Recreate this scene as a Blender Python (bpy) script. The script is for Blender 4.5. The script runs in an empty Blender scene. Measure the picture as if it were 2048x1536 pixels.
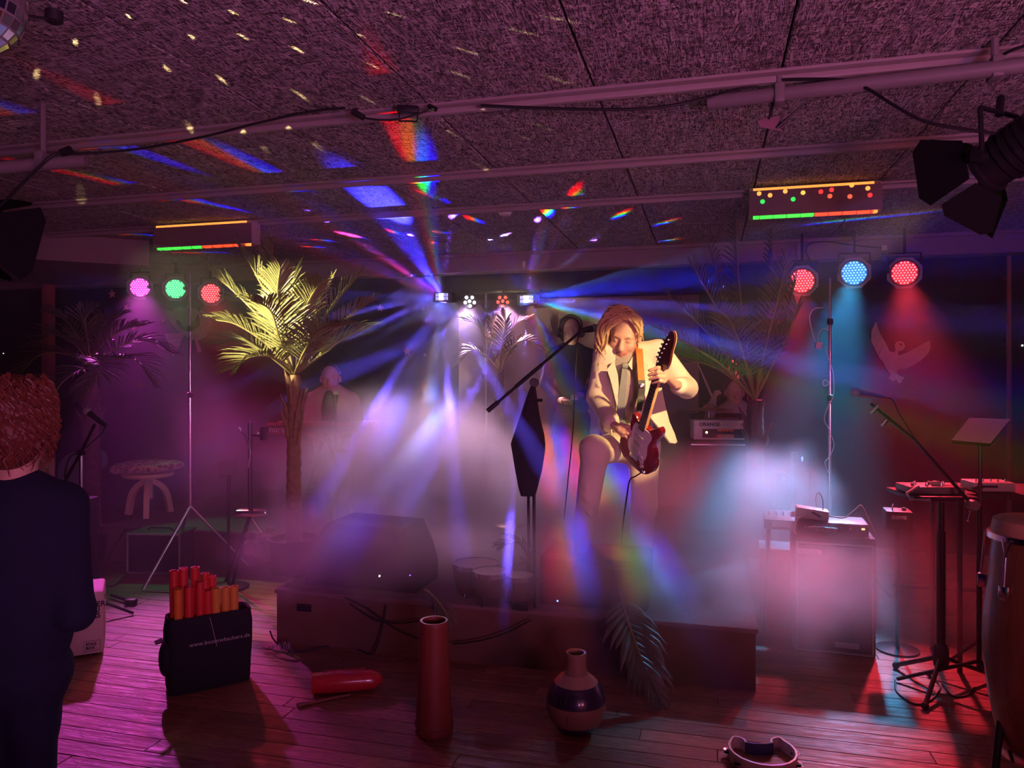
import bpy, bmesh, math, random
import numpy as np
from mathutils import Vector, Matrix, Quaternion

random.seed(11)
PI = math.pi
scene = bpy.context.scene
COL = scene.collection

# ---------------------------------------------------------------- camera
F = 1492.0            # focal length in pixels of the 2048 x 1536 frame
H = 1.5               # eye height
CX, CY = 1024.0, 750.0
TH = math.radians(14.86)      # the room is turned against the view
CT, ST = math.cos(TH), math.sin(TH)

cam_data = bpy.data.cameras.new('camera')
cam_data.sensor_width = 36.0
cam_data.lens = 36.0 * F / 2048.0
cam_data.shift_y = (CY - 768.0) / 2048.0
cam_data.clip_start = 0.05
cam = bpy.data.objects.new('camera', cam_data)
COL.objects.link(cam)
cam.location = (0, 0, H)
cam.rotation_euler = (PI / 2, 0, 0)
scene.camera = cam

# ---------------------------------------------------------------- world, exposure, cycles
world = bpy.data.worlds.new('world')
scene.world = world
world.use_nodes = True
world.node_tree.nodes['Background'].inputs[0].default_value = (0.10, 0.03, 0.09, 1)
world.node_tree.nodes['Background'].inputs[1].default_value = 0.02
vs = scene.view_settings
vs.view_transform = 'Standard'
vs.look = 'None'
vs.exposure = 0.0
vs.gamma = 1.0
vs.use_curve_mapping = False
cy = scene.cycles
cy.use_denoising = True
cy.use_adaptive_sampling = True
cy.adaptive_threshold = 0.2
cy.max_bounces = 4
cy.diffuse_bounces = 2
cy.glossy_bounces = 2
cy.transmission_bounces = 2
cy.volume_bounces = 1
cy.transparent_max_bounces = 48
cy.caustics_reflective = False
cy.caustics_refractive = False
cy.sample_clamp_indirect = 4.0
cy.use_light_tree = False
cy.volume_step_rate = 2.5
cy.volume_max_steps = 40

# ---------------------------------------------------------------- where things are
def P(px, py, d):
    """the point at distance d from the camera plane that the photograph shows at (px, py)"""
    return Vector(((px - CX) / F * d, d, H + (CY - py) / F * d))

def G(px, py, z=0.0):
    """the same, for a point that lies at height z"""
    return P(px, py, F * (H - z) / (py - CY))

def R(u, v, z=0.0):
    """room coordinates (u along the back wall, v into the room) to world"""
    return Vector((u * CT + v * ST, -u * ST + v * CT, z))

def PV(px, py, v):
    """the point on the room plane of depth v"""
    return P(px, py, v / ((px - CX) / F * ST + CT))

def UV(p):
    return (p.x * CT - p.y * ST, p.x * ST + p.y * CT)

# ---------------------------------------------------------------- materials
MATS = {}
def mat(name, col, rough=0.6, metal=0.0, var=0.12, scale=14.0, bump=0.0, bscale=None, spec=0.4,
        emit=None, estr=0.0, sheen=0.0, alpha=None, stretch=None, coat=0.0):
    if name in MATS:
        return MATS[name]
    m = bpy.data.materials.new(name)
    m.use_nodes = True
    nt = m.node_tree
    b = nt.nodes['Principled BSDF']
    b.inputs['Roughness'].default_value = rough
    b.inputs['Metallic'].default_value = metal
    b.inputs['Specular IOR Level'].default_value = spec
    b.inputs['Coat Weight'].default_value = coat
    if sheen:
        b.inputs['Sheen Weight'].default_value = sheen
    tc = nt.nodes.new('ShaderNodeTexCoord')
    src = tc.outputs['Object']
    if stretch:
        mp = nt.nodes.new('ShaderNodeMapping')
        mp.inputs['Scale'].default_value = stretch
        nt.links.new(src, mp.inputs['Vector'])
        src = mp.outputs['Vector']
    nz = nt.nodes.new('ShaderNodeTexNoise')
    nz.inputs['Scale'].default_value = scale
    nz.inputs['Detail'].default_value = 4.0
    nt.links.new(src, nz.inputs['Vector'])
    mx = nt.nodes.new('ShaderNodeMix')
    mx.data_type = 'RGBA'
    c = Vector(col[:3])
    mx.inputs[6].default_value = (*(c * (1 - var)), 1)
    mx.inputs[7].default_value = (*(c * (1 + var)), 1)
    nt.links.new(nz.outputs['Fac'], mx.inputs[0])
    nt.links.new(mx.outputs[2], b.inputs['Base Color'])
    if bump:
        nb = nz
        if bscale:
            nb = nt.nodes.new('ShaderNodeTexNoise')
            nb.inputs['Scale'].default_value = bscale
            nb.inputs['Detail'].default_value = 3.0
            nt.links.new(src, nb.inputs['Vector'])
        bp = nt.nodes.new('ShaderNodeBump')
        bp.inputs['Strength'].default_value = bump
        bp.inputs['Distance'].default_value = 0.01
        nt.links.new(nb.outputs['Fac'], bp.inputs['Height'])
        nt.links.new(bp.outputs['Normal'], b.inputs['Normal'])
    if emit:
        b.inputs['Emission Color'].default_value = (*emit, 1)
        b.inputs['Emission Strength'].default_value = estr
        m.cycles.emission_sampling = 'NONE'
    MATS[name] = m
    return m

# ---------------------------------------------------------------- lights
def look(o, target):
    d = Vector(target) - o.location
    o.rotation_euler = d.to_track_quat('-Z', 'Y').to_euler()

def spot(name, loc, target, col, power, angle=40, blend=0.6, radius=0.05, parent=None):
    ld = bpy.data.lights.new(name, 'SPOT')
    ld.color = col
    ld.energy = power
    ld.spot_size = math.radians(angle)
    ld.spot_blend = blend
    ld.shadow_soft_size = radius
    o = bpy.data.objects.new(name, ld)
    COL.objects.link(o)
    o.location = loc
    look(o, target)
    if parent is not None:
        bpy.context.view_layer.update()
        o.parent = parent
        o.matrix_parent_inverse = parent.matrix_world.inverted()
    return o

def beam_lamp(name, loc, beams, strength, radius=0.012):
    """a point lamp behind a plate of lenses: it shines only in narrow beams.
    beams: (target or None, direction, half angle in degrees, (r, g, b), split in degrees)"""
    ld = bpy.data.lights.new(name, 'POINT')
    ld.energy = strength
    ld.shadow_soft_size = radius
    ld.use_nodes = True
    nt = ld.node_tree
    em = nt.nodes['Emission']
    tc = nt.nodes.new('ShaderNodeTexCoord')
    acc = None
    loc = Vector(loc)
    def lobe(d, half):
        dt = nt.nodes.new('ShaderNodeVectorMath'); dt.operation = 'DOT_PRODUCT'
        dt.inputs[1].default_value = d
        nt.links.new(tc.outputs['Normal'], dt.inputs[0])
        mr = nt.nodes.new('ShaderNodeMapRange')
        mr.interpolation_type = 'SMOOTHSTEP'
        mr.inputs['From Min'].default_value = math.cos(math.radians(half * 1.25))
        mr.inputs['From Max'].default_value = math.cos(math.radians(half * 0.6))
        nt.links.new(dt.outputs['Value'], mr.inputs['Value'])
        return mr
    for tgt, half, col, split in beams:
        d = (Vector(tgt) - loc).normalized()
        side = Vector((0, 0, 1)).cross(d)
        side = side.normalized() if side.length > 1e-4 else Vector((1, 0, 0))
        up = d.cross(side)
        cb = nt.nodes.new('ShaderNodeCombineXYZ')
        for i in range(3):
            if col[i] <= 0:
                continue
            if split < 0.45 and i > 0 and col[0] > 0:
                mr0 = first
            else:
                off = (i - 1) * math.radians(split if split >= 0.45 else 0.0)
                d2 = (d + side * off * 0.8 + up * off * 0.6).normalized()
                mr0 = lobe(d2, half)
            if i == 0:
                first = mr0
            sc = nt.nodes.new('ShaderNodeMath'); sc.operation = 'MULTIPLY'
            sc.inputs[1].default_value = col[i]
            nt.links.new(mr0.outputs['Result'], sc.inputs[0])
            nt.links.new(sc.outputs[0], cb.inputs[i])
        if acc is None:
            acc = cb.outputs[0]
        else:
            ad = nt.nodes.new('ShaderNodeVectorMath'); ad.operation = 'ADD'
            nt.links.new(acc, ad.inputs[0]); nt.links.new(cb.outputs[0], ad.inputs[1])
            acc = ad.outputs[0]
    nt.links.new(acc, em.inputs['Color'])
    em.inputs['Strength'].default_value = 1.0
    o = bpy.data.objects.new(name, ld)
    COL.objects.link(o)
    o.location = loc
    return o

# ---------------------------------------------------------------- mesh helpers
def frame(axis):
    a = Vector(axis).normalized()
    t = Vector((0, 0, 1)) if abs(a.z) < 0.9 else Vector((1, 0, 0))
    x = t.cross(a).normalized()
    return x, a.cross(x).normalized(), a

class MB:
    """collects shapes of one part; build() links them as one mesh object"""
    def __init__(self):
        self.v, self.f, self.m, self.cur = [], [], [], 0
    def mat(self, i):
        self.cur = i
        return self
    def add(self, vs, fs):
        n = len(self.v)
        self.v += [tuple(p) for p in vs]
        for f in fs:
            self.f.append(tuple(i + n for i in f)); self.m.append(self.cur)
        return self
    def box(self, c, s, rot=None, bev=0.0, taper=None):
        """box of size s about c, edges chamfered by bev"""
        c = Vector(c); hx, hy, hz = s[0] / 2, s[1] / 2, s[2] / 2
        bm = bmesh.new()
        bmesh.ops.create_cube(bm, size=1)
        for v in bm.verts:
            tx = 1.0
            if taper and v.co.z > 0:
                v.co.x *= taper[0]; v.co.y *= taper[1]
            v.co = Vector((v.co.x * 2 * hx, v.co.y * 2 * hy, v.co.z * 2 * hz))
        if bev > 0:
            bmesh.ops.bevel(bm, geom=list(bm.edges), offset=min(bev, min(s) * 0.45), segments=2, affect='EDGES', profile=0.5)
        bm.verts.index_update()
        vs = []
        for v in bm.verts:
            p = v.co.copy()
            if rot is not None:
                p = rot @ p
            vs.append(p + c)
        self.add(vs, [[v.index for v in f.verts] for f in bm.faces])
        bm.free()
        return self
    def tube(self, pts, r, n=8, cap=True, closed=False):
        pts = [Vector(p) for p in pts]
        k = len(pts)
        rs = list(r) if hasattr(r, '__len__') else [r] * k
        vs, fs = [], []
        x = None
        for i, p in enumerate(pts):
            if closed:
                t = pts[(i + 1) % k] - pts[i - 1]
            else:
                t = pts[min(i + 1, k - 1)] - pts[max(i - 1, 0)]
            t = t.normalized() if t.length > 1e-9 else Vector((0, 0, 1))
            if x is None:
                x, y, _ = frame(t)
            else:
                x = x - t * x.dot(t)
                x = x.normalized() if x.length > 1e-6 else frame(t)[0]
                y = t.cross(x)
            for j in range(n):
                a = 2 * PI * j / n
                vs.append(p + (x * math.cos(a) + y * math.sin(a)) * rs[i])
        for i in range(k if closed else k - 1):
            i2 = (i + 1) % k
            for j in range(n):
                j2 = (j + 1) % n
                fs.append((i * n + j, i * n + j2, i2 * n + j2, i2 * n + j))
        if cap and not closed:
            fs.append(tuple(range(n - 1, -1, -1)))
            fs.append(tuple((k - 1) * n + j for j in range(n)))
        return self.add(vs, fs)
    def bar(self, a, b, r, n=8, r2=None):
        return self.tube([a, b], [r, r if r2 is None else r2], n)
    def lathe(self, prof, n=24, c=(0, 0, 0), axis=(0, 0, 1), cap=True):
        """profile of (radius, height) turned about axis through c"""
        x, y, a = frame(axis)
        if Vector(axis).normalized().z > 0.999:
            x, y = Vector((1, 0, 0)), Vector((0, 1, 0))
        c = Vector(c)
        vs, fs = [], []
        for (r, h) in prof:
            for j in range(n):
                t = 2 * PI * j / n
                vs.append(c + a * h + (x * math.cos(t) + y * math.sin(t)) * max(r, 1e-5))
        for i in range(len(prof) - 1):
            for j in range(n):
                j2 = (j + 1) % n
                fs.append((i * n + j, i * n + j2, (i + 1) * n + j2, (i + 1) * n + j))
        if cap:
            fs.append(tuple(range(n - 1, -1, -1)))
            fs.append(tuple((len(prof) - 1) * n + j for j in range(n)))
        return self.add(vs, fs)
    def prism(self, poly, depth, org=(0, 0, 0), ex=(1, 0, 0), ey=(0, 0, 1)):
        """outline in the plane of ex, ey extruded by depth along ex x ey"""
        ex, ey, org = Vector(ex), Vector(ey), Vector(org)
        nrm = ex.cross(ey).normalized() * depth
        k = len(poly)
        a = [org + ex * p[0] + ey * p[1] for p in poly]
        vs = a + [p + nrm for p in a]
        fs = [tuple(range(k - 1, -1, -1)), tuple(range(k, 2 * k))]
        fs += [(i, (i + 1) % k, k + (i + 1) % k, k + i) for i in range(k)]
        return self.add(vs, fs)
    def ball(self, c, r, n=12, sq=(1, 1, 1)):
        vs, fs = [], []
        c = Vector(c)
        m = n // 2
        for i in range(m + 1):
            th = PI * i / m
            for j in range(n):
                ph = 2 * PI * j / n
                rr = max(math.sin(th), 1e-4)
                vs.append(c + Vector((r * rr * math.cos(ph) * sq[0], r * rr * math.sin(ph) * sq[1], r * math.cos(th) * sq[2])))
        for i in range(m):
            for j in range(n):
                j2 = (j + 1) % n
                fs.append((i * n + j, (i + 1) * n + j, (i + 1) * n + j2, i * n + j2))
        return self.add(vs, fs)
    def mesh(self, name, mats, smooth=None):
        me = bpy.data.meshes.new(name)
        me.from_pydata(self.v, [], self.f)
        mats = mats if isinstance(mats, (list, tuple)) else [mats]
        for m in mats:
            me.materials.append(m)
        if len(mats) > 1:
            me.polygons.foreach_set('material_index', self.m)
        bm = bmesh.new(); bm.from_mesh(me)
        bmesh.ops.recalc_face_normals(bm, faces=bm.faces)
        bm.to_mesh(me); bm.free()
        if smooth is not None:
            me.polygons.foreach_set('use_smooth', [True] * len(me.polygons))
            me.set_sharp_from_angle(angle=math.radians(smooth))
        return me
    def build(self, name, mats, parent=None, smooth=40, loc=None, rz=None):
        return put(name, self.mesh(name, mats, smooth), parent, loc, rz)

def put(name, me, parent=None, loc=None, rz=None):
    o = bpy.data.objects.new(name, me)
    COL.objects.link(o)
    if loc is not None:
        o.location = loc
    if rz is not None:
        o.rotation_euler = (0, 0, rz)
    if parent is not None:
        o.parent = parent
    return o

def tag(o, label=None, cat=None, group=None, kind=None):
    if label: o['label'] = label
    if cat: o['category'] = cat
    if group: o['group'] = group
    if kind: o['kind'] = kind
    return o

def thing(name, label, cat, loc=(0, 0, 0), rz=0.0, group=None):
    o = bpy.data.objects.new(name, None)
    o.empty_display_size = 0.1
    COL.objects.link(o)
    o.location = loc
    o.rotation_euler = (0, 0, rz)
    return tag(o, label, cat, group)

def struct(name, me, parent=None, label=None, loc=None, rz=None):
    o = put(name, me, parent, loc, rz)
    if parent is None:
        o['kind'] = 'structure'
        if label:
            o['label'] = label
    return o

def copy_tree(o, parent=None):
    c = o.copy()
    COL.objects.link(c)
    c.parent = parent
    for ch in list(o.children):
        copy_tree(ch, c)
    return c

def curve(pts, n=6):
    """Catmull-Rom through the points"""
    pts = [Vector(p) for p in pts]
    q = [pts[0] * 2 - pts[1]] + pts + [pts[-1] * 2 - pts[-2]]
    out = []
    for i in range(1, len(q) - 2):
        for k in range(n):
            t = k / n
            a, b, c, d = q[i - 1], q[i], q[i + 1], q[i + 2]
            out.append(0.5 * ((2 * b) + (c - a) * t + (2 * a - 5 * b + 4 * c - d) * t * t + (3 * b - a - 3 * c + d) * t ** 3))
    out.append(pts[-1])
    return out

def text_mesh(name, body, size, m, depth=0.0015, align='LEFT', shear=0.0, bold=0.0, space=1.0):
    cu = bpy.data.curves.new(name, 'FONT')
    cu.body = body
    cu.size = size
    cu.extrude = depth
    cu.align_x = align
    cu.shear = shear
    cu.offset = bold
    cu.space_character = space
    cu.resolution_u = 3
    t = bpy.data.objects.new(name, cu)
    COL.objects.link(t)
    dg = bpy.context.evaluated_depsgraph_get()
    me = bpy.data.meshes.new_from_object(t.evaluated_get(dg))
    bpy.data.objects.remove(t)
    me.name = name
    me.materials.clear()
    me.materials.append(m)
    return me

def basis(ex, ez, org=(0, 0, 0)):
    """matrix whose local x is ex, local z (out of the page of a text) is ez"""
    ex, ez = Vector(ex).normalized(), Vector(ez).normalized()
    ey = ez.cross(ex).normalized()
    ex = ey.cross(ez).normalized()
    M = Matrix((ex, ey, ez)).transposed().to_4x4()
    M.translation = Vector(org)
    return M

# ---------------------------------------------------------------- bodies from distance fields
class Field:
    """a smooth union of tapered limbs and ellipsoids, turned into one continuous surface"""
    def __init__(self, res):
        self.res, self.p = res, []
    def limb(self, a, b, ra, rb, k=0.02, m=0, sub=False):
        self.p.append(('c', (Vector(a), Vector(b), ra, rb), k, m, sub)); return self
    def chain(self, pts, rs, k=0.02, m=0):
        for i in range(len(pts) - 1):
            self.limb(pts[i], pts[i + 1], rs[i], rs[i + 1], k, m)
        return self
    def egg(self, c, r, rot=None, k=0.02, m=0, sub=False):
        self.p.append(('e', (Vector(c), Vector(r), rot or Matrix.Identity(3)), k, m, sub)); return self
    def block(self, c, s, rot=None, rad=0.01, k=0.01, m=0, sub=False):
        self.p.append(('b', (Vector(c), Vector(s) * 0.5, rot or Matrix.Identity(3), rad), k, m, sub)); return self
    @staticmethod
    def dist(kind, g, X):
        if kind == 'c':
            a, b, ra, rb = g
            a = np.array(a, np.float32); ab = np.array(b, np.float32) - a
            q = X - a
            t = np.clip(q @ ab / max(float(ab @ ab), 1e-9), 0, 1)
            q -= t[:, None] * ab
            return np.sqrt((q * q).sum(1)) - (ra + (rb - ra) * t)
        c, s, rot = g[0], g[1], g[2]
        q = (X - np.array(c, np.float32)) @ np.array(rot, np.float32)
        s = np.array(s, np.float32)
        if kind == 'e':
            k0 = np.sqrt(((q / s) ** 2).sum(1)); k1 = np.sqrt(((q / (s * s)) ** 2).sum(1)) + 1e-9
            return k0 * (k0 - 1) / k1
        q = np.abs(q) - (s - g[3])
        return np.sqrt((np.maximum(q, 0) ** 2).sum(1)) + np.minimum(q.max(1), 0) - g[3]
    def reach(self, kind, g):
        if kind == 'c':
            r = max(g[2], g[3]); a, b = np.array(g[0]), np.array(g[1])
            return np.minimum(a, b) - r, np.maximum(a, b) + r
        r = g[1].length if kind == 'b' else max(g[1])
        return np.array(g[0]) - r, np.array(g[0]) + r
    def mesh(self, name, mats, smooth_it=1):
        h = self.res
        los, his = zip(*[self.reach(k, g) for k, g, _, _, sub in self.p if not sub])
        lo = np.min(los, 0) - 3 * h; hi = np.max(his, 0) + 3 * h
        n = np.ceil((hi - lo) / h).astype(int) + 1
        D = np.full(n, 1.0, np.float32)
        for kind, g, k, m, sub in self.p:
            a, b = self.reach(kind, g)
            i0 = np.clip(np.floor((a - lo) / h - k / h - 3).astype(int), 0, n - 1)
            i1 = np.clip(np.ceil((b - lo) / h + k / h + 3).astype(int) + 1, 1, n)
            ax = [lo[j] + h * np.arange(i0[j], i1[j]) for j in range(3)]
            X = np.stack(np.meshgrid(*ax, indexing='ij'), -1).reshape(-1, 3).astype(np.float32)
            d = self.dist(kind, g, X).reshape([i1[j] - i0[j] for j in range(3)])
            sl = tuple(slice(i0[j], i1[j]) for j in range(3))
            A = D[sl]
            if sub:
                d = -d
                hh = np.maximum(k - np.abs(A - d), 0) / k if k > 0 else 0
                D[sl] = np.maximum(A, d) + hh * hh * k * 0.25
            else:
                hh = np.maximum(k - np.abs(A - d), 0) / k if k > 0 else 0
                D[sl] = np.minimum(A, d) - hh * hh * k * 0.25
        S = D < 0
        c = [n[j] - 1 for j in range(3)]
        cnt = np.zeros(c, np.int8); pos = np.zeros(c + [3], np.float32); ne = np.zeros(c, np.float32)
        def cor(A, o):
            return A[o[0]:o[0] + c[0], o[1]:o[1] + c[1], o[2]:o[2] + c[2]]
        for o in [(i, j, k) for i in (0, 1) for j in (0, 1) for k in (0, 1)]:
            cnt += cor(S, o)
        act = (cnt > 0) & (cnt < 8)
        for ax in range(3):
            oth = [j for j in range(3) if j != ax]
            for p in (0, 1):
                for q in (0, 1):
                    o = [0, 0, 0]; o[oth[0]] = p; o[oth[1]] = q
                    o2 = list(o); o2[ax] = 1
                    A, B = cor(D, o), cor(D, o2)
                    cr = (cor(S, o) != cor(S, o2)) & act
                    t = np.where(cr, A / np.where(np.abs(A - B) < 1e-9, 1, A - B), 0)
                    e = np.zeros(3, np.float32); e[oth[0]] = p; e[oth[1]] = q
                    pos[..., oth[0]] += cr * p; pos[..., oth[1]] += cr * q; pos[..., ax] += cr * t
                    ne += cr
        idx = -np.ones(c, np.int64)
        w = np.argwhere(act)
        idx[act] = np.arange(len(w))
        V = (w + pos[act] / ne[act][:, None]) * h + lo
        Q = []
        for ax in range(3):
            u, v = (ax + 1) % 3, (ax + 2) % 3
            sh = [slice(1, c[j]) for j in range(3)]; sh[ax] = slice(0, c[ax])
            s0 = [slice(1, c[j]) for j in range(3)]; s0[ax] = slice(0, c[ax])
            s1 = list(s0); s1[ax] = slice(1, c[ax] + 1)
            A, B = S[tuple(s0)], S[tuple(s1)]
            ed = np.argwhere(A != B)
            if not len(ed):
                continue
            flip = A[A != B]
            base = ed.copy()
            base[:, u] += 1; base[:, v] += 1
            eu = np.zeros(3, int); eu[u] = 1
            ev = np.zeros(3, int); ev[v] = 1
            g = lambda B_: idx[B_[:, 0], B_[:, 1], B_[:, 2]]
            q = np.stack([g(base - eu - ev), g(base - ev), g(base), g(base - eu)], 1)
            q[~flip] = q[~flip][:, ::-1]
            Q.append(q)
        Q = np.concatenate(Q)
        for _ in range(smooth_it):
            acc = np.zeros_like(V); dn = np.zeros(len(V))
            for i in range(4):
                np.add.at(acc, Q[:, i], V[Q[:, (i + 1) % 4]]); np.add.at(dn, Q[:, i], 1)
                np.add.at(acc, Q[:, i], V[Q[:, i - 1]]); np.add.at(dn, Q[:, i], 1)
            V = V * 0.5 + 0.5 * acc / np.maximum(dn, 1)[:, None]
        me = bpy.data.meshes.new(name)
        me.from_pydata(V.tolist(), [], Q.tolist())
        mats = mats if isinstance(mats, (list, tuple)) else [mats]
        for m in mats:
            me.materials.append(m)
        if len(mats) > 1:
            X = V[Q].mean(1).astype(np.float32)
            best = np.full(len(X), 9e9, np.float32); ids = np.zeros(len(X), int)
            for kind, g, k, m, sub in self.p:
                if sub:
                    continue
                d = self.dist(kind, g, X)
                s = d < best
                best[s] = d[s]; ids[s] = m
            me.polygons.foreach_set('material_index', ids.tolist())
        me.polygons.foreach_set('use_smooth', [True] * len(me.polygons))
        me.update()
        return me

# ---------------------------------------------------------------- room materials
def wood_floor_mat():
    m = bpy.data.materials.new('floor_wood'); m.use_nodes = True
    nt = m.node_tree; b = nt.nodes['Principled BSDF']
    tc = nt.nodes.new('ShaderNodeTexCoord'); oi = nt.nodes.new('ShaderNodeObjectInfo')
    ad = nt.nodes.new('ShaderNodeVectorMath'); ad.operation = 'ADD'
    sc = nt.nodes.new('ShaderNodeVectorMath'); sc.operation = 'SCALE'; sc.inputs[0].default_value = (31, 17, 5)
    nt.links.new(oi.outputs['Random'], sc.inputs['Scale'])
    nt.links.new(tc.outputs['Object'], ad.inputs[0]); nt.links.new(sc.outputs[0], ad.inputs[1])
    mp = nt.nodes.new('ShaderNodeMapping'); mp.inputs['Scale'].default_value = (1.6, 16, 16)
    nt.links.new(ad.outputs[0], mp.inputs['Vector'])
    nz = nt.nodes.new('ShaderNodeTexNoise'); nz.inputs['Scale'].default_value = 2.2; nz.inputs['Detail'].default_value = 5
    nz.inputs['Distortion'].default_value = 1.2
    nt.links.new(mp.outputs[0], nz.inputs['Vector'])
    wv = nt.nodes.new('ShaderNodeMath'); wv.operation = 'PINGPONG'; wv.inputs[1].default_value = 0.09
    nt.links.new(nz.outputs['Fac'], wv.inputs[0])
    rp = nt.nodes.new('ShaderNodeMapRange'); rp.inputs['From Max'].default_value = 0.09
    nt.links.new(wv.outputs[0], rp.inputs['Value'])
    mx = nt.nodes.new('ShaderNodeMix'); mx.data_type = 'RGBA'
    mx.inputs[6].default_value = (0.20, 0.075, 0.045, 1); mx.inputs[7].default_value = (0.36, 0.15, 0.085, 1)
    nt.links.new(rp.outputs[0], mx.inputs[0])
    hs = nt.nodes.new('ShaderNodeHueSaturation')
    vr = nt.nodes.new('ShaderNodeMapRange'); vr.inputs['To Min'].default_value = 0.72; vr.inputs['To Max'].default_value = 1.2
    nt.links.new(oi.outputs['Random'], vr.inputs['Value']); nt.links.new(vr.outputs[0], hs.inputs['Value'])
    nt.links.new(mx.outputs[2], hs.inputs['Color']); nt.links.new(hs.outputs[0], b.inputs['Base Color'])
    b.inputs['Roughness'].default_value = 0.42
    b.inputs['Specular IOR Level'].default_value = 0.4
    bp = nt.nodes.new('ShaderNodeBump'); bp.inputs['Strength'].default_value = 0.35; bp.inputs['Distance'].default_value = 0.004
    nt.links.new(rp.outputs[0], bp.inputs['Height']); nt.links.new(bp.outputs[0], b.inputs['Normal'])
    return m

def wood_wool_mat():
    """cement-bonded wood wool: a felt of curled strands"""
    m = bpy.data.materials.new('wood_wool'); m.use_nodes = True
    nt = m.node_tree; b = nt.nodes['Principled BSDF']
    tc = nt.nodes.new('ShaderNodeTexCoord'); oi = nt.nodes.new('ShaderNodeObjectInfo')
    ad = nt.nodes.new('ShaderNodeVectorMath'); ad.operation = 'ADD'
    sc = nt.nodes.new('ShaderNodeVectorMath'); sc.operation = 'SCALE'; sc.inputs[0].default_value = (13, 29, 3)
    nt.links.new(oi.outputs['Random'], sc.inputs['Scale'])
    nt.links.new(tc.outputs['Object'], ad.inputs[0]); nt.links.new(sc.outputs[0], ad.inputs[1])
    res = None
    for k, (s, st) in enumerate([(34, (1, 0.13, 1)), (34, (0.13, 1, 1)), (30, (1, 0.2, 1))]):
        mp = nt.nodes.new('ShaderNodeMapping'); mp.inputs['Scale'].default_value = st
        mp.inputs['Rotation'].default_value = (0, 0, 0.6 + k * 0.8)
        nt.links.new(ad.outputs[0], mp.inputs['Vector'])
        nz = nt.nodes.new('ShaderNodeTexNoise'); nz.inputs['Scale'].default_value = s; nz.inputs['Detail'].default_value = 1.5
        nz.inputs['Distortion'].default_value = 1.6
        nt.links.new(mp.outputs[0], nz.inputs['Vector'])
        pg = nt.nodes.new('ShaderNodeMath'); pg.operation = 'PINGPONG'; pg.inputs[1].default_value = 0.07
        nt.links.new(nz.outputs['Fac'], pg.inputs[0])
        if res is None:
            res = pg.outputs[0]
        else:
            mn = nt.nodes.new('ShaderNodeMath'); mn.operation = 'ADD'
            nt.links.new(res, mn.inputs[0]); nt.links.new(pg.outputs[0], mn.inputs[1])
            res = mn.outputs[0]
    rp = nt.nodes.new('ShaderNodeMapRange'); rp.inputs['From Min'].default_value = 0.055; rp.inputs['From Max'].default_value = 0.135
    nt.links.new(res, rp.inputs['Value'])
    mx = nt.nodes.new('ShaderNodeMix'); mx.data_type = 'RGBA'
    mx.inputs[6].default_value = (0.08, 0.07, 0.07, 1); mx.inputs[7].default_value = (0.64, 0.58, 0.56, 1)
    nt.links.new(rp.outputs[0], mx.inputs[0]); nt.links.new(mx.outputs[2], b.inputs['Base Color'])
    b.inputs['Roughness'].default_value = 0.9; b.inputs['Specular IOR Level'].default_value = 0.1
    bp = nt.nodes.new('ShaderNodeBump'); bp.inputs['Strength'].default_value = 0.9; bp.inputs['Distance'].default_value = 0.008
    nt.links.new(rp.outputs[0], bp.inputs['Height']); nt.links.new(bp.outputs[0], b.inputs['Normal'])
    return m

M_FLOOR = wood_floor_mat()
M_WOOL = wood_wool_mat()
M_GAP = mat('dark_gap', (0.012, 0.010, 0.010), 0.9)
M_RAIL = mat('ceiling_rail_paint', (0.32, 0.28, 0.27), 0.55, var=0.08)
M_NAVY = mat('navy_wall_paint', (0.016, 0.018, 0.060), 0.85, var=0.15, scale=3)
M_SIDE = mat('side_wall_paint', (0.16, 0.12, 0.12), 0.85)
M_SOFFIT = mat('soffit_paint', (0.26, 0.20, 0.20), 0.8)
M_BLACK = mat('black_plastic', (0.016, 0.016, 0.018), 0.5)
M_BLACKM = mat('black_metal', (0.02, 0.02, 0.022), 0.35, metal=0.3)
M_CHROME = mat('chrome', (0.75, 0.75, 0.76), 0.18, metal=1.0, var=0.04)
M_STEEL = mat('brushed_steel', (0.5, 0.5, 0.5), 0.35, metal=1.0)
M_CABLE = mat('rubber_cable', (0.012, 0.012, 0.013), 0.55)
M_CREAM = mat('cream_plastic', (0.62, 0.58, 0.50), 0.5)
M_WHITE = mat('white_plastic', (0.72, 0.70, 0.68), 0.45)
M_GREYP = mat('grey_pipe_paint', (0.20, 0.18, 0.18), 0.5)
M_STAGE = mat('stage_board', (0.16, 0.085, 0.06), 0.75, var=0.25, scale=5)
M_CARPET = mat('stage_carpet', (0.20, 0.12, 0.12), 0.95, var=0.3, scale=60, bump=0.4)

RZ = -TH      # local x, y = room u, v
CEIL = 2.6
BEAMS = (2.87, 3.85, 4.68)
V_FASCIA, V_BACK = 6.46, 7.1

# ---------------------------------------------------------------- floor of planks
fl = MB()
fl.box(R(-2.7, -0.3, -0.04), (12.6, 4.6, 0.08), Matrix.Rotation(RZ, 3, 'Z'))
fl.box(R(-2.7, 4.55, -0.05), (12.6, 5.1, 0.075), Matrix.Rotation(RZ, 3, 'Z'))
fl.m = [0] * 6 + [1] * 6
floor = struct('floor', fl.mesh('floor', [M_FLOOR, M_GAP]), label='brown wooden plank floor')

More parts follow.
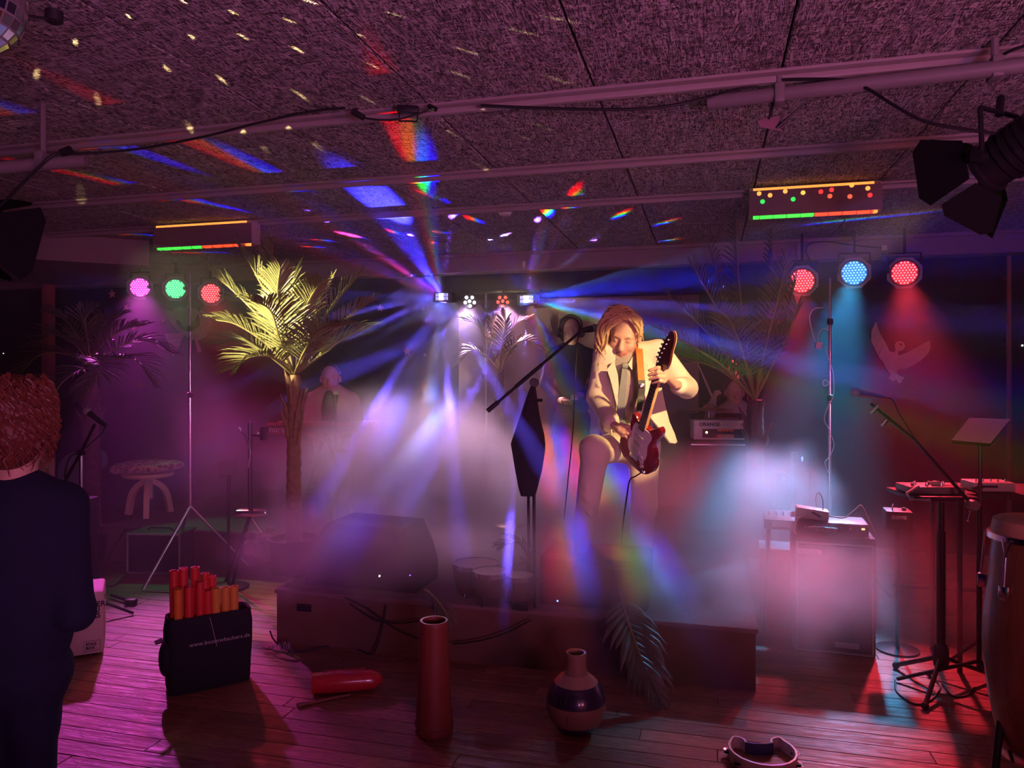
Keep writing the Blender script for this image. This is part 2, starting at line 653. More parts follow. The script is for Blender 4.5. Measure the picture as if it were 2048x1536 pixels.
def plank_mesh(l, w=0.098, t=0.012):
    c = 0.0018
    vs = []
    for z, i in ((-t, 0), (-c, 0), (0, c)):
        vs += [(i, i, z), (l - i, i, z), (l - i, w - i, z), (i, w - i, z)]
    fs = [(8, 9, 10, 11)]
    for a in (0, 4):
        fs += [(a + i, a + (i + 1) % 4, a + 4 + (i + 1) % 4, a + 4 + i) for i in range(4)]
    me = bpy.data.meshes.new('plank'); me.from_pydata(vs, [], fs); me.materials.append(M_FLOOR)
    return me
PLANKS = {l: plank_mesh(l - 0.002) for l in (1.4, 1.9, 2.4)}
rr = random.Random(3)
v = 2.0
while v < 7.0:
    u = -8.9 - rr.random() * 1.5
    while u < 3.6:
        l = rr.choice((1.4, 1.9, 2.4))
        hidden = (v > 3.75 and u > -2.3 and u + l < 0.2) or (v > 5.0 and u > -4.6 and u + l < 0.2)
        px = CX + F * (R(u + l, v).x) / max(R(u + l, v).y, 0.3)
        if not hidden and px > -60 and CX + F * R(u, v).x / max(R(u, v).y, 0.3) < 2110 and u + l < 3.6:
            o = put('plank', PLANKS[l], floor)
            o.location = R(u, v, 0); o.rotation_euler = (0, 0, RZ)
        u += l
    v += 0.1

# ---------------------------------------------------------------- ceiling of wood wool panels
ce = MB().box(R(-2.7, 2.3, CEIL + 0.09), (12.6, 9.7, 0.12), Matrix.Rotation(RZ, 3, 'Z'))
ceiling = struct('ceiling', ce.mesh('ceiling', M_GAP), label='low ceiling of wood wool panels')
ROWS = [(0.3, 1.3), (1.3, 2.87), (2.87, 3.85), (3.85, 4.68), (4.68, 5.57), (5.57, 6.46)]
def panel_mesh(w, l):
    c = 0.004
    vs = []
    for z, i in ((0.03, 0), (c, 0), (0, c)):
        vs += [(i, i, z), (w - i, i, z), (w - i, l - i, z), (i, l - i, z)]
    fs = [(11, 10, 9, 8)]
    for a in (0, 4):
        fs += [(a + i, a + (i + 1) % 4, a + 4 + (i + 1) % 4, a + 4 + i)[::-1] for i in range(4)]
    me = bpy.data.meshes.new('ceiling_panel'); me.from_pydata(vs, [], fs); me.materials.append(M_WOOL)
    return me
for v0, v1 in ROWS:
    me = panel_mesh(0.68 - 0.008, v1 - v0 - 0.008)
    for k in range(-12, 6):
        u = -0.43 + 0.68 * k
        if -8.9 < u < 3.0:
            o = put('ceiling_panel', me, ceiling)
            o.location = R(u + 0.004, v0 + 0.004, CEIL + 0.001 * rr.random()); o.rotation_euler = (0, 0, RZ)
for i, v0 in enumerate(BEAMS):
    b = MB()
    b.box((0, 0, -0.004), (12.4, 0.075, 0.012), bev=0.002)
    b.box((0, 0.018, -0.018), (12.4, 0.03, 0.028), bev=0.003)
    struct('trim_%d' % (i + 1), b.mesh('trim', M_RAIL, 30), label='painted ceiling rail between the panel rows', loc=R(-2.7, v0, CEIL), rz=RZ)
fa = MB().box((0, 0.09, -0.08), (12.4, 0.18, 0.17), bev=0.004).box((0, -0.01, -0.012), (12.4, 0.05, 0.03), bev=0.003)
struct('trim_4', fa.mesh('trim', M_SOFFIT, 30), label='deep lintel beam along the back of the ceiling', loc=R(-2.7, V_FASCIA, CEIL), rz=RZ)
sf = MB()
A, B = Vector((-4.28, 7.5, 0)), Vector((-6.6, 6.15, 0))
n_ = Vector((B.y - A.y, A.x - B.x, 0)).normalized() * -1.6
foot = [A, B, B + n_, A + n_ + Vector((0.5, 0, 0))]
sf.prism([(p.x, p.y) for p in foot], 0.215, (0, 0, 2.395), (1, 0, 0), (0, 1, 0))
struct('trim_5', sf.mesh('trim', M_SOFFIT), label='lowered soffit box in the upper left corner')

# ---------------------------------------------------------------- walls
def wall(name, u0, u1, v0, v1, m, label):
    w = MB().box(R((u0 + u1) / 2, (v0 + v1) / 2, 1.33), (abs(u1 - u0), abs(v1 - v0), 2.7), Matrix.Rotation(RZ, 3, 'Z'))
    return struct(name, w.mesh(name, m), label=label)
wall('wall_back', -9.0, 3.6, V_BACK, V_BACK + 0.1, M_NAVY, 'dark navy back wall with cut-out decorations')
wall('wall_left', -9.1, -9.0, -2.6, 7.2, M_SIDE, 'plain left wall')
wall('wall_right', 3.6, 3.7, -2.6, 7.2, M_SIDE, 'plain right wall')
wall('wall_front', -9.0, 3.6, -2.6, -2.5, M_SIDE, 'plain wall behind the viewer')

# lighter wall panel behind the players
bp_ = PV(918, 640, 7.06); bq = PV(1398, 640, 7.06)
ub0, ub1 = UV(bp_)[0], UV(bq)[0]
b = MB().box(R((ub0 + ub1) / 2, 7.075, 1.12), (ub1 - ub0, 0.05, 2.24), Matrix.Rotation(RZ, 3, 'Z'), bev=0.004)
struct('wall_panel', b.mesh('wall_panel', mat('pale_panel', (0.26, 0.18, 0.20), 0.85, var=0.1, scale=4)), label='pale partition panel behind the players')

# posts
pb = PV(97, 700, 6.0); 
b = MB().box((0, 0, 1.2), (0.085, 0.085, 2.4), bev=0.006)
tag(b.build('timber_post', mat('red_post', (0.40, 0.14, 0.13), 0.6), loc=(pb.x, pb.y, 0), rz=RZ), 'reddish square post under the soffit at the left', 'post', kind='structure')
pp = PV(2018, 600, 6.9)
b = MB().tube([(0, 0, 0.0), (0, 0, 2.6)], 0.018, 10)
b.bar((0, 0, 1.75), (0.0, 0.12, 1.75), 0.012).bar((0, 0, 2.3), (0.0, 0.12, 2.3), 0.012)
tag(b.build('wall_pipe', mat('pink_pipe', (0.45, 0.2, 0.2), 0.5), loc=(pp.x, pp.y, 0), rz=RZ), 'thin upright pipe on the back wall at the far right', 'pipe')

# ---------------------------------------------------------------- stage
ZS = 0.30
US0, US1, VS0 = -2.36, 0.22, 3.70
def stage_box(name, u0, u1, v0, v1, label):
    t = thing(name, label, 'stage', R((u0 + u1) / 2, v0, 0), RZ)
    w, l = u1 - u0, v1 - v0
    MB().box((0, l / 2, ZS - 0.012), (w, l, 0.024), bev=0.004).build('deck', M_CARPET, t)
    MB().box((0, 0.02, (ZS - 0.024) / 2), (w - 0.02, 0.02, ZS - 0.026)).build('front_panel', M_STAGE, t)
    for s in (-1, 1):
        MB().box((s * (w / 2 - 0.02), l / 2, (ZS - 0.024) / 2), (0.02, l - 0.08, ZS - 0.026)).build('side_panel', M_STAGE, t)
    return t, w
st, w = stage_box('stage_riser', US0, US1, VS0, 6.95, 'low brown stage riser with vent slots along its front')
for px in (607, 1040):
    p = PV(px, 1216, VS0)
    lo = (UV(p)[0] - (US0 + US1) / 2, 0.006, p.z)
    vm = MB().box(lo, (0.085, 0.012, 0.040), bev=0.002).build('vent', M_BLACK, st)
    for k in range(3):
        MB().box((lo[0], 0.0, lo[2] + (k - 1) * 0.011), (0.078, 0.006, 0.003)).build('vent_slat', M_BLACKM, vm)
stage_box('stage_wing', -4.75, US0 - 0.01, 4.96, 6.95, 'left wing of the stage carrying the round stool')

# ---------------------------------------------------------------- lamps
def aim(o, target):
    """turn a thing so that its local +z looks at target, local y stays as level as it can"""
    bpy.context.view_layer.update()
    d = (Vector(target) - o.location).normalized()
    o.rotation_euler = d.to_track_quat('Z', 'Y').to_euler()
    return o.rotation_euler.to_matrix()

def local(o, w):
    """world point to the thing's own frame"""
    return o.rotation_euler.to_matrix().transposed() @ (Vector(w) - o.location)

def glow(name, col, s):
    return mat(name, col, 0.4, emit=col, estr=s, var=0.02)

def hexgrid(r, sp):
    out = []
    k = int(r / sp) + 2
    for i in range(-k, k + 1):
        for j in range(-k, k + 1):
            x, y = sp * (i + 0.5 * (j % 2)), sp * j * 0.866
            if x * x + y * y < r * r:
                out.append((x, y))
    return out

M_PARH = mat('par_housing', (0.30, 0.28, 0.29), 0.5)
def led_par(px, py, v, target, colname, col, power, label, angle=42, facing=None):
    loc = PV(px, py, v)
    t = thing('led_par', label, 'stage light', loc, 0, 'stage lights along the lintel')
    aim(t, facing if facing is not None else target)
    can = MB().lathe([(0.055, -0.20), (0.085, -0.185), (0.098, -0.10), (0.100, -0.008), (0.100, 0.0), (0.094, 0.004), (0.094, -0.012)], 28, cap=False)
    can.build('can', M_BLACK, t)
    fl_ = MB()
    poly = [(0.128 * math.cos(a), 0.128 * math.sin(a)) for a in [PI / 8 + k * PI / 4 for k in range(8)]]
    hole = [(0.101 * math.cos(2 * PI * k / 32), 0.101 * math.sin(2 * PI * k / 32)) for k in range(32)]
    vs = [(x, y, 0.0) for x, y in poly] + [(x, y, 0.0) for x, y in hole] + [(x, y, -0.006) for x, y in poly] + [(x, y, -0.006) for x, y in hole]
    fs = []
    for k in range(8):
        h0 = (4 * k + 2) % 32
        q = [8 + (h0 + j) % 32 for j in range(5)]
        fs.append([k, (k + 1) % 8] + q[::-1])
        fs.append(([k, (k + 1) % 8] + q[::-1])[::-1])
        fs[-1] = [i + 40 for i in fs[-1]]
        fs.append([k, k + 40, (k + 1) % 8 + 40, (k + 1) % 8])
    fl_.add(vs, fs)
    fl_.build('frame', M_PARH, t)
    lens = MB().lathe([(0.094, -0.010), (0.0, -0.010)], 32, cap=False).build('lens', glow('lens_' + colname, col, 0.16), t)
    dots = MB()
    for x, y in hexgrid(0.086, 0.0225):
        dots.ball((x, y, -0.006), 0.0078, 8, (1, 1, 0.6))
    c2 = tuple(0.8 * c + 0.2 for c in col)
    d = dots.build('led_array', glow('led_' + colname, c2, 1.7), lens); d['kind'] = 'stuff'
    # yoke up to the lintel
    s = Vector((CT, -ST, 0))
    ceil = CEIL - 0.16
    yk = MB()
    pts = [loc + s * 0.112, loc + s * 0.112 + Vector((0, 0, 0.15)), loc - s * 0.112 + Vector((0, 0, 0.15)), loc - s * 0.112]
    for a, b_ in zip(pts, pts[1:]):
        yk.bar(local(t, a), local(t, b_), 0.006)
    top = loc + Vector((0, 0, 0.15))
    yk.bar(local(t, top), local(t, Vector((top.x, top.y, 2.6))), 0.010)
    yk.build('yoke', M_BLACKM, t)
    for sg in (1, -1):
        bk = t.rotation_euler.to_matrix() @ Vector((0, 0, -0.07))
        MB().bar(local(t, loc + bk + s * 0.10 * sg), local(t, loc + bk + s * 0.125 * sg), 0.016, 10).build('tilt_knob', M_BLACK, t)
    ax = (Vector(target) - loc).normalized()
    spot('par_light', loc + ax * 0.03, target, col, power, angle, 0.7, 0.06)
    return t

LP = dict(par=1.0)
led_par(280, 575, 6.2, G(310, 1450), 'magenta', (1.0, 0.10, 0.85), 480, 'magenta LED stage light, leftmost under the lintel', 33, P(400, 700, 2.5))
led_par(351, 578, 6.2, G(420, 1180), 'green', (0.05, 1.0, 0.40), 50, 'green LED stage light above the cowboy hat cut-out', 34, P(500, 720, 2.5))
led_par(422, 587, 6.2, G(640, 1330), 'red', (1.0, 0.04, 0.08), 130, 'red LED stage light half behind the bright palm', 40, P(560, 720, 2.5))
led_par(1604, 562, 6.2, G(1300, 1500), 'red', (1.0, 0.04, 0.08), 420, 'red LED stage light beside the dark right palm', 34, P(1350, 720, 3.0))
led_par(1708, 546, 6.2, P(1575, 1110, 4.3), 'teal', (0.05, 0.48, 1.0), 950, 'turquoise LED stage light beside the chrome pole', 33, P(1550, 760, 3.0))
led_par(1809, 546, 6.2, G(1900, 1480), 'red', (1.0, 0.04, 0.08), 560, 'red LED stage light tilted down, rightmost under the lintel', 34, P(1900, 930, 2.6))

# ---------------------------------------------------------------- lighting bar at the back
VB = 6.72
ps = PV(972, 900, VB + 0.05)
t = thing('light_stand', 'thin light stand with a crossbar behind the stage centre', 'light stand', (ps.x, ps.y, ZS), RZ)
zb = PV(972, 583, VB).z - ZS
MB().tube([(0, 0, 0.10), (0, 0, zb)], 0.014, 10).build('pole', M_STEEL, t)
MB().box((0.0, 0, zb), (1.05, 0.03, 0.03), bev=0.003).build('crossbar', M_BLACKM, t)
for k in range(3):
    a = 2 * PI * k / 3 + 0.3
    MB().bar((0, 0, 0.55), (0.25 * math.cos(a), 0.25 * math.sin(a), 0.012), 0.009).build('leg', M_BLACKM, t)

def small_par(px, py, leds, colname, col, s, label, target, power, lcol):
    loc = PV(px, py, VB - 0.07)
    t = thing('small_led_par', label, 'stage light', loc, 0, 'heads on the lighting bar')
    face = Vector((0.0, 0.0, H))
    aim(t, face)
    MB().lathe([(0.03, -0.09), (0.066, -0.085), (0.074, -0.02), (0.074, 0.0), (0.068, 0.0), (0.068, -0.012), (0.0, -0.012)], 24, cap=False).build('can', M_BLACK, t)
    M3 = t.rotation_euler.to_matrix().transposed()
    for (lx, ly) in leds:
        w = PV(lx, ly, VB - 0.07)
        q = M3 @ (w - loc)
        MB().ball((q.x, q.y, 0.0), 0.0155, 12, (1, 1, 0.5)).build('led', glow('small_led_' + colname, col, s), t)
    MB().bar(local(t, loc + Vector((0, 0.04, 0.05))), local(t, loc + Vector((0, 0.06, 0.13))), 0.008).build('yoke', M_BLACKM, t)
    spot('small_par_light', loc + (Vector(target) - loc).normalized() * 0.06, target, lcol, power, 50, 0.7, 0.05)
small_par(939, 603, [(933, 595), (944.5, 595), (930.5, 605), (939, 602.5), (948.5, 605), (940, 612)], 'white', (0.95, 0.95, 1.0), 6,
          'small round stage light with white LEDs on the lighting bar', P(860, 1010, 5.1), 520, (0.80, 0.50, 0.90))
small_par(1005.5, 603, [(999.5, 595), (1011, 595), (996, 604), (1005.5, 602), (1015, 604.5), (1005.5, 612)], 'hot_red', (1.0, 0.08, 0.05), 2.6,
          'small round stage light with red LEDs on the lighting bar', P(1050, 1010, 5.0), 400, (1.0, 0.42, 0.60))

def CL(px, py):
    return P(px, py, (CEIL - H) * F / (CY - py))

def derby(px, py, label, beams, strength):
    loc = PV(px, py, VB - 0.06)
    t = thing('derby_light', label, 'stage light', loc, RZ, 'heads on the lighting bar')
    MB().box((0, 0.05, 0), (0.19, 0.11, 0.10), bev=0.012).build('housing', M_BLACK, t)
    n = 6
    for r in range(2):
        for k in range(n):
            a = (k - (n - 1) / 2) / n * 1.35
            x, y = 0.10 * math.sin(a), 0.05 - 0.085 * math.cos(a)
            hot = k in (2, 3)
            b = MB().box((x, y, (r - 0.5) * 0.034), (0.019, 0.006, 0.029), Matrix.Rotation(a, 3, 'Z'), bev=0.002)
            b.build('lens_cell', glow('derby_hot' if hot else 'derby_cell', (0.95, 0.95, 1.0) if hot else (0.45, 0.42, 1.0), 7.0 if hot else 1.0), t)
    MB().box((0, -0.015, 0.040), (0.175, 0.05, 0.008), bev=0.002).box((0, -0.015, -0.040), (0.175, 0.05, 0.008), bev=0.002).build('lens_frame', M_BLACKM, t)
    MB().bar((0, 0.05, 0.05), (0, 0.05, 0.10), 0.01).build('yoke', M_BLACKM, t)
    lp = loc + Vector((0.0, -0.075, 0.0))
    beam_lamp('derby_beams', lp, beams, strength)

RB = (0.7, 0.07, 1.3)
def ceil_beams(pts):
    return [(CL(x, y), h, c, 0.95) for x, y, h, c in pts]
D1 = ceil_beams([(478, 318, 1.0, RB), (70, 240, 0.9, RB), (240, 365, 0.7, RB), (388, 402, 0.75, RB), (440, 430, 0.6, RB),
                 (268, 469, 0.55, RB), (405, 505, 0.55, RB), (648, 481, 0.6, RB), (628, 494, 0.55, RB), (712, 474, 0.6, RB),
                 (832, 300, 0.95, (1.0, 0.15, 1.6)), (845, 362, 0.7, (0.0, 1.0, 0.4)), (790, 465, 0.8, RB), (868, 486, 0.6, RB)])
D1 += [(CL(775, 415), 3.0, (0.05, 0.05, 1.9), 0.0), (CL(700, 470), 1.4, (1.0, 0.03, 0.3), 0.0),
       (P(300, 570, 4.2), 0.9, (0.15, 0.1, 1.0), 0.3), (P(300, 606, 4.2), 0.9, (0.15, 0.1, 1.0), 0.3),
       (P(560, 810, 4.6), 1.0, (0.1, 0.1, 0.6), 0.5), (P(850, 860, 4.2), 1.1, (0.3, 0.3, 0.9), 0.5),
       (CL(1010, 470), 0.8, (0.25, 0.15, 1.2), 0.4), (P(1110, 760, 5.0), 0.9, (0.10, 0.14, 0.4), 0.6),
       (P(720, 960, 4.2), 2.0, (0.15, 0.08, 0.6), 1.2)]
D2 = ceil_beams([(1095, 425, 0.9, (1.0, 0.5, 1.4)), (1150, 393, 0.7, (1.0, 0.2, 1.6)), (950, 440, 0.75, RB), (1240, 430, 0.7, (0.6, 0.6, 1.4)),
                 (1330, 445, 0.65, (0.3, 0.3, 1.5)), (1340, 480, 0.6, (0.3, 0.3, 1.5)), (1690, 440, 0.7, (0.15, 0.5, 1.2)),
                 (1840, 424, 0.8, (0.1, 0.1, 1.5)), (882, 465, 0.6, RB), (870, 395, 0.4, RB)])
D2 += [(P(1128, 1010, 4.1), 1.5, (0.8, 0.16, 1.7), 1.3), (P(1112, 735, 5.6), 2.0, (0.45, 0.25, 1.0), 2.4), (P(1140, 790, 5.4), 1.5, (0.4, 0.06, 0.8), 2.0),
       (P(1500, 640, 4.5), 0.9, (0.2, 0.2, 1.2), 0.6), (P(1420, 700, 4.6), 2.2, (0.1, 0.9, 3.5), 2.4), (P(1350, 520, 5.0), 1.0, (0.15, 0.25, 1.1), 0.4),
       (P(700, 665, 5.0), 0.9, (0.5, 0.4, 1.0), 0.5), (P(790, 950, 4.6), 1.9, (0.7, 0.5, 1.4), 2.4), (CL(980, 480), 0.8, (0.25, 0.2, 1.1), 0.4),
       (P(1300, 565, 5.3), 2.4, (0.02, 0.05, 1.7), 0.3)]
for x, y, d_ in ((620, 640, 4.6), (640, 700, 4.6), (760, 800, 4.6), (900, 820, 4.6), (960, 720, 5.0)):
    D1.append((P(x, y, d_), 0.7, (0.9, 0.6, 7.0), 0.25))
for x, y in ((820, 470), (905, 430), (945, 505), (640, 430)):
    D1.append((CL(x, y), 0.6, (0.6, 0.2, 4.5), 0.25))
for x, y, d_ in ((900, 660, 4.8), (960, 760, 4.8), (1040, 860, 4.6), (1230, 640, 5.0), (1330, 610, 4.8)):
    D2.append((P(x, y, d_), 0.7, (0.9, 0.6, 7.0), 0.25))
for x, y in ((1010, 470), (1190, 480), (1000, 505), (1075, 440)):
    D2.append((CL(x, y), 0.6, (0.6, 0.2, 4.5), 0.25))
for L_, k0 in ((D1, 14), (D2, 10)):
    for i in range(k0, len(L_)):
        tg, h_, c_, sp_ = L_[i]
        if sp_ < 1.0:
            L_[i] = (tg, h_, tuple(2.0 * q for q in c_), sp_)
derby(885, 594, 'left of the two multi-beam effect lights on the lighting bar', D1, 3200)
derby(1054, 599, 'right of the two multi-beam effect lights on the lighting bar', D2, 3200)

# ---------------------------------------------------------------- mirror ball
mb = Vector((-1.205, 1.62, 2.33))
t = thing('mirror_ball', 'mirror ball under the ceiling in the upper left corner', 'mirror ball', mb)
RB_ = 0.135
for i in range(16):
    th0, th1 = PI * i / 16 + 0.02, PI * (i + 1) / 16 - 0.02
    n = max(6, int(32 * math.sin((th0 + th1) / 2)))
    row = MB()
    for j in range(n):
        p0, p1 = 2 * PI * j / n + 0.02, 2 * PI * (j + 1) / n - 0.02
        q = [Vector((math.sin(a) * math.cos(b), math.sin(a) * math.sin(b), math.cos(a))) * RB_ for a, b in ((th0, p0), (th1, p0), (th1, p1), (th0, p1))]
        row.add(q, [(0, 1, 2, 3)])
    row.build('mirror_row', mat('mirror_tile', (0.9, 0.85, 0.9), 0.08, metal=1.0, var=0.03), t, smooth=None)
MB().ball((0, 0, 0), RB_ - 0.003, 32).build('core', M_GREYP, t)
MB().bar((0, 0, RB_ - 0.005), (0, 0, CEIL - mb.z), 0.006).lathe([(0.03, CEIL - mb.z - 0.03), (0.03, CEIL - mb.z)], 16).build('hanger', M_BLACKM, t)
dots = [(125, 125), (440, 245), (215, 430), (570, 580), (750, 95), (1075, 10), (1365, 75), (1690, 120), (1810, 10), (1120, 215), (1420, 215),
        (975, 400), (1295, 465), (1740, 290), (1755, 555), (1120, 755), (1530, 850), (1835, 835), (475, 1150), (30, 100)]
dots = [(x / 2.926, y / 2.926) for x, y in dots]
dots += [(680 + x / 2.926, y / 2.926) for x, y in ((320, 85), (110, 205), (190, 385), (155, 580), (745, 300), (1060, 185), (1290, 115), (695, 435),
                                                   (1270, 465), (1150, 730), (665, 783), (1040, 787), (840, 980))]
lp = mb + Vector((0.10, 0.18, 0.06))  # lamp added beside the ball, casts the dots its mirrors would throw
MB().lathe([(0.012, -0.03), (0.02, -0.025), (0.02, 0.0)], 12).bar((0, 0, -0.02), local(t, mb + Vector((0, 0, -0.02))) - (lp - mb), 0.004).build('pin_spot', M_BLACK, t, loc=lp - mb - Vector((0, 0, 0.012)))
beam_lamp('mirror_ball_dots', lp, [(CL(x, y), 0.50 if i < 20 else 0.36, (1.0, 0.72, 0.30) if i < 20 else (0.55, 0.40, 0.22), 0.0) for i, (x, y) in enumerate(dots)], 420, 0.004)

# ---------------------------------------------------------------- covered tube lamps with coloured gels
def lamp_box(px0, px1, v, dots, label):
    a, b_ = PV(px0, 400, v), PV(px1, 400, v)
    L = UV(b_)[0] - UV(a)[0]
    hgt = 0.155
    o = (a + b_) / 2
    t = thing('tube_lamp_box', label, 'lamp', (o.x, o.y, CEIL - 0.028), RZ, 'covered tube lamps')
    dep = 0.11
    cov = mat('lamp_cover', (0.22, 0.15, 0.15), 0.7)
    MB().box((0, -dep / 2, -hgt / 2 - 0.006), (L, 0.008, hgt - 0.012)).build('front_cover', cov, t)
    MB().box((0, dep / 2, -hgt / 2), (L, 0.008, hgt)).build('back_cover', cov, t)
    for s in (-1, 1):
        MB().box((s * (L / 2 - 0.004), 0, -hgt / 2), (0.008, dep - 0.01, hgt - 0.004)).build('end_cap', mat('lamp_end', (0.45, 0.33, 0.32), 0.6), t)
    MB().box((0, 0, 0.002), (L, dep * 0.4, 0.02)).build('mount', M_RAIL, t)
    MB().box((-0.01, -dep / 2 + 0.004, -0.004), (L - 0.06, 0.006, 0.015)).build('light_slit', glow('gel_amber', (1.0, 0.30, 0.05), 1.6), t)
    for x0, x1, nm, c in ((-0.47, 0.0, 'green', (0.05, 1.0, 0.06)), (0.0, 0.44, 'red', (1.0, 0.07, 0.02)), (0.44, 0.47, 'amber', (1.0, 0.30, 0.05))):
        MB().box(((x0 + x1) / 2 * L, -dep / 2 + 0.022, -hgt - 0.001), ((x1 - x0) * L, 0.034, 0.026), bev=0.004).build('gel_sleeve', glow('gel_' + nm, c, 1.6), t)
    for k in range(9):
        MB().box((-0.42 * L + k * 0.105 * L, -dep / 2 + 0.022, -hgt - 0.002), (0.003, 0.037, 0.029)).build('gel_rib', M_BLACK, t)
    for x, y, nm, c in dots:
        p = PV(x, y, v - dep / 2 - 0.004)
        q = (UV(p)[0] - UV(o)[0], -dep / 2 - 0.0045, p.z - (CEIL - 0.028))
        MB().lathe([(0.0125, 0), (0.0125, 0.002), (0.010, 0.003), (0, 0.003)], 16, q, (0, -1, 0)).build('gel_dot', glow('dot_' + nm, c, 1.3), t)
Z3 = [((1348 + x / 2.926), y / 2.926, n, c) for x, y, n, c in [
    (498, 1133, 'amber', (1, .45, .08)), (562, 1143, 'amber', (1, .45, .08)), (518, 1180, 'green', (.03, .9, .1)), (651, 1120, 'amber', (1, .45, .08)),
    (755, 1128, 'yellow', (.9, .6, .1)), (697, 1166, 'green', (.03, .9, .1)), (859, 1122, 'red', (1, .04, .04)), (922, 1111, 'red', (1, .04, .04)),
    (912, 1148, 'orange', (1, .12, .05)), (1040, 1084, 'amber', (1, .45, .08)), (1029, 1150, 'orange', (1, .12, .05)), (1134, 1102, 'amber', (1, .45, .08)), (1147, 1142, 'red', (1, .04, .04))]]
lamp_box(1498, 1760, 4.57, Z3, 'covered tube lamp with coloured light holes at the upper right')
lamp_box(318, 512, 4.60, [], 'covered tube lamp without light holes above the bright palm')

# ---------------------------------------------------------------- theatre spotlights with barn doors
def fresnel(loc, target, label, col, power, angle, roll=0.0, hang=None, blend=0.25):
    t = thing('theatre_spotlight', label, 'spotlight', loc, 0, 'theatre spotlights with barn doors')
    aim(t, target)
    body = MB().lathe([(0.0, -0.21), (0.055, -0.21), (0.07, -0.19), (0.078, -0.15), (0.078, 0.03), (0.088, 0.035), (0.088, 0.05), (0.07, 0.05), (0.07, 0.02)], 24, cap=False)
    body.build('body', M_BLACKM, t)
    for k in range(5):
        MB().lathe([(0.079, -0.145 + 0.028 * k), (0.086, -0.145 + 0.028 * k), (0.086, -0.137 + 0.028 * k), (0.079, -0.137 + 0.028 * k)], 24, cap=False).build('cooling_fin', M_BLACKM, t)
    warm = glow('tungsten_glow', (1.0, 0.55, 0.20), 5.0)
    MB().lathe([(0.069, 0.018), (0.05, 0.026), (0, 0.03)], 24, cap=False).build('lens', warm, t)
    for k in range(6):
        a = 2 * PI * k / 6 + roll
        MB().box((0.0785 * math.cos(a), 0.0785 * math.sin(a), -0.165), (0.006, 0.03, 0.022), Matrix.Rotation(a, 3, 'Z')).build('vent', glow('vent_glow', (1.0, 0.62, 0.22), 0.9), t)
    for k in range(4):
        a = k * PI / 2 + roll
        w0, w1, l = (0.085, 0.15, 0.15) if k % 2 == 0 else (0.06, 0.12, 0.13)
        op = math.radians(62 if k % 2 == 0 else 55)
        r = Vector((math.cos(a), math.sin(a), 0)); s = Vector((-math.sin(a), math.cos(a), 0))
        dirn = r * math.cos(op) + Vector((0, 0, 1)) * math.sin(op)
        o0 = r * 0.088 + Vector((0, 0, 0.05))
        d = MB().prism([(-w0, 0), (w0, 0), (w1, l * 0.8), (w1 * 0.7, l), (-w1 * 0.7, l), (-w1, l * 0.8)], 0.002, o0, s, dirn)
        d.build('barn_door', mat('matte_black', (.010, .010, .011), .8, spec=.08), t)
    R3 = t.rotation_euler.to_matrix()
    lv = Vector((0, 0, 1)).cross(R3 @ Vector((0, 0, 1))).normalized()
    yk = MB()
    for sg in (1, -1):
        yk.bar(local(t, loc + lv * 0.09 * sg), local(t, loc + lv * 0.10 * sg + Vector((0, 0, 0.16))), 0.008)
        yk.bar(local(t, loc + lv * 0.085 * sg), local(t, loc + lv * 0.125 * sg), 0.020, 10)
    yk.bar(local(t, loc + lv * 0.10 + Vector((0, 0, 0.16))), local(t, loc - lv * 0.10 + Vector((0, 0, 0.16))), 0.008)
    yk.bar(local(t, loc + Vector((0, 0, 0.15))), local(t, Vector(hang)), 0.012)
    yk.build('yoke', M_BLACKM, t)
    ax = (Vector(target) - loc).normalized()
    spot('spotlight_lamp', loc + ax * 0.06, target, col, power, angle, blend, 0.035)
    return t
WARM = (1.0, 0.62, 0.30)
lr = P(1998, 322, 2.45)
fresnel(lr, P(1258, 800, 4.3), 'black theatre spotlight with barn doors at the right edge, aimed at the guitarist', WARM, 370, 23, 0.35, (lr.x + 0.02, lr.y + 0.02, 2.42))
ll = P(-62, 455, 2.9)
fresnel(ll, P(580, 640, 4.45), 'black theatre spotlight at the left edge, aimed at the bright palm', (1.0, 0.82, 0.45), 820, 26, 0.2, (ll.x - 0.02, ll.y, 2.35))

# ---------------------------------------------------------------- pipes and cables under the ceiling
pa, pb2 = P(1417, 205, 2.83), P(2120, 122, 2.35)
t = thing('ceiling_pipe', 'grey lighting pipe under the ceiling at the right', 'pipe', pa)
MB().tube([(0, 0, 0), pb2 - pa], 0.026, 16).build('tube', M_GREYP, t)
pc = P(1558, 190, 2.72)
MB().box(pc - pa, (0.035, 0.07, 0.07), Matrix.Rotation(RZ, 3, 'Z'), bev=0.006).bar(pc - pa + Vector((0, 0, 0.02)), Vector((pc.x - pa.x, pc.y - pa.y, CEIL - pa.z)), 0.012).build('clamp', M_GREYP, t)
pe = P(1990, 138, 2.44)
MB().box(pe - pa, (0.035, 0.07, 0.07), Matrix.Rotation(RZ, 3, 'Z'), bev=0.006).bar(pe - pa + Vector((0, 0, 0.02)), Vector((pe.x - pa.x, pe.y - pa.y, CEIL - pa.z)), 0.012).build('clamp', M_GREYP, t)
pa, pb2 = P(-60, 341, 3.0), P(172, 320, 3.05)
t = thing('ceiling_pipe', 'grey lighting pipe under the ceiling at the left edge', 'pipe', pa)
MB().tube([(0, 0, 0), pb2 - pa], 0.026, 16).build('tube', M_GREYP, t)
pc = P(86, 322, 3.03)
MB().box(pc - pa, (0.035, 0.07, 0.07), bev=0.006).bar(pc - pa, Vector((pc.x - pa.x, pc.y - pa.y, CEIL - pa.z)), 0.012).build('clamp', M_GREYP, t)

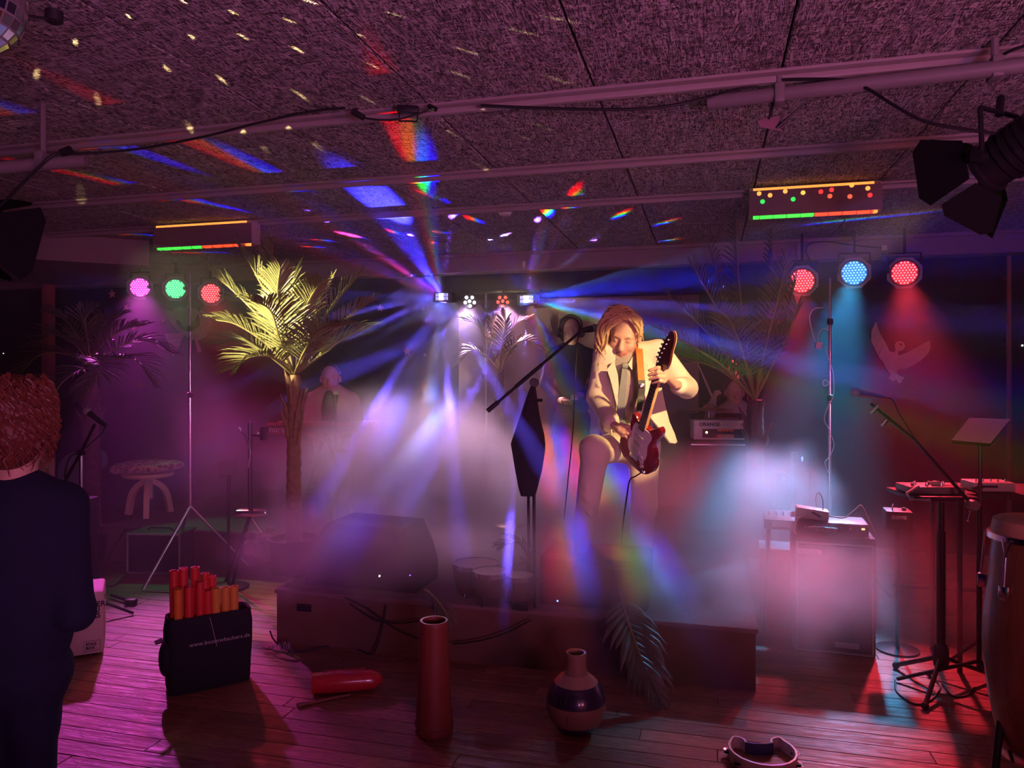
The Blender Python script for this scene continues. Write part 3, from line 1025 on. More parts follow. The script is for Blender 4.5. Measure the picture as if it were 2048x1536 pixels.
def cable(pts, r, label, name='cable', m=None, cat='cable', n=6, group=None):
    pts = [Vector(p) for p in pts]
    o = pts[0].copy()
    b = MB().tube([p - o for p in curve(pts, 8)], r, n)
    return tag(b.build(name, m or M_CABLE, loc=o), label, cat, group)
t = thing('extension_lead', 'black lead with a coupling hanging along the ceiling at the left', 'cable', P(140, 302, 2.93))
o = P(140, 302, 2.93)
MB().tube([p - o for p in curve([P(0, 412, 2.92), P(60, 352, 2.9), P(100, 315, 2.9), P(128, 303, 2.93)], 6)], 0.006, 6).build('lead', M_CABLE, t)
MB().tube([P(122, 306, 2.93) - o, P(142, 300, 2.93) - o], [0.014, 0.018], 10).build('coupling', M_BLACK, t)
MB().tube([p - o for p in curve([P(148, 308, 2.93), P(260, 300, 2.98), P(400, 275, 2.98), P(520, 245, 2.96), P(620, 223, 2.94), P(690, 216, 2.93)], 6)], 0.005, 6).build('lead', M_CABLE, t)
o = P(705, 222, 2.93)
t = thing('cable_coupling', 'black plug and metal bracket under the first ceiling rail', 'bracket', o)
MB().tube([(0, 0, 0), P(728, 236, 2.93) - o], [0.013, 0.012], 10).build('plug', M_BLACK, t)
MB().box(P(816, 219, 2.95) - o, (0.085, 0.03, 0.028), Matrix.Rotation(0.05, 3, 'Y'), bev=0.004).build('clamp_body', M_BLACK, t)
MB().tube([p - o for p in [P(800, 224, 2.93), P(797, 242, 2.93), P(834, 243, 2.93), P(836, 224, 2.93)]], 0.004, 6).build('bracket', M_BLACKM, t)
MB().tube([p - o for p in curve([P(728, 236, 2.93), P(760, 240, 2.93), P(800, 238, 2.93), P(862, 220, 2.93)], 5)], 0.004, 6).build('lead', M_CABLE, t)
MB().bar(P(858, 212, 2.95) - o, P(872, 219, 2.93) - o, 0.010).build('hook', M_BLACK, t)
cable([P(962, 211, 2.92), P(1100, 217, 2.88), P(1250, 219, 2.83), P(1330, 213, 2.82), P(1430, 192, 2.8), P(1500, 172, 2.76), P(1556, 160, 2.72), P(1680, 160, 2.62),
       P(1730, 175, 2.58), P(1790, 212, 2.5), P(1850, 243, 2.46), P(1920, 257, 2.42), P(2000, 268, 2.4), P(2060, 272, 2.4)], 0.006, 'long black cable sagging from the ceiling to the right spotlight')
cable([P(1990, 120, 2.45), P(2020, 102, 2.4), P(2060, 88, 2.36)], 0.005, 'short black cable at the top right corner')
o = P(1545, 246, 2.75)
t = thing('gel_scrap', 'small scrap of film and strap dangling from the right pipe', 'strap', o)
MB().prism([(-0.055, 0.01), (-0.02, 0.025), (0.035, 0.03), (0.02, -0.045), (0.0, -0.035), (-0.05, -0.018)], 0.003, (0, 0, 0), (1, 0, 0.05), (0, 0.5, 0.87)).build('film', mat('film', (0.35, 0.2, 0.24), 0.2), t)
MB().bar(P(1548, 262, 2.74) - o, P(1618, 198, 2.68) - o, 0.007, 6, 0.003).bar(P(1538, 238, 2.75) - o, P(1544, 205, 2.75) - o, 0.004).build('strap', M_BLACK, t)
p = P(1010, 424, 5.0)
t = thing('smoke_detector', 'small pale smoke detector on the ceiling', 'smoke detector', CL(1010, 420))
MB().lathe([(0.05, 0.0), (0.05, -0.015), (0.035, -0.035), (0, -0.038)], 20, cap=False).build('cover', M_CREAM, t)
MB().ball((0.03, -0.03, -0.026), 0.008, 8).build('indicator', M_WHITE, t)
p = PV(1048, 528, 6.44)
t = thing('wall_bracket', 'small pale bracket on the lintel between the beams', 'bracket', p, RZ)
MB().box((0, 0, 0), (0.03, 0.03, 0.05), bev=0.004).build('plate', M_CREAM, t)
MB().bar((0, -0.005, -0.02), (0, -0.005, -0.05), 0.006).build('hook', M_CREAM, t)
p = PV(1768, 496, 6.42)
t = thing('junction_box', 'small junction box with a cable on the lintel at the right', 'junction box', p, RZ)
MB().box((0, 0, 0), (0.04, 0.03, 0.04), bev=0.004).build('box', M_CREAM, t)
MB().tube([q - p for q in curve([p, PV(1720, 492, 6.4), PV(1660, 484, 6.4), PV(1625, 486, 6.4), PV(1612, 500, 6.4), PV(1622, 525, 6.4)], 5)], 0.005, 6).build('lead', M_CABLE, t).rotation_euler = (0, 0, TH)
MB().box((0.0, 0, -0.07), (0.03, 0.02, 0.06), bev=0.004).build('plug', M_BLACK, t)

# ---------------------------------------------------------------- cut-outs on the back wall
M_STAR = mat('star_card', (0.80, 0.62, 0.45), 0.6)
M_GOLD = mat('gold_foil', (1.0, 0.72, 0.25), 0.25, metal=0.8, var=0.05)
def star_poly(r, rot):
    return [((r if k % 2 == 0 else r * 0.42) * math.sin(rot + k * PI / 5), (r if k % 2 == 0 else r * 0.42) * math.cos(rot + k * PI / 5)) for k in range(10)]
def flat(name, poly, v, m, label, cat, thick=0.012, group=None):
    """a board cut to an outline given in pixels, mounted on the wall plane v"""
    pts = [PV(x, y, v) for x, y in poly]
    o = sum(pts, Vector()) / len(pts)
    uo = UV(o)[0]
    b = MB().prism([(UV(p)[0] - uo, p.z - o.z) for p in pts], thick, (0, 0, 0))
    return tag(b.build(name, m, loc=o, rz=RZ), label, cat, group)
stars = [(222.6, 554, 10, 0.15, 'top star on the navy wall at the left'), (225, 588, 9.5, -0.1, 'star just below the top star on the navy wall'),
         (159, 612, 9, 0.1, 'leftmost star on the navy wall by the reddish post'), (253, 615, 8.5, 0.5, 'star left of the magenta beam'),
         (327, 642, 8.5, 0.05, 'star left of the cowboy hat cut-out'), (269, 656, 9.5, 0.3, 'star among the tips of the left palm'),
         (192, 632, 9, 1.2, 'star turned on its edge near the left palm'),
         (760.6, 616, 8, 0.1, 'star between the bright palm and the left effect light'), (813.5, 703, 8, -0.1, 'star above the fog in the middle')]
for x, y, r, a, lab in stars:
    p = PV(x, y, V_BACK)
    s = r / F * p.y
    wd = 0.35 if a > 1 else 1.0
    b = MB().prism([(q[0] * wd, q[1]) for q in star_poly(s, a)], 0.010)
    tag(b.build('wall_star', M_STAR, loc=p, rz=RZ), lab, 'star', 'stars on the back wall')
p = PV(280, 771, V_BACK - 0.02)
b = MB().prism(star_poly(9 / F * p.y, 0.12), 0.02)
tag(b.build('wall_star', M_GOLD, loc=p, rz=RZ), 'bright golden star low on the navy wall', 'star', 'stars on the back wall')

def zz(pts, sx, ox, oy):
    return [(ox + x / sx, oy + y / sx) for x, y in pts]
M_HAT = mat('hat_card', (0.62, 0.66, 0.50), 0.7)
M_HATB = mat('hat_band', (0.06, 0.05, 0.07), 0.7)
brim = zz([(310, 200), (420, 215), (520, 420), (620, 560), (760, 610), (880, 580), (980, 480), (1020, 330), (980, 180), (1060, 215), (1120, 300), (1160, 430), (1150, 560), (1080, 700), (960, 775), (840, 765), (700, 690), (560, 600), (430, 420)], 9.6, 300, 600)
crown = zz([(430, 240), (500, 175), (620, 150), (700, 165), (760, 140), (900, 165), (985, 240), (1000, 340), (960, 450), (870, 555), (760, 600), (640, 560), (540, 430)], 9.6, 300, 600)
band = zz([(540, 430), (640, 560), (760, 600), (870, 555), (960, 450), (1000, 340), (960, 260), (930, 380), (850, 480), (760, 520), (660, 490), (570, 370)], 9.6, 300, 600)
pts = [PV(x, y, V_BACK - .004) for x, y in brim]; o = sum(pts, Vector()) / len(pts); uo = UV(o)[0]
t = thing('cowboy_hat_cutout', 'grey green cowboy hat cut-out on the navy wall', 'wall decoration', o, RZ)
for nm, pl, m, th in (('brim', brim, M_HAT, 0.02), ('crown', crown, M_HAT, 0.034), ('hat_band', band, M_HATB, 0.042)):
    MB().prism([(UV(PV(x, y, V_BACK))[0] - uo, PV(x, y, V_BACK).z - o.z) for x, y in pl], th, (0, 0, 0)).build(nm, m, t)
tri = zz([(285, 640), (680, 630), (465, 1090)], 9.6, 300, 600)
A, B, C = [PV(x, y, V_BACK - 0.05) for x, y in tri]
o = (A + B + C) / 3
t = thing('striped_pennant', 'cream pennant of horizontal slats pointing down below the hat cut-out', 'pennant', o, RZ)
for k in range(5):
    f0, f1 = k / 5 + 0.006, (k + 1) / 5 - 0.006
    q = [A.lerp(C, f0), B.lerp(C, f0), B.lerp(C, f1), A.lerp(C, f1)]
    MB().prism([(UV(p)[0] - UV(o)[0], p.z - o.z) for p in q], 0.012).build('slat', mat('pennant_wood', (0.62, 0.46, 0.33), 0.7), t)
M_TEAL = mat('teal_board', (0.24, 0.52, 0.54), 0.7)
def blob(pts, n=6):
    q = curve([Vector((x, y, 0)) for x, y in pts + [pts[0]]], n)
    return [(p.x, p.y) for p in q[:-1]]
flat('cactus_cutout', blob(zz([(365, 900), (358, 760), (380, 680), (450, 630), (520, 650), (590, 605), (650, 630), (662, 690), (630, 730), (560, 735), (545, 900)], 3.0725, 0, 700)), V_BACK - 0.01, M_TEAL,
     'large pale teal cut-out behind the left palm trunk', 'wall decoration')
flat('bush_cutout', blob(zz([(258, 860), (268, 815), (310, 793), (355, 805), (368, 830), (366, 860)], 3.0725, 0, 700)), V_BACK - 0.03, M_TEAL,
     'small pale teal mound cut-out low on the left wall', 'wall decoration')
flat('lizard_cutout', blob(zz([(720, 800), (745, 770), (780, 790), (770, 840), (745, 870), (715, 850)], 3.0725, 0, 700)), V_BACK - 0.02, M_BLACK,
     'small dark curled cut-out beside the stool', 'wall decoration')
bird = zz([(745, 600), (755, 640), (775, 690), (803, 735), (832, 790), (842, 815), (875, 822), (888, 805), (880, 775), (886, 750), (920, 740), (948, 752), (955, 780), (945, 802), (918, 815), (905, 812), (905, 845), (960, 828),
           (1020, 798), (1080, 762), (1137, 733), (1141, 782), (1130, 820), (1072, 880), (1010, 918), (960, 938), (905, 945), (890, 968), (912, 990), (950, 1005), (936, 1024), (922, 1046), (905, 1046), (890, 1020), (860, 1036), (838, 1010),
           (848, 980), (812, 930), (800, 898), (772, 868), (735, 800), (707, 740), (711, 660)], 3.658, 1548, 480)
pts = [PV(x, y, V_BACK - .004) for x, y in bird]; o = sum(pts, Vector()) / len(pts); uo = UV(o)[0]
t = thing('pelican_cutout', 'pale pelican cut-out with raised wings on the right back wall', 'wall decoration', o, RZ)
M_BIRD = mat('bird_board', (0.62, 0.56, 0.52), 0.75, var=0.15, scale=20)
MB().prism([(UV(p)[0] - uo, p.z - o.z) for p in pts], 0.02).build('board', M_BIRD, t)
q = lambda x, y: (lambda p: Vector((UV(p)[0] - uo, -0.024, p.z - o.z)))(PV(1548 + x / 3.658, 480 + y / 3.658, V_BACK))
for a, b_ in (((1000, 900), (1030, 815)), ((1050, 870), (1075, 785)), ((1095, 840), (1112, 760)), ((960, 920), (980, 840)), ((740, 780), (770, 720)), ((760, 840), (800, 770)), ((725, 720), (757, 660))):
    MB().bar(q(*a), q(*b_), 0.005, 6, 0.002).build('feather_ridge', M_BIRD, t)
e = q(922, 765)
MB().ball((e.x, -0.02, e.z), 0.012, 10).build('eye', M_BLACK, t)
# small hooks and lights on the walls
for x, y, lab in ((850, 710, 'small ring hook on the navy wall above the fog'), (846, 618, 'small ring hook left of the left effect light')):
    p = PV(x, y, V_BACK - 0.01)
    ring = MB().tube([(0.012 * math.cos(a), 0, 0.012 * math.sin(a)) for a in [2 * PI * k / 14 for k in range(14)]], 0.003, 6, closed=True)
    tag(ring.build('wall_hook', M_CREAM, loc=p, rz=RZ), lab, 'hook')
p = PV(2044, 691, V_BACK - 0.02)
t = thing('wall_lamp', 'tiny white indicator lamp at the right edge of the back wall', 'lamp', p, RZ)
MB().box((0, 0.005, 0), (0.04, 0.02, 0.04), bev=0.004).build('case', M_BLACK, t)
MB().ball((0, -0.008, 0), 0.007, 10).build('bulb', glow('indicator_white', (0.9, 1.0, 0.8), 6), t)
p = PV(8, 707, V_BACK - 0.02)
t = thing('wall_lamp', 'tiny white indicator lamp at the left edge of the back wall', 'lamp', p, RZ)
MB().box((0, 0.005, 0), (0.04, 0.02, 0.04), bev=0.004).build('case', M_BLACK, t)
MB().ball((0, -0.008, 0), 0.006, 10).build('bulb', glow('indicator_dim', (0.9, 1.0, 0.8), 2), t)

# ---------------------------------------------------------------- palms
def leaf_mat(name, c0, c1, rough=0.45):
    m = mat(name, c0, rough, var=0.35, scale=25, spec=0.5)
    return m
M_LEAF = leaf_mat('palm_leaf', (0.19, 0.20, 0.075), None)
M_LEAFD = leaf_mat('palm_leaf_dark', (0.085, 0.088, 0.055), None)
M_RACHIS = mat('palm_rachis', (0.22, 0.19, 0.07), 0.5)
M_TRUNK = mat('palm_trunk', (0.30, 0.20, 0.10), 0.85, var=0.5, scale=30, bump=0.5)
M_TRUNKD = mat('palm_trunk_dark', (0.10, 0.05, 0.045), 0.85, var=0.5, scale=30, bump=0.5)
def frond(parent, o, pts, leaf, n=24, ll=0.22, lw=0.017, droop=0.25, seed=0, mats=None, name='frond', ang=0.95, start=0.18):
    """feather leaf: a rib along pts with folded leaflets on both sides"""
    r = random.Random(seed)
    c = curve([Vector(p) - o for p in pts], 8)
    k = len(c)
    b = MB()
    b.mat(1).tube(c, [0.0085 * (1 - 0.8 * i / (k - 1)) + 0.0012 for i in range(k)], 6)
    b.mat(0)
    for i in range(n):
        f = start + (1 - start) * (i + 0.5) / n
        x = f * (k - 1); j = min(int(x), k - 2); p = c[j].lerp(c[j + 1], x - j)
        t = (c[j + 1] - c[j]).normalized()
        sd = t.cross(Vector((0, 0, 1)))
        sd = sd.normalized() if sd.length > 0.15 else frame(t)[0]
        up = sd.cross(t).normalized()
        prof = (0.45 + 0.55 * math.sin(PI * min(1, 0.12 + f * 0.95)) ** 0.7) * ll
        a = ang * (1.0 - 0.55 * f) + 0.12 * r.random()
        for s in (-1, 1):
            L = prof * r.uniform(0.82, 1.12)
            d = (t * math.cos(a) + sd * s * math.sin(a) + up * (0.28 + 0.12 * r.random())).normalized()
            w = d.cross(up).normalized() * (lw * r.uniform(0.8, 1.15) * 0.5)
            g = Vector((0, 0, -1))
            p1 = p + d * L * 0.4 + g * droop * L * 0.12
            p2 = p + d * L * 0.75 + g * droop * L * 0.42
            p3 = p + d * L + g * droop * L * r.uniform(0.7, 1.1)
            fo = up * lw * 0.28
            vs = [p - w * 0.35, p + fo * 0.3, p + w * 0.35, p1 - w, p1 + fo, p1 + w, p2 - w * 0.8, p2 + fo, p2 + w * 0.8, p3]
            b.add(vs, [(0, 1, 4, 3), (1, 2, 5, 4), (3, 4, 7, 6), (4, 5, 8, 7), (6, 7, 9), (7, 8, 9)])
    return b.build(name, mats or [leaf, M_RACHIS], parent, smooth=25)

def palm(root, zbase, fronds, label, leaf, trunk, r0=0.06, r1=0.04, group='artificial palms', ll=0.22, lean=(0, 0), pot=True, husk=10, seed=1, lw=0.017, n=24):
    o = Vector((root.x + lean[0], root.y + lean[1], zbase))
    t = thing('palm_tree', label, 'palm', o, 0, group)
    hgt = root.z - zbase
    tr = MB()
    prof = []
    k = int(hgt / 0.035)
    pts, rs = [], []
    for i in range(k + 1):
        f = i / k
        pts.append(Vector((-lean[0] * f * f, -lean[1] * f * f, hgt * f)))
        rs.append((r0 + (r1 - r0) * f) * (1.0 if i % 2 else 0.90))
    tr.tube(pts, rs, 14)
    tr.build('trunk', trunk, t, smooth=60)
    rr2 = random.Random(seed)
    for i in range(husk):
        a = 2 * PI * i / husk + rr2.random(); f = rr2.uniform(0.72, 0.98)
        z = hgt * f; rad = r0 + (r1 - r0) * f
        c = pts[int(f * k)]
        d = Vector((math.cos(a), math.sin(a), 0))
        MB().tube([c + d * rad * 0.8 + Vector((0, 0, -0.06)), c + d * (rad * 1.15) + Vector((0, 0, 0.02)), c + d * (rad * 1.9) + Vector((0, 0, 0.10))], [0.018, 0.014, 0.003], 6).build('leaf_stub', trunk, t)
    if pot:
        MB().lathe([(0.10, 0.0), (0.13, 0.02), (0.15, 0.20), (0.16, 0.22), (0.14, 0.22), (0.135, 0.19), (0.0, 0.19)], 20, cap=False).build('pot', M_BLACK, t)
    for i, f in enumerate(fronds):
        frond(t, o, [root] + list(f), leaf, n=n, ll=ll, lw=lw, seed=seed * 50 + i)
    return t
d = 4.5
rt = P(588, 750, d)
palm(rt, ZS, [
    [P(530, 650, d - .1), P(470, 585, d - .15), P(425, 548, d - .2)],
    [P(545, 620, d - .05), P(510, 545, d - .1), P(480, 498, d - .1)],
    [P(560, 620, d + .1), P(545, 540, d + .12), P(545, 492, d + .12)],
    [P(578, 640, d + .15), P(580, 575, d + .2), P(600, 530, d + .25)],
    [P(600, 650, d - .15), P(618, 600, d - .25), P(640, 565, d - .35)],
    [P(625, 680, d + .05), P(668, 610, d + .05), P(722, 545, d + .05)],
    [P(635, 695, d - .1), P(690, 640, d - .15), P(745, 600, d - .2)],
    [P(640, 712, d + .1), P(695, 672, d + .12), P(742, 655, d + .12)],
    [P(535, 690, d - .1), P(475, 650, d - .2), P(432, 640, d - .25)],
    [P(530, 705, d + .1), P(480, 682, d + .15), P(440, 688, d + .2)],
    [P(545, 715, d - .2), P(500, 715, d - .35), P(470, 738, d - .45)],
    [P(560, 680, d - .3), P(540, 620, d - .5), P(500, 600, d - .65)],
    [P(610, 700, d - .3), P(640, 660, d - .5), P(690, 650, d - .6)],
    [P(570, 660, d - .2), P(555, 590, d - .3), P(560, 535, d - .4)],
    [P(605, 670, d + .2), P(640, 600, d + .3), P(665, 560, d + .35)],
    [P(552, 670, d + .2), P(500, 610, d + .3), P(455, 600, d + .35)],
], 'tall artificial palm in yellow spotlight left of the fog', M_LEAF, M_TRUNK, 0.052, 0.040, ll=0.23, husk=14, seed=3, n=27, lw=0.014)
d = 5.0
rt = P(1510, 800, d)
palm(rt, ZS, [
    [P(1495, 700, d), P(1478, 560, d), P(1472, 440, d)],
    [P(1525, 700, d + .1), P(1540, 590, d + .1), P(1545, 475, d + .1)],
    [P(1480, 700, d - .1), P(1430, 610, d - .15), P(1385, 530, d - .2)],
    [P(1460, 720, d), P(1400, 650, d), P(1335, 590, d)],
    [P(1450, 735, d - .2), P(1380, 690, d - .3), P(1322, 660, d - .4)],
    [P(1455, 750, d + .1), P(1400, 725, d + .15), P(1345, 735, d + .2)],
    [P(1540, 710, d), P(1570, 640, d), P(1592, 560, d)],
    [P(1550, 720, d - .1), P(1580, 660, d - .15), P(1595, 610, d - .2)],
    [P(1530, 700, d - .2), P(1555, 600, d - .3), P(1575, 520, d - .4)],
    [P(1475, 690, d + .1), P(1440, 580, d + .15), P(1420, 500, d + .2)],
    [P(1490, 720, d - .3), P(1465, 650, d - .5), P(1440, 620, d - .65)],
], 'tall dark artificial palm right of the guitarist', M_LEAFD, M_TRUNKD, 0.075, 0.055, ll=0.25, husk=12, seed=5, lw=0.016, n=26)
d = 6.05
rt = P(183, 735, d)
palm(rt, 0.0, [
    [P(150, 690, d), P(110, 670, d), P(75, 690, d)],
    [P(140, 710, d), P(80, 710, d - .1), P(30, 760, d - .1)],
    [P(160, 680, d + .1), P(130, 640, d + .1), P(105, 630, d + .1)],
    [P(175, 680, d), P(170, 640, d), P(185, 620, d)],
    [P(205, 690, d), P(245, 660, d), P(290, 650, d)],
    [P(225, 700, d - .1), P(285, 680, d - .1), P(340, 705, d - .1)],
    [P(220, 720, d - .2), P(270, 720, d - .3), P(300, 760, d - .3)],
    [P(160, 740, d - .2), P(120, 770, d - .3), P(100, 820, d - .3)],
    [P(200, 670, d + .1), P(215, 640, d + .2), P(240, 630, d + .2)],
    [P(190, 720, d - .4), P(200, 740, d - .6), P(170, 790, d - .7)],
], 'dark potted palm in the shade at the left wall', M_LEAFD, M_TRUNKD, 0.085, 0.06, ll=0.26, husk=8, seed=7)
d = 6.55
rt = P(1000, 745, d)
palm(rt, ZS, [
    [P(980, 690, d), P(955, 650, d), P(925, 640, d)],
    [P(990, 680, d), P(985, 640, d), P(965, 618, d)],
    [P(1015, 690, d), P(1030, 650, d), P(1060, 635, d)],
    [P(1020, 700, d - .1), P(1050, 680, d - .15), P(1085, 700, d - .15)],
    [P(975, 715, d - .1), P(945, 700, d - .15), P(920, 725, d - .15)],
    [P(1003, 690, d - .15), P(1010, 650, d - .2), P(1010, 620, d - .2)],
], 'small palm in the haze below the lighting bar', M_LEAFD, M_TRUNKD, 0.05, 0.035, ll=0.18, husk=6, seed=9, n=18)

# loose palm leaves on the stage edge
def loose(pts, label, n, ll, lw, droop, seed, ang=0.8, leaf=None):
    o = Vector(pts[0])
    t = thing('palm_leaf', label, 'palm leaf', o, 0, 'loose palm leaves on the stage edge')
    frond(t, o, pts, leaf or M_LEAFD, n, ll, lw, droop, seed, name='blade', ang=ang, start=0.1)
    return t
loose([P(1238, 1180, 3.74), P(1255, 1240, 3.58), P(1280, 1310, 3.46), P(1310, 1385, 3.38)], 'broad dark palm leaf hanging over the stage edge beside the vase', 15, 0.20, 0.034, 0.35, 31, 0.85)
loose([P(1062, 1150, 4.0), P(1055, 1110, 4.0), P(1035, 1085, 3.98), P(1008, 1090, 3.95)], 'dark palm sprig arching behind the small drums', 12, 0.16, 0.014, 0.5, 33)
loose([P(850, 1180, 3.95), P(868, 1195, 3.86), P(885, 1215, 3.8), P(898, 1238, 3.78)], 'small dark palm sprig drooping behind the wooden tube drum', 10, 0.10, 0.012, 0.5, 35)
loose([G(600, 1318), G(585, 1311, 0.02), G(560, 1304, 0.025), G(536, 1298, 0.012)], 'dry palm twig on the floor behind the scraper', 12, 0.12, 0.008, 0.15, 37)

# ---------------------------------------------------------------- people
M_SKIN = mat('skin', (0.62, 0.36, 0.25), 0.5, var=0.12, scale=30, bump=0.15, bscale=160)
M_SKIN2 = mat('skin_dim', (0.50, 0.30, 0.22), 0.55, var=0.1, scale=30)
M_LIP = mat('lips', (0.45, 0.18, 0.15), 0.45)
M_BLOND = mat('blond_hair', (0.62, 0.42, 0.19), 0.5, var=0.4, scale=60, stretch=(1, 1, 0.2))
M_BROWN = mat('auburn_hair', (0.13, 0.035, 0.022), 0.5, var=0.5, scale=50)
M_DARKH = mat('dark_hair', (0.030, 0.018, 0.014), 0.5)
M_SUIT = mat('cream_suit', (0.72, 0.62, 0.45), 0.85, var=0.07, scale=12, bump=0.35, bscale=16)
M_SHIRT = mat('grey_satin_shirt', (0.36, 0.32, 0.27), 0.38, var=0.2, scale=12, bump=0.3, bscale=20)
M_TIE = mat('grey_green_tie', (0.22, 0.24, 0.21), 0.5)
M_COLLAR = mat('shirt_collar', (0.62, 0.56, 0.45), 0.6)
M_STRAP = mat('orange_strap', (0.85, 0.20, 0.03), 0.6)
M_NAVYC = mat('navy_cotton', (0.008, 0.009, 0.030), 0.9, var=0.2, scale=20, bump=0.3, bscale=14)

def join(name, mats, meshes):
    """several meshes into one, keeping the material slots"""
    bm = bmesh.new()
    for me in meshes:
        bm.from_mesh(me)
    out = bpy.data.meshes.new(name)
    bm.to_mesh(out); bm.free()
    for m in mats:
        out.materials.append(m)
    for me in meshes:
        bpy.data.meshes.remove(me)
    return out

def sheet(grid, th):
    """thick cloth from rows of points"""
    b = MB()
    r, c = len(grid), len(grid[0])
    def nrm(i, j):
        a = grid[min(i + 1, r - 1)][j] - grid[max(i - 1, 0)][j]
        q = grid[i][min(j + 1, c - 1)] - grid[i][max(j - 1, 0)]
        return a.cross(q).normalized()
    top = [grid[i][j] + nrm(i, j) * th / 2 for i in range(r) for j in range(c)]
    bot = [grid[i][j] - nrm(i, j) * th / 2 for i in range(r) for j in range(c)]
    n = r * c
    fs = []
    for i in range(r - 1):
        for j in range(c - 1):
            a, b_, d, e = i * c + j, i * c + j + 1, (i + 1) * c + j + 1, (i + 1) * c + j
            fs += [(a, b_, d, e), (n + e, n + d, n + b_, n + a)]
    rim = [j for j in range(c)] + [i * c + c - 1 for i in range(1, r)] + [(r - 1) * c + j for j in range(c - 2, -1, -1)] + [i * c for i in range(r - 2, 0, -1)]
    for k in range(len(rim)):
        a, b_ = rim[k], rim[(k + 1) % len(rim)]
        fs.append((a, n + a, n + b_, b_))
    return b.add(top + bot, fs)

def strip(pts, w, th, side=None):
    pts = curve(pts, 6)
    g = []
    for i, p in enumerate(pts):
        t = (pts[min(i + 1, len(pts) - 1)] - pts[max(i - 1, 0)]).normalized()
        ww = w[0] + (w[1] - w[0]) * i / (len(pts) - 1) if hasattr(w, '__len__') else w
        s = (Vector(side) if side else t.cross(Vector((0, 1, 0)))).normalized() * ww / 2
        g.append([p - s, p, p + s])
    return sheet(g, th)

class Head:
    def __init__(self, c, fwd, up, s=1.0):
        self.c, self.s = Vector(c), s
        self.y = Vector(fwd).normalized()
        self.z = (Vector(up) - self.y * Vector(up).dot(self.y)).normalized()
        self.x = self.z.cross(self.y) * 1.0
        self.rot = Matrix((self.x, self.y, self.z)).transposed()
    def w(self, x, y, z):
        return self.c + (self.x * x + self.y * y + self.z * z) * self.s
    def add(self, f, m=0, lip=None, fine=True):
        s = self.s
        E = lambda c, r, **k: f.egg(self.w(*c), tuple(q * s for q in r), self.rot, **k)
        E((0, -.012, .03), (.076, .094, .090), k=.02, m=m)
        E((0, .028, -.045), (.057, .060, .076), k=.035, m=m)
        E((0, .064, -.100), (.026, .020, .020), k=.03, m=m)
        for sg in (-1, 1):
            E((sg * .037, .062, -.025), (.022, .020, .026), k=.02, m=m)
            E((sg * .078, -.006, -.008), (.010, .020, .031), k=.008, m=m)
        f.limb(self.w(-.036, .076, .024), self.w(.036, .076, .024), .011 * s, .011 * s, .018, m)
        f.limb(self.w(0, .086, .012), self.w(0, .108, -.030), .009 * s, .0135 * s, .012, m)
        for sg in (-1, 1):
            E((sg * .010, .100, -.034), (.009, .010, .008), k=.008, m=m)
        if fine:
            for sg in (-1, 1):
                E((sg * .031, .094, .006), (.016, .010, .009), k=.008, m=m, sub=True)
                E((sg * .031, .078, .004), (.014, .010, .009), k=.004, m=m)
            f.limb(self.w(-.021, .080, -.064), self.w(.021, .080, -.064), .0075 * s, .0075 * s, .006, m if lip is None else lip)
            f.limb(self.w(0, .084, -.058), self.w(0, .083, -.071), .008 * s, .008 * s, .006, m if lip is None else lip)
            f.limb(self.w(-.024, .093, -.0645), self.w(.024, .093, -.0645), .0028 * s, .0028 * s, .004, m, sub=True)

def hand(f, wrist, palm, knuckles, tips, bend, thumb, r=0.009, m=0):
    """palm, four fingers (knuckle, bent middle, tip) and a thumb"""
    w, p = Vector(wrist), Vector(palm)
    f.limb(w, p, .022, .026, .012, m)
    for i, (k, t) in enumerate(zip(knuckles, tips)):
        k, t = Vector(k), Vector(t)
        mid = (k + t) / 2 + Vector(bend)
        rr_ = r * (0.95, 1.02, 1.0, 0.85)[i]
        f.limb(p, k, .018, rr_ * 1.15, .010, m)
        f.limb(k, mid, rr_ * 1.1, rr_, .003, m)
        f.limb(mid, t, rr_, rr_ * 0.82, .003, m)
    tb = [p.lerp(w, 0.35)] + [Vector(q) for q in thumb]
    f.chain(tb, [.016] + [r * 1.15, r * 1.0, r * .9][:len(thumb)], .006, m)

def strands(roots_tips, r0, r1, seed, wob=0.012, n=4):
    rq = random.Random(seed)
    b = MB()
    for pts in roots_tips:
        q = [Vector(p) + Vector((rq.uniform(-wob, wob), rq.uniform(-wob, wob), rq.uniform(-wob, wob))) * (0.3 + i / len(pts)) for i, p in enumerate(pts)]
        c = curve(q, 4)
        k = len(c)
        rad = rq.uniform(r0, r1)
        b.tube(c, [rad * (1 - 0.75 * (i / (k - 1)) ** 2) for i in range(k)], 5)
    return b

# ---- the guitarist
DG = 4.3
def g_(x, y, dd=0.0):
    return P(x, y, DG + dd)
o = P(1258, 1000, DG); o.z = ZS
man = thing('person', 'man in a cream suit playing an electric guitar with one foot up', 'person', o)
hd = Head(g_(1249, 671, -.02), (-.28, -.86, -.42), (.06, -.3, 1), 1.13)
f = Field(0.0058)
hd.add(f, 0, 1)
f.limb(hd.w(0, -.02, -.05), g_(1256, 722, .03), .056, .062, .03, 0)
head_me = f.mesh('head', [M_SKIN, M_LIP], 1)
f = Field(0.011)
f.limb(g_(1256, 716, .03), g_(1256, 722, .03), .06, .06, .02, 0)
f.egg(g_(1256, 765, .02), (.12, .075, .17), k=.04)
f.egg(g_(1258, 845, .06), (.115, .08, .16), k=.05)
SR, ER, WR = g_(1210, 708), g_(1193, 795, .02), g_(1228, 850, -.24)
SL, EL, WL = g_(1316, 702), g_(1374, 776, -.04), g_(1350, 769, -.43)
f.chain([SR, ER, WR], [.045, .036, .026], .02)
f.chain([SL, EL, WL], [.045, .036, .026], .02)
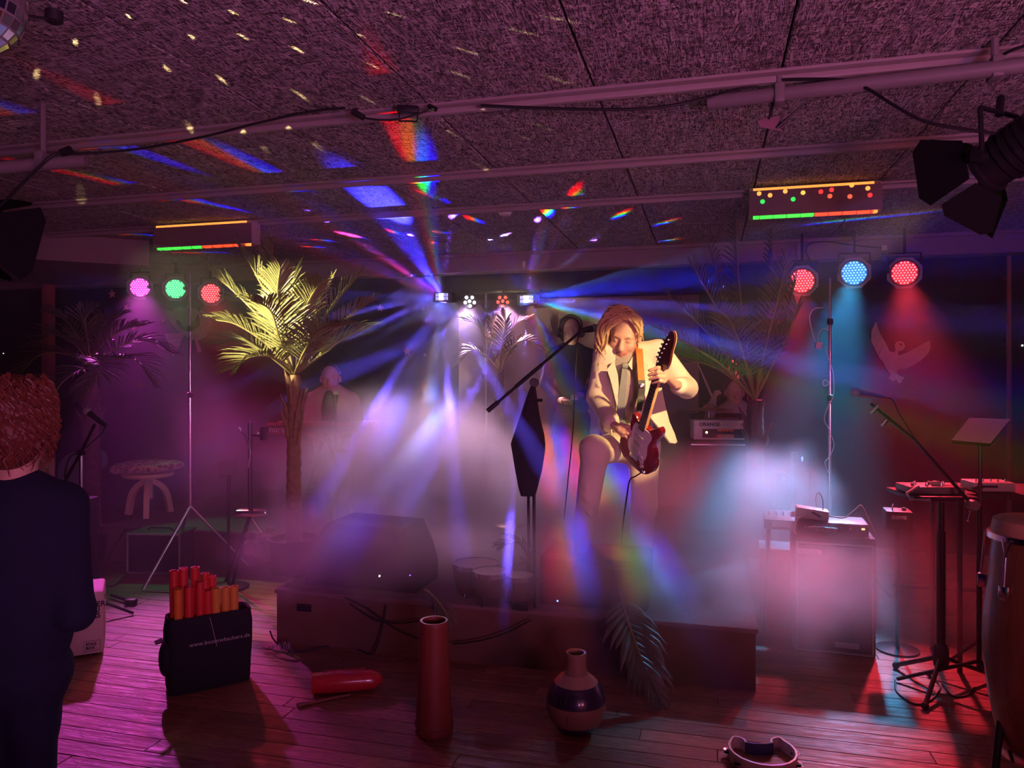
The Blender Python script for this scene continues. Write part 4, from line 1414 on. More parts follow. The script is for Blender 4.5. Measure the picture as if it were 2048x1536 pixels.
f.limb(SR, SL, .05, .05, .04)
HR, KR, AR = g_(1236, 892, .05), g_(1190, 905, -.27), g_(1166, 1068, -.19)
HL, KL, AL = g_(1288, 895, .08), g_(1287, 1010, .0), g_(1277, 1146, .08)
f.egg(g_(1262, 890, .06), (.13, .09, .10), k=.05)
f.chain([HR, KR, AR], [.065, .048, .036], .03)
f.chain([HL, KL, AL], [.068, .048, .036], .03)
body_me = f.mesh('body', [M_SKIN, M_LIP], 1)
f = Field(0.0042)
NL = lambda x, y, d: P(x, y, d)
hand(f, P(1350, 769, 3.87), P(1333, 752, 3.775),
     [P(1326, 735, 3.715), P(1326, 744.5, 3.70), P(1327, 754, 3.70), P(1328, 763, 3.71)],
     [P(1299, 741, 3.685), P(1298, 750, 3.68), P(1300, 758.5, 3.685), P(1305, 766, 3.70)], (0.002, -0.030, 0.006),
     [P(1336, 737, 3.78), P(1328, 724, 3.79), P(1319, 720, 3.80)], 0.0105)
hand(f, P(1228, 850, 4.05), P(1241, 859, 4.0),
     [P(1247, 852, 3.985), P(1248, 859, 3.975), P(1247, 866, 3.975), P(1244, 872, 3.985)],
     [P(1259, 857, 3.985), P(1262, 864, 3.98), P(1260, 871, 3.98), P(1254, 877, 3.985)], (0.004, -0.016, 0.006),
     [P(1243, 849, 3.99), P(1252, 852, 3.97), P(1259, 855, 3.975)], 0.0098)
hands_me = f.mesh('hands', [M_SKIN, M_LIP], 1)
bd = put('body', join('body', [M_SKIN, M_LIP], [head_me, body_me, hands_me]), man)
bd.location = -o
# hair: cap plus long strands swept to one side
f = Field(0.008)
f.egg(hd.w(0, -.028, .045), tuple(q * hd.s for q in (.081, .094, .084)), hd.rot, k=.01)
f.egg(hd.w(0, .09, -.03), tuple(q * hd.s for q in (.075, .075, .085)), hd.rot, k=.02, sub=True)
cap_me = f.mesh('cap', [M_BLOND], 1)
rq = random.Random(5)
st_ = []
for i in range(92):
    a = rq.uniform(-1, 1)
    root = hd.w(rq.uniform(-.03, .035), rq.uniform(-.06, .07), .118 + rq.uniform(-.005, .012))
    side = hd.w(-.055 - rq.uniform(0, .05), rq.uniform(-.02, .10), .10 + rq.uniform(-.02, .035))
    low = hd.w(-.075 - rq.uniform(0, .055), rq.uniform(.0, .12), rq.uniform(-.02, .05))
    tip = hd.w(-.06 - rq.uniform(0, .065), rq.uniform(.03, .115), rq.uniform(-.165, -.04))
    st_.append([root, side, low, tip])
for i in range(55):
    root = hd.w(rq.uniform(-.02, .03), rq.uniform(-.05, .075), .120)
    side = hd.w(.05 + rq.uniform(0, .02), rq.uniform(-.03, .085), .085 + rq.uniform(-.01, .02))
    tip = hd.w(.080 + rq.uniform(-.006, .012), rq.uniform(-.03, .055), rq.uniform(.0, .055))
    st_.append([root, side, tip])
for i in range(30):
    root = hd.w(rq.uniform(-.04, .02), rq.uniform(-.05, .05), .115)
    st_.append([root, root + hd.z * rq.uniform(.02, .04) + hd.x * rq.uniform(-.03, .01), hd.w(-.03 - rq.uniform(0, .06), rq.uniform(0, .09), .11 + rq.uniform(0, .05))])
hs_me = strands(st_, .0045, .009, 6, .017).mesh('strands', [M_BLOND], 60)
hair = put('hair', join('hair', [M_BLOND], [cap_me, hs_me]), man); hair.location = -o
br = MB()
for sg in (-1, 1):
    br.tube([hd.w(sg * .012, .088, .020), hd.w(sg * .032, .086, .026), hd.w(sg * .050, .072, .018)], [.0035, .0042, .002], 6)
eb = br.build('eyebrows', mat('eyebrow', (0.30, 0.18, 0.09), 0.7), man); eb.location = -o
# shirt
f = Field(0.010)
f.egg(g_(1255, 765, .01), (.145, .098, .20), k=.05)
f.egg(g_(1257, 845, .05), (.138, .105, .17), k=.06)
f.limb(g_(1228, 722, .0), g_(1286, 716, .0), .05, .05, .05)
for i, (x0, y0, x1, y1) in enumerate([(1240, 770, 1226, 800), (1262, 760, 1266, 800), (1238, 810, 1228, 840), (1264, 812, 1270, 850), (1246, 830, 1262, 842)]):
    f.limb(g_(x0, y0, -.085), g_(x1, y1, -.075), .008, .005, .012)
sh = put('shirt', f.mesh('shirt', [M_SHIRT], 1), man); sh.location = -o
# collar and tie
cl = MB()
for pts in ([g_(1236, 716, -.07), g_(1228, 726, -.06), g_(1236, 742, -.10), g_(1246, 730, -.11)], [g_(1266, 712, -.07), g_(1276, 718, -.06), g_(1264, 740, -.10), g_(1256, 729, -.11)]):
    a = [p + Vector((0, .004, 0)) for p in pts]
    cl.add(list(pts) + a, [(0, 1, 2, 3), (7, 6, 5, 4), (0, 4, 5, 1), (1, 5, 6, 2), (2, 6, 7, 3), (3, 7, 4, 0)])
c_ = cl.build('collar', M_COLLAR, man); c_.location = -o
ti = strip([g_(1250, 729, -.122), g_(1248, 752, -.125), g_(1244, 790, -.125), g_(1242, 825, -.12), g_(1243, 852, -.11)], (.026, .052), .008, (1, 0, 0))
t_ = ti.build('tie', M_TIE, man); t_.location = -o
kn_ = MB().box(g_(1250, 731, -.128), (.036, .018, .034), bev=.008).build('tie_knot', M_TIE, man); kn_.location = -o
# jacket
f = Field(0.0105)
f.egg(g_(1256, 768, .012), (.172, .118, .215), k=.05)
f.egg(g_(1252, 842, .05), (.160, .122, .150), k=.06)
f.limb(g_(1210, 708, .0), g_(1316, 702, .0), .062, .062, .05)
f.chain([SR, ER, g_(1222, 842, -.21)], [.066, .056, .049], .025)
f.chain([SL, EL, P(1357, 772, 3.97)], [.066, .058, .048], .025)
for a, b_ in (((1196, 770, -.05), (1212, 776, -.045)), ((1188, 800, -.03), (1208, 806, -.04)), ((1205, 825, -.12), (1222, 822, -.14)), ((1350, 755, -.08), (1368, 770, -.09)), ((1358, 745, -.06), (1376, 758, -.07))):
    f.limb(g_(*a), g_(*b_), .010, .006, .012)
f.block(g_(1258, 790, -.135), (.125, .20, .50), rad=.02, k=.01, sub=True)
f.egg(g_(1260, 860, -.13), (.105, .11, .13), k=.01, sub=True)
f.limb(g_(1254, 700, -.01), g_(1253, 730, -.05), .066, .062, .01, sub=True)
jk = put('jacket', f.mesh('jacket', [M_SUIT], 1), man); jk.location = -o
# lapels, pocket flap, open tail
lp_ = MB()
for pts in ([g_(1228, 722, -.10), g_(1214, 738, -.115), g_(1222, 764, -.125), g_(1234, 812, -.128), g_(1240, 800, -.125), g_(1236, 750, -.12)],
            [g_(1278, 716, -.10), g_(1296, 730, -.115), g_(1290, 760, -.125), g_(1282, 812, -.128), g_(1276, 800, -.125), g_(1272, 745, -.12)]):
    a = [p + Vector((0, .010, 0)) for p in pts]
    lp_.add(list(pts) + a, [(0, 1, 2, 3, 4, 5), (11, 10, 9, 8, 7, 6)] + [(i, 6 + i, 6 + (i + 1) % 6, (i + 1) % 6) for i in range(6)])
l_ = lp_.build('lapel', M_SUIT, man); l_.location = -o
pk = sheet([[g_(1199, 729, -.118), g_(1214, 730, -.13)], [g_(1200, 742, -.12), g_(1215, 743, -.132)]], .006).build('pocket_flap', M_SUIT, man); pk.location = -o
tl = sheet([[g_(1288, 785, -.10), g_(1304, 780, -.08), g_(1322, 775, -.02)],
            [g_(1292, 815, -.12), g_(1310, 815, -.10), g_(1330, 815, -.03)],
            [g_(1302, 838, -.14), g_(1322, 845, -.12), g_(1338, 845, -.05)],
            [g_(1322, 862, -.15), g_(1340, 870, -.12), g_(1348, 868, -.06)],
            [g_(1340, 886, -.15), g_(1349, 888, -.13), g_(1353, 884, -.08)]], .010).build('jacket_tail', M_SUIT, man); tl.location = -o
tl2 = sheet([[g_(1206, 800, -.10), g_(1222, 806, -.13)], [g_(1204, 835, -.08), g_(1222, 842, -.12)], [g_(1210, 862, -.07), g_(1224, 868, -.10)]], .010).build('jacket_tail', M_SUIT, man); tl2.location = -o
# trousers
f = Field(0.011)
f.egg(g_(1262, 888, .06), (.160, .120, .115), k=.05)
f.chain([HR, KR, AR], [.092, .074, .060], .035)
f.chain([HL, KL, AL], [.095, .072, .064], .04)
f.egg(g_(1186, 893, -.27), (.070, .075, .066), k=.03)
for i in range(6):
    x = 1205 + i * 5
    f.limb(g_(x, 880 + i * 2, -.30 + i * .03), g_(x + 6, 920 - i, -.26 + i * .03), .009, .005, .012)
for i in range(5):
    f.limb(g_(1172 - i, 925 + 24 * i, -.30), g_(1192 - i, 940 + 24 * i, -.28), .008, .004, .014)
    f.limb(g_(1272, 930 + 30 * i, -.02), g_(1296, 940 + 30 * i, -.02), .008, .004, .014)
tr_ = put('trousers', f.mesh('trousers', [M_SUIT], 1), man); tr_.location = -o
for A_, dx in ((AR, -.02), (AL, 0.02)):
    f = Field(0.010)
    f.limb(A_ + Vector((0, .02, -.02)), A_ + Vector((dx, -.10, -.075)), .045, .036, .02)
    f.limb(A_ + Vector((0, .03, -.075)), A_ + Vector((dx, -.15, -.080)), .034, .030, .02)
    so = put('shoe', f.mesh('shoe', [mat('white_shoe', (0.6, 0.55, 0.45), 0.5)], 1), man); so.location = -o

# ---- the electric guitar
E_, T_ = P(1270, 931, 4.05), P(1349, 658, 3.60)
ga = (T_ - E_).normalized()
gl = (T_ - E_).length
gn = Vector((-.80, -.58, -.10)); gn = (gn - ga * gn.dot(ga)).normalized()
gx = ga.cross(gn).normalized()          # to the right of the picture
gt = thing('electric_guitar', 'dark red sunburst electric guitar with white pickguard held by the man in the cream suit', 'guitar', E_)
M3 = Matrix((gx, ga, gn)).transposed()
gt.rotation_euler = M3.to_euler()
S = gl / 0.98
half = [(0, 0), (.09, .008), (.142, .055), (.158, .115), (.138, .18), (.108, .225), (.112, .275), (.132, .325), (.128, .362), (.105, .372), (.078, .345), (.055, .318), (.030, .312)]
other = [(-.030, .312), (-.052, .310), (-.075, .330), (-.100, .340), (-.120, .322), (-.116, .28), (-.104, .235), (-.130, .18), (-.158, .115), (-.142, .055), (-.09, .008)]
poly = blob([(x * S, y * S) for x, y in half + other], 3)
k = len(poly)
b = MB()
lay = [(0.94, -.023), (1.0, -.017), (1.0, .016), (.94, .022)]
vs = []
cx_, cy_ = 0, .16 * S
for sc_, z in lay:
    vs += [((x - cx_) * sc_ + cx_, (y - cy_) * sc_ + cy_, z) for x, y in poly]
fs = [tuple(range(k - 1, -1, -1)), tuple(range(3 * k, 4 * k))]
for l in range(3):
    fs += [(l * k + i, l * k + (i + 1) % k, (l + 1) * k + (i + 1) % k, (l + 1) * k + i) for i in range(k)]
b.add(vs, fs).build('guitar_body', mat('sunburst', (0.20, 0.010, 0.018), 0.2, var=0.8, scale=5, spec=0.6, coat=0.6), gt, smooth=50)
pg = blob([(x * S, y * S) for x, y in [(-.02, .07), (.03, .075), (.075, .10), (.085, .15), (.072, .21), (.085, .27), (.07, .30), (.03, .305), (-.03, .30), (-.06, .30), (-.075, .26), (-.07, .20), (-.085, .15), (-.06, .10)]], 3)
MB().prism(pg, .003, (0, 0, .0222), (1, 0, 0), (0, 1, 0)).build('pickguard', mat('pickguard', (0.75, 0.70, 0.64), 0.35), gt)
for yy in (.135, .185, .235):
    pkp = MB().box((0, yy * S, .028), (.066 * S, .018 * S, .010), bev=.003).build('pickup', M_CREAM, gt)
MB().box((0, .085 * S, .029), (.075 * S, .03 * S, .010), bev=.002).build('bridge', M_CHROME, gt)
for kx, ky in ((.055, .115), (.068, .09), (.078, .065)):
    MB().lathe([(.011, 0), (.010, .012), (0, .012)], 12, (kx * S, ky * S, .024), (0, 0, 1), cap=False).build('control_knob', M_CREAM, gt)
MB().box((0, .515 * S, .020), (.047 * S, .42 * S, .024), bev=.007).build('neck', mat('maple', (0.72, 0.42, 0.15), 0.35), gt)
MB().box((0, .505 * S, .035), (.046 * S, .43 * S, .006), bev=.001).build('fretboard', mat('rosewood', (0.035, 0.016, 0.012), 0.5), gt)
for i in range(20):
    y = .72 - .62 * (1 - 2 ** (-i / 12.0))
    MB().box((0, y * S, .0388), (.045 * S, .0022, .0018)).build('fret', M_STEEL, gt)
hs = blob([(x * S, y * S) for x, y in [(-.024, .715), (.024, .715), (.030, .735), (.052, .75), (.060, .80), (.052, .87), (.052, .93), (.035, .975), (.008, .978), (-.004, .945), (-.022, .86), (-.03, .76)]], 3)
MB().prism(hs, .014, (0, 0, .018), (1, 0, 0), (0, 1, 0)).build('headstock', mat('dark_headstock', (0.055, 0.008, 0.008), 0.3, coat=0.5), gt)
MB().prism([(x * 1.0, y) for x, y in hs], .004, (0, 0, .0135), (1, 0, 0), (0, 1, 0)).build('headstock_back', mat('maple', (0.72, 0.42, 0.15), 0.35), gt)
for i in range(6):
    MB().lathe([(.006, 0), (.006, .012), (.003, .016)], 8, (-.012 * S + i * .006 * S, (.77 + i * .032) * S, .032), (0, 0, 1)).bar((-.03 * S + i * .003, (.775 + i * .03) * S, .024), (-.048 * S + i * .003, (.78 + i * .03) * S, .024), .006).build('tuning_peg', M_CHROME, gt)
for i in range(6):
    x = (i - 2.5) * .0065 * S
    MB().bar((x * 1.4, .085 * S, .036), (x, .72 * S, .0405), .0006, 4).build('string', M_STEEL, gt)
jk_ = MB().lathe([(.012, 0), (.008, .01)], 12, (.10 * S, .035 * S, .022), (.3, -.4, .8)).build('jack_plate', M_CHROME, gt)
# strap
sp = thing('guitar_strap', 'orange guitar strap with black leather end over the shoulder', 'strap', g_(1280, 700, -.08))
oo = sp.location.copy()
strip([q - oo for q in [g_(1270, 694, .06), g_(1277, 690, .0), g_(1279, 705, -.09), g_(1281, 735, -.135), g_(1283, 762, -.15)]], .038, .004, (1, .1, 0)).build('webbing', M_STRAP, sp)
strip([q - oo for q in [g_(1283, 760, -.152), g_(1284, 776, -.158), g_(1281, 800, -.165), P(1278, 822, 4.08)]], (.042, .030), .005, (1, .1, 0)).build('leather_end', M_BLACK, sp)
MB().box(g_(1283, 772, -.16) - oo, (.034, .008, .030), bev=.004).build('buckle', M_CHROME, sp)
# guitar lead
cable([P(1283, 915, 4.02), P(1285, 940, 4.0), P(1272, 952, 4.0), P(1260, 960, 4.02), P(1254, 990, 4.05), P(1246, 1050, 4.1), P(1240, 1120, 4.15)], .0042, 'thin black lead hanging from the electric guitar')

# ---- simpler players in the haze and the onlooker in front
def player(label, o, hd, garment, hairm, skin, arms, chest, belly, hair_len=0.0, legs=None, legm=None, res=.013, shirt=None, headgear=None, chest_r=(.17, .11, .20), belly_r=(.155, .115, .19)):
    t = thing('person', label, 'person', o)
    f = Field(res * 0.62)
    hd.add(f, 0, None, True)
    f.limb(hd.w(0, -.02, -.05), chest + Vector((0, 0, .16)), .052, .058, .03)
    h_me = f.mesh('head', [skin], 1)
    f = Field(res)
    f.egg(chest, [q * .75 for q in chest_r], k=.05)
    f.egg(belly, [q * .75 for q in belly_r], k=.05)
    f.limb(chest + Vector((0, 0, .10)), chest + Vector((0, 0, .17)), .06, .055, .03)
    for a in arms:
        f.limb(chest + Vector((0, 0, .10)), a[0], .05, .045, .03)
        f.chain(a[:3], [.042, .034, .024], .02)
    for l in legs or []:
        f.chain(l, [.07, .05, .035], .03)
    b_me = f.mesh('body', [skin], 1)
    f = Field(res * 0.42)
    for a in arms:
        w, p = Vector(a[2]), Vector(a[3])
        d = (p - w).normalized(); s, u, _ = frame(d)
        up = u if u.z > 0 else -u
        kn = [p + d * .03 + s * x for x in (-.030, -.010, .010, .028)]
        tp = [q + d * .045 - up * .035 for q in kn]
        hand(f, w, p, kn, tp, up * .008 + d * .012, [p + s * -.035 + d * .01, p + s * -.045 + d * .04 - up * .02], .009)
    n_me = f.mesh('hands', [skin], 0)
    put('body', join('body', [skin], [h_me, b_me, n_me]), t).location = -Vector(o)
    f = Field(res)
    f.egg(chest, chest_r, k=.05)
    f.egg(belly, belly_r, k=.06)
    for a in arms:
        f.limb(chest + Vector((0, 0, .12)), a[0], .07, .062, .04)
        wr = Vector(a[1]).lerp(Vector(a[2]), a[4] if len(a) > 4 else 0.92)
        f.chain([a[0], a[1], wr], [.062, .052, .043], .025)
    put('jacket', f.mesh('jacket', [garment], 1), t).location = -Vector(o)
    if legs:
        f = Field(res)
        f.egg(belly - Vector((0, 0, .16)), (.16, .12, .12), k=.05)
        for l in legs:
            f.chain(l, [.085, .065, .055], .035)
        put('trousers', f.mesh('trousers', [legm], 1), t).location = -Vector(o)
    if shirt is not None:
        f = Field(res)
        f.egg(chest + hd.y * 0.0 + Vector((0, -.035, -.02)), (chest_r[0] * .45, chest_r[1] * .95, chest_r[2] * .95), k=.03)
        put('shirt', f.mesh('shirt', [shirt], 1), t).location = -Vector(o)
    f = Field(res * .7)
    s = hd.s
    f.egg(hd.w(0, -.026, .040), (.083 * s, .096 * s, .088 * s), hd.rot, k=.02)
    if hair_len:
        f.egg(hd.w(0, -.045, .0 - hair_len * .2), (.098 * s, .084 * s, (.10 + hair_len * .25) * s), hd.rot, k=.04)
    f.egg(hd.w(0, .095, -.04), (.075 * s, .078 * s, .10 * s), hd.rot, k=.02, sub=True)
    put('hair', f.mesh('hair', [hairm], 1), t).location = -Vector(o)
    return t
# keyboard player
d = 6.1
k_ = lambda x, y, dd=0.0: P(x, y, d + dd)
o = Vector((k_(655, 800).x, d, ZS))
hk = Head(k_(661, 757), (.12, -.95, -.12), (0, 0, 1), 1.0)
player('keyboard player in a pink jacket half hidden by fog', o, hk, mat('pink_jacket', (0.75, 0.42, 0.45), 0.8), M_DARKH, M_SKIN, [
    [k_(625, 800), k_(612, 850, -.05), k_(628, 872, -.3), k_(636, 874, -.36)],
    [k_(703, 800), k_(718, 850, -.05), k_(700, 872, -.3), k_(694, 874, -.36)]], k_(663, 815), k_(663, 880), 0.0,
    [[k_(650, 930), k_(645, 960, -.3), k_(645, 1040, -.2)], [k_(680, 930), k_(685, 960, -.3), k_(685, 1040, -.2)]], M_NAVYC, shirt=M_BLACK)
# player with headphones
d = 6.35
o = Vector((k_(1142, 800).x, d, ZS))
hh = Head(k_(1141, 663), (.10, -.95, -.10), (0, 0, 1), 1.0)
tp_ = player('dark haired player with headphones in the haze left of the guitarist', o, hh, M_NAVYC, M_DARKH, M_SKIN2, [
    [k_(1105, 712), k_(1092, 765, -.05), k_(1118, 800, -.25), k_(1126, 800, -.30)],
    [k_(1180, 712), k_(1194, 765, -.05), k_(1166, 790, -.25), k_(1158, 790, -.30)]], k_(1142, 730), k_(1143, 800), 0.02,
    [[k_(1125, 850), k_(1122, 930, -.05), k_(1120, 1020, 0)], [k_(1160, 850), k_(1163, 930, -.05), k_(1165, 1020, 0)]], M_NAVYC)
hp = thing('headphones', 'black headphones worn by the dark haired player', 'headphones', hh.c)
MB().tube([q - hh.c for q in curve([hh.w(-.098, -.01, 0), hh.w(-.088, -.012, .09), hh.w(0, -.012, .142), hh.w(.088, -.012, .09), hh.w(.098, -.01, 0)], 6)], .009, 8).build('headband', M_BLACK, hp)
for sg in (-1, 1):
    MB().lathe([(.042, 0), (.042, .02), (.03, .032)], 16, hh.w(sg * .088, -.008, -.008) - hh.c, hh.x * sg).build('ear_cup', M_BLACK, hp)
# drummer
d = 6.35
o = Vector((k_(1470, 820).x, d, ZS))
hdm = Head(k_(1469, 785), (-.15, -.95, -.10), (0, 0, 1), .98)
player('drummer raising a stick behind the amplifier', o, hdm, mat('pale_shirt', (0.38, 0.34, 0.34), 0.8), M_DARKH, M_SKIN2, [
    [k_(1435, 830), k_(1412, 868, -.1), k_(1424, 812, -.32), k_(1427, 800, -.34), .8],
    [k_(1505, 830), k_(1525, 880, -.1), k_(1500, 890, -.32), k_(1490, 888, -.36), .8]], k_(1470, 845), k_(1470, 900), 0.0,
    [[k_(1455, 945), k_(1440, 960, -.35), k_(1440, 1030, -.3)], [k_(1485, 945), k_(1500, 960, -.35), k_(1500, 1030, -.3)]], M_NAVYC)
ds = thing('drumstick', 'pale drumstick raised by the drummer', 'drumstick', k_(1430, 806, -.36))
oo = ds.location.copy()
MB().tube([k_(1432, 812, -.36) - oo, k_(1412, 765, -.42) - oo, k_(1396, 728, -.46) - oo], [.008, .0075, .004], 8).build('shaft', mat('hickory', (0.55, 0.35, 0.25), 0.5), ds)
MB().ball(k_(1395, 725, -.46) - oo, .007, 8, (1, 1, 1.5)).build('tip', mat('hickory', (0.55, 0.35, 0.25), 0.5), ds)

# onlooker in front, seen from behind
d = 2.2
o = Vector((k_(40, 800).x, d, 0))
ho = Head(k_(42, 838), (.10, .98, -.05), (0, 0, 1), 1.02)
wm = player('onlooker with auburn hair in a dark shirt seen from behind at the left edge', o, ho, M_NAVYC, M_BROWN, M_SKIN2, [
    [k_(128, 1010, .02), k_(150, 1225, -.02), k_(60, 1290, .15), k_(30, 1290, .18), .05],
    [k_(-62, 1010, .02), k_(-90, 1225, -.02), k_(0, 1300, .15), k_(20, 1300, .18), .05]], k_(33, 1095, 0), k_(30, 1230, 0), 0.10,
    [[k_(70, 1350, 0), Vector((k_(66, 0).x, d, .48)), Vector((k_(66, 0).x, d, .07))], [k_(-12, 1350, 0), Vector((k_(-10, 0).x, d, .48)), Vector((k_(-10, 0).x, d, .07))]], M_NAVYC, res=.011,
    chest_r=(.19, .125, .24), belly_r=(.165, .13, .24))
rq = random.Random(8)
st_ = []
for i in range(620):
    a = rq.uniform(0, 2 * PI); z0 = rq.uniform(-.04, .125); ln_ = rq.uniform(.07, .13)
    ph = rq.uniform(0, 6.28); amp_ = rq.uniform(.004, .012)
    pts = []
    for q in range(7):
        z = z0 - q / 6 * ln_
        e = math.sqrt(max(.08, 1 - ((z - .02) / .130) ** 2)) if z > .02 else 1.0 - .12 * max(0, (-.06 - z) / .06)
        wv_ = amp_ * math.sin(ph + q * 1.9)
        rx, ry = .101 * e + wv_ + .004 * q / 6, .104 * e + wv_
        aa = a + .10 * math.cos(ph + q * 1.9)
        pts.append(ho.w(rx * math.cos(aa), -.028 + ry * math.sin(aa), z + .008))
    st_.append(pts)
lk = strands(st_, .0026, .0048, 12, .003).build('hair_strands', M_BROWN, wm); lk.location = -o; lk['kind'] = 'stuff'
for A_ in (Vector((k_(66, 0).x, d, .05)), Vector((k_(-10, 0).x, d, .05))):
    f = Field(.012)
    f.limb(A_ + Vector((0, -.05, 0)), A_ + Vector((0, .15, -.01)), .045, .036, .02)
    put('shoe', f.mesh('shoe', [M_BLACK], 1), wm).location = -o

# ---------------------------------------------------------------- things on and around the stage
M_CLOTH = mat('black_cloth', (0.022, 0.020, 0.024), 0.95, bump=0.4, bscale=20)
M_GRILLE = mat('grille_cloth', (0.035, 0.035, 0.042), 0.9, var=0.4, scale=120, bump=0.3)
M_TOLEX = mat('black_tolex', (0.030, 0.028, 0.030), 0.7, bump=0.3, bscale=140)
M_PIPING = mat('grey_piping', (0.30, 0.28, 0.27), 0.6)
M_SKINHEAD = mat('drum_head', (0.75, 0.58, 0.45), 0.5)

def mic(parent, tip, tail, o, green=False):
    tip, tail = Vector(tip) - o, Vector(tail) - o
    ax = (tail - tip).normalized()
    L = (tail - tip).length
    MB().ball(tip + ax * .022, .025, 14).build('mic_grille', mat('mic_mesh', (0.35, 0.35, 0.37), 0.4, metal=0.8, bump=0.6, bscale=300), parent)
    MB().tube([tip + ax * .040, tip + ax * .055, tip + ax * L], [.020, .020, .012], 12).build('mic_body', M_CHROME if green else M_BLACKM, parent)

# boom stand with the folded parasol cover in the middle
d = 4.15
jn = P(1068, 768, d)
o = Vector((jn.x, jn.y, ZS))
t = thing('boom_mic_stand', 'black boom microphone stand left of the guitarist', 'mic stand', o)
MB().tube([(0, 0, .05), (0, 0, jn.z - ZS)], .009, 10).build('upright', M_BLACKM, t)
MB().tube([P(975, 822, d - .1) - o, P(1160, 664, d + .12) - o], .0085, 10).build('boom_arm', M_BLACKM, t)
MB().tube([P(975, 822, d - .1) - o, P(996, 804, d - .08) - o], .013, 10).build('counterweight', M_BLACK, t)
MB().tube([P(1030, 775, d - .03) - o, P(1084, 729, d + .03) - o], .0115, 10).build('boom_sleeve', M_BLACKM, t)
MB().lathe([(.022, -.02), (.026, -.012), (.026, .012), (.022, .02)], 16, jn - o + Vector((0, -.02, .008)), (0, 1, 0)).build('swivel', M_BLACK, t)
MB().tube([jn - o + Vector((.02, -.01, -.09)), jn - o + Vector((.045, -.02, -.09))], .009, 8).build('wing_knob', M_BLACK, t)
for k in range(3):
    a = 2 * PI * k / 3 + .5
    MB().bar((0, 0, .07), (.32 * math.cos(a), .32 * math.sin(a), .012), .008).build('leg', M_BLACKM, t)
tm = P(1196, 655, d + .16)
mic(t, tm, P(1158, 662, d + .12), o)
c_ = MB().tube([q - o for q in curve([P(1158, 664, d + .12), P(1154, 690, d + .1), P(1150, 760, d + .08), P(1146, 860, d + .06), P(1136, 960, d + .04), P(1128, 1040, d)], 6)], .0035, 6).build('mic_cable', M_CABLE, t)
o2 = P(1056, 990, d - .03)
t = thing('folded_parasol', 'folded black parasol hanging upright on the boom stand', 'parasol', o2)
rows = [(1066, 772, 5), (1064, 790, 10), (1060, 830, 20), (1058, 870, 32), (1056, 888, 36), (1057, 905, 34), (1057, 940, 28), (1056, 975, 20), (1056, 992, 15)]
vs, fs = [], []
n = 20
for i, (x, y, hw) in enumerate(rows):
    c = P(x, y, d - .03) - o2
    for j in range(n):
        a = 2 * PI * j / n
        w = hw / F * d * (1.0 if j % 2 else .86)
        vs.append(c + Vector((w * math.cos(a), w * .55 * math.sin(a), 0)))
for i in range(len(rows) - 1):
    for j in range(n):
        fs.append((i * n + j, i * n + (j + 1) % n, (i + 1) * n + (j + 1) % n, (i + 1) * n + j))
MB().add(vs, fs + [tuple(range(n)), tuple((len(rows) - 1) * n + j for j in range(n - 1, -1, -1))]).build('canopy', M_CLOTH, t, smooth=60)
MB().bar(P(1057, 990, d - .03) - o2, Vector((P(1057, 990, d).x - o2.x, -.0, ZS + .01 - o2.z)), .008).build('shaft', M_BLACKM, t)

# stage monitors
def wedge(px, py, dd, w, h, dep, rz, label, name='stage_monitor'):
    p = P(px, py, dd)
    t = thing(name, label, 'speaker', (p.x, p.y, ZS), rz, 'floor monitors')
    prof = [(-dep / 2, 0), (dep / 2, 0), (dep / 2, h * .35), (dep * .12, h), (-dep * .30, h * .98), (-dep / 2, h * .5)]
    MB().prism([(y, z) for y, z in prof], w, (-w / 2, 0, 0), (0, 1, 0), (0, 0, 1)).build('cabinet', M_TOLEX, t)
    a, b_ = Vector((0, -dep / 2, h * .5)), Vector((0, -dep * .30, h * .98))
    nrm = Vector((0, -(b_.z - a.z), b_.y - a.y)).normalized()
    g = [[a + Vector((-w * .44, 0, 0)) + nrm * .006, a + Vector((w * .44, 0, 0)) + nrm * .006], [b_ + Vector((-w * .44, 0, 0)) + nrm * .006, b_ + Vector((w * .44, 0, 0)) + nrm * .006]]
    sheet(g, .008).build('grille', M_GRILLE, t)
    for s in (-1, 1):
        MB().box((s * (w / 2 + .003), 0, h * .5), (.008, .10, .03), bev=.003).build('handle', M_BLACK, t)
    return t
# left monitor, rounded shape
p = P(745, 1160, 4.35)
t = thing('stage_monitor', 'large dark stage monitor with slanted shoulders in the left fog', 'speaker', (p.x, p.y, ZS), RZ, 'floor monitors')
pr = [(-.34, 0), (.34, 0), (.345, .10), (.31, .22), (.25, .345), (-.20, .36), (-.28, .26), (-.345, .12)]
MB().prism(pr, -.34, (0, -.17, 0), (1, 0, 0), (0, 0, 1)).build('cabinet', M_TOLEX, t)
MB().prism([(x * .9, .03 + z * .86) for x, z in pr], .01, (0, -.172, 0), (1, 0, 0), (0, 0, 1)).build('grille', M_GRILLE, t)
MB().ball((.13, -.185, .085), .005, 8).build('indicator', glow('tiny_white', (1, 1, .9), 8), t)
MB().ball((.31, -.18, .10), .004, 8).build('indicator', glow('tiny_violet', (.3, .1, 1), 5), t)
# right box under the raised foot
p = P(1195, 1200, 4.0)
t = thing('speaker_box', 'dark speaker box on the stage edge under the raised foot', 'speaker', (p.x, p.y, ZS), RZ, 'floor monitors')
MB().box((0, 0, .13), (.56, .36, .26), bev=.02).build('cabinet', M_TOLEX, t)
MB().box((0, -.183, .12), (.48, .012, .19), bev=.004).build('grille', M_GRILLE, t)
MB().box((0, -.184, .237), (.50, .010, .025), bev=.003).build('control_strip', M_BLACKM, t)
MB().ball((-.18, -.19, .03), .004, 8).build('indicator', glow('tiny_blue', (.1, .25, 1), 14), t)
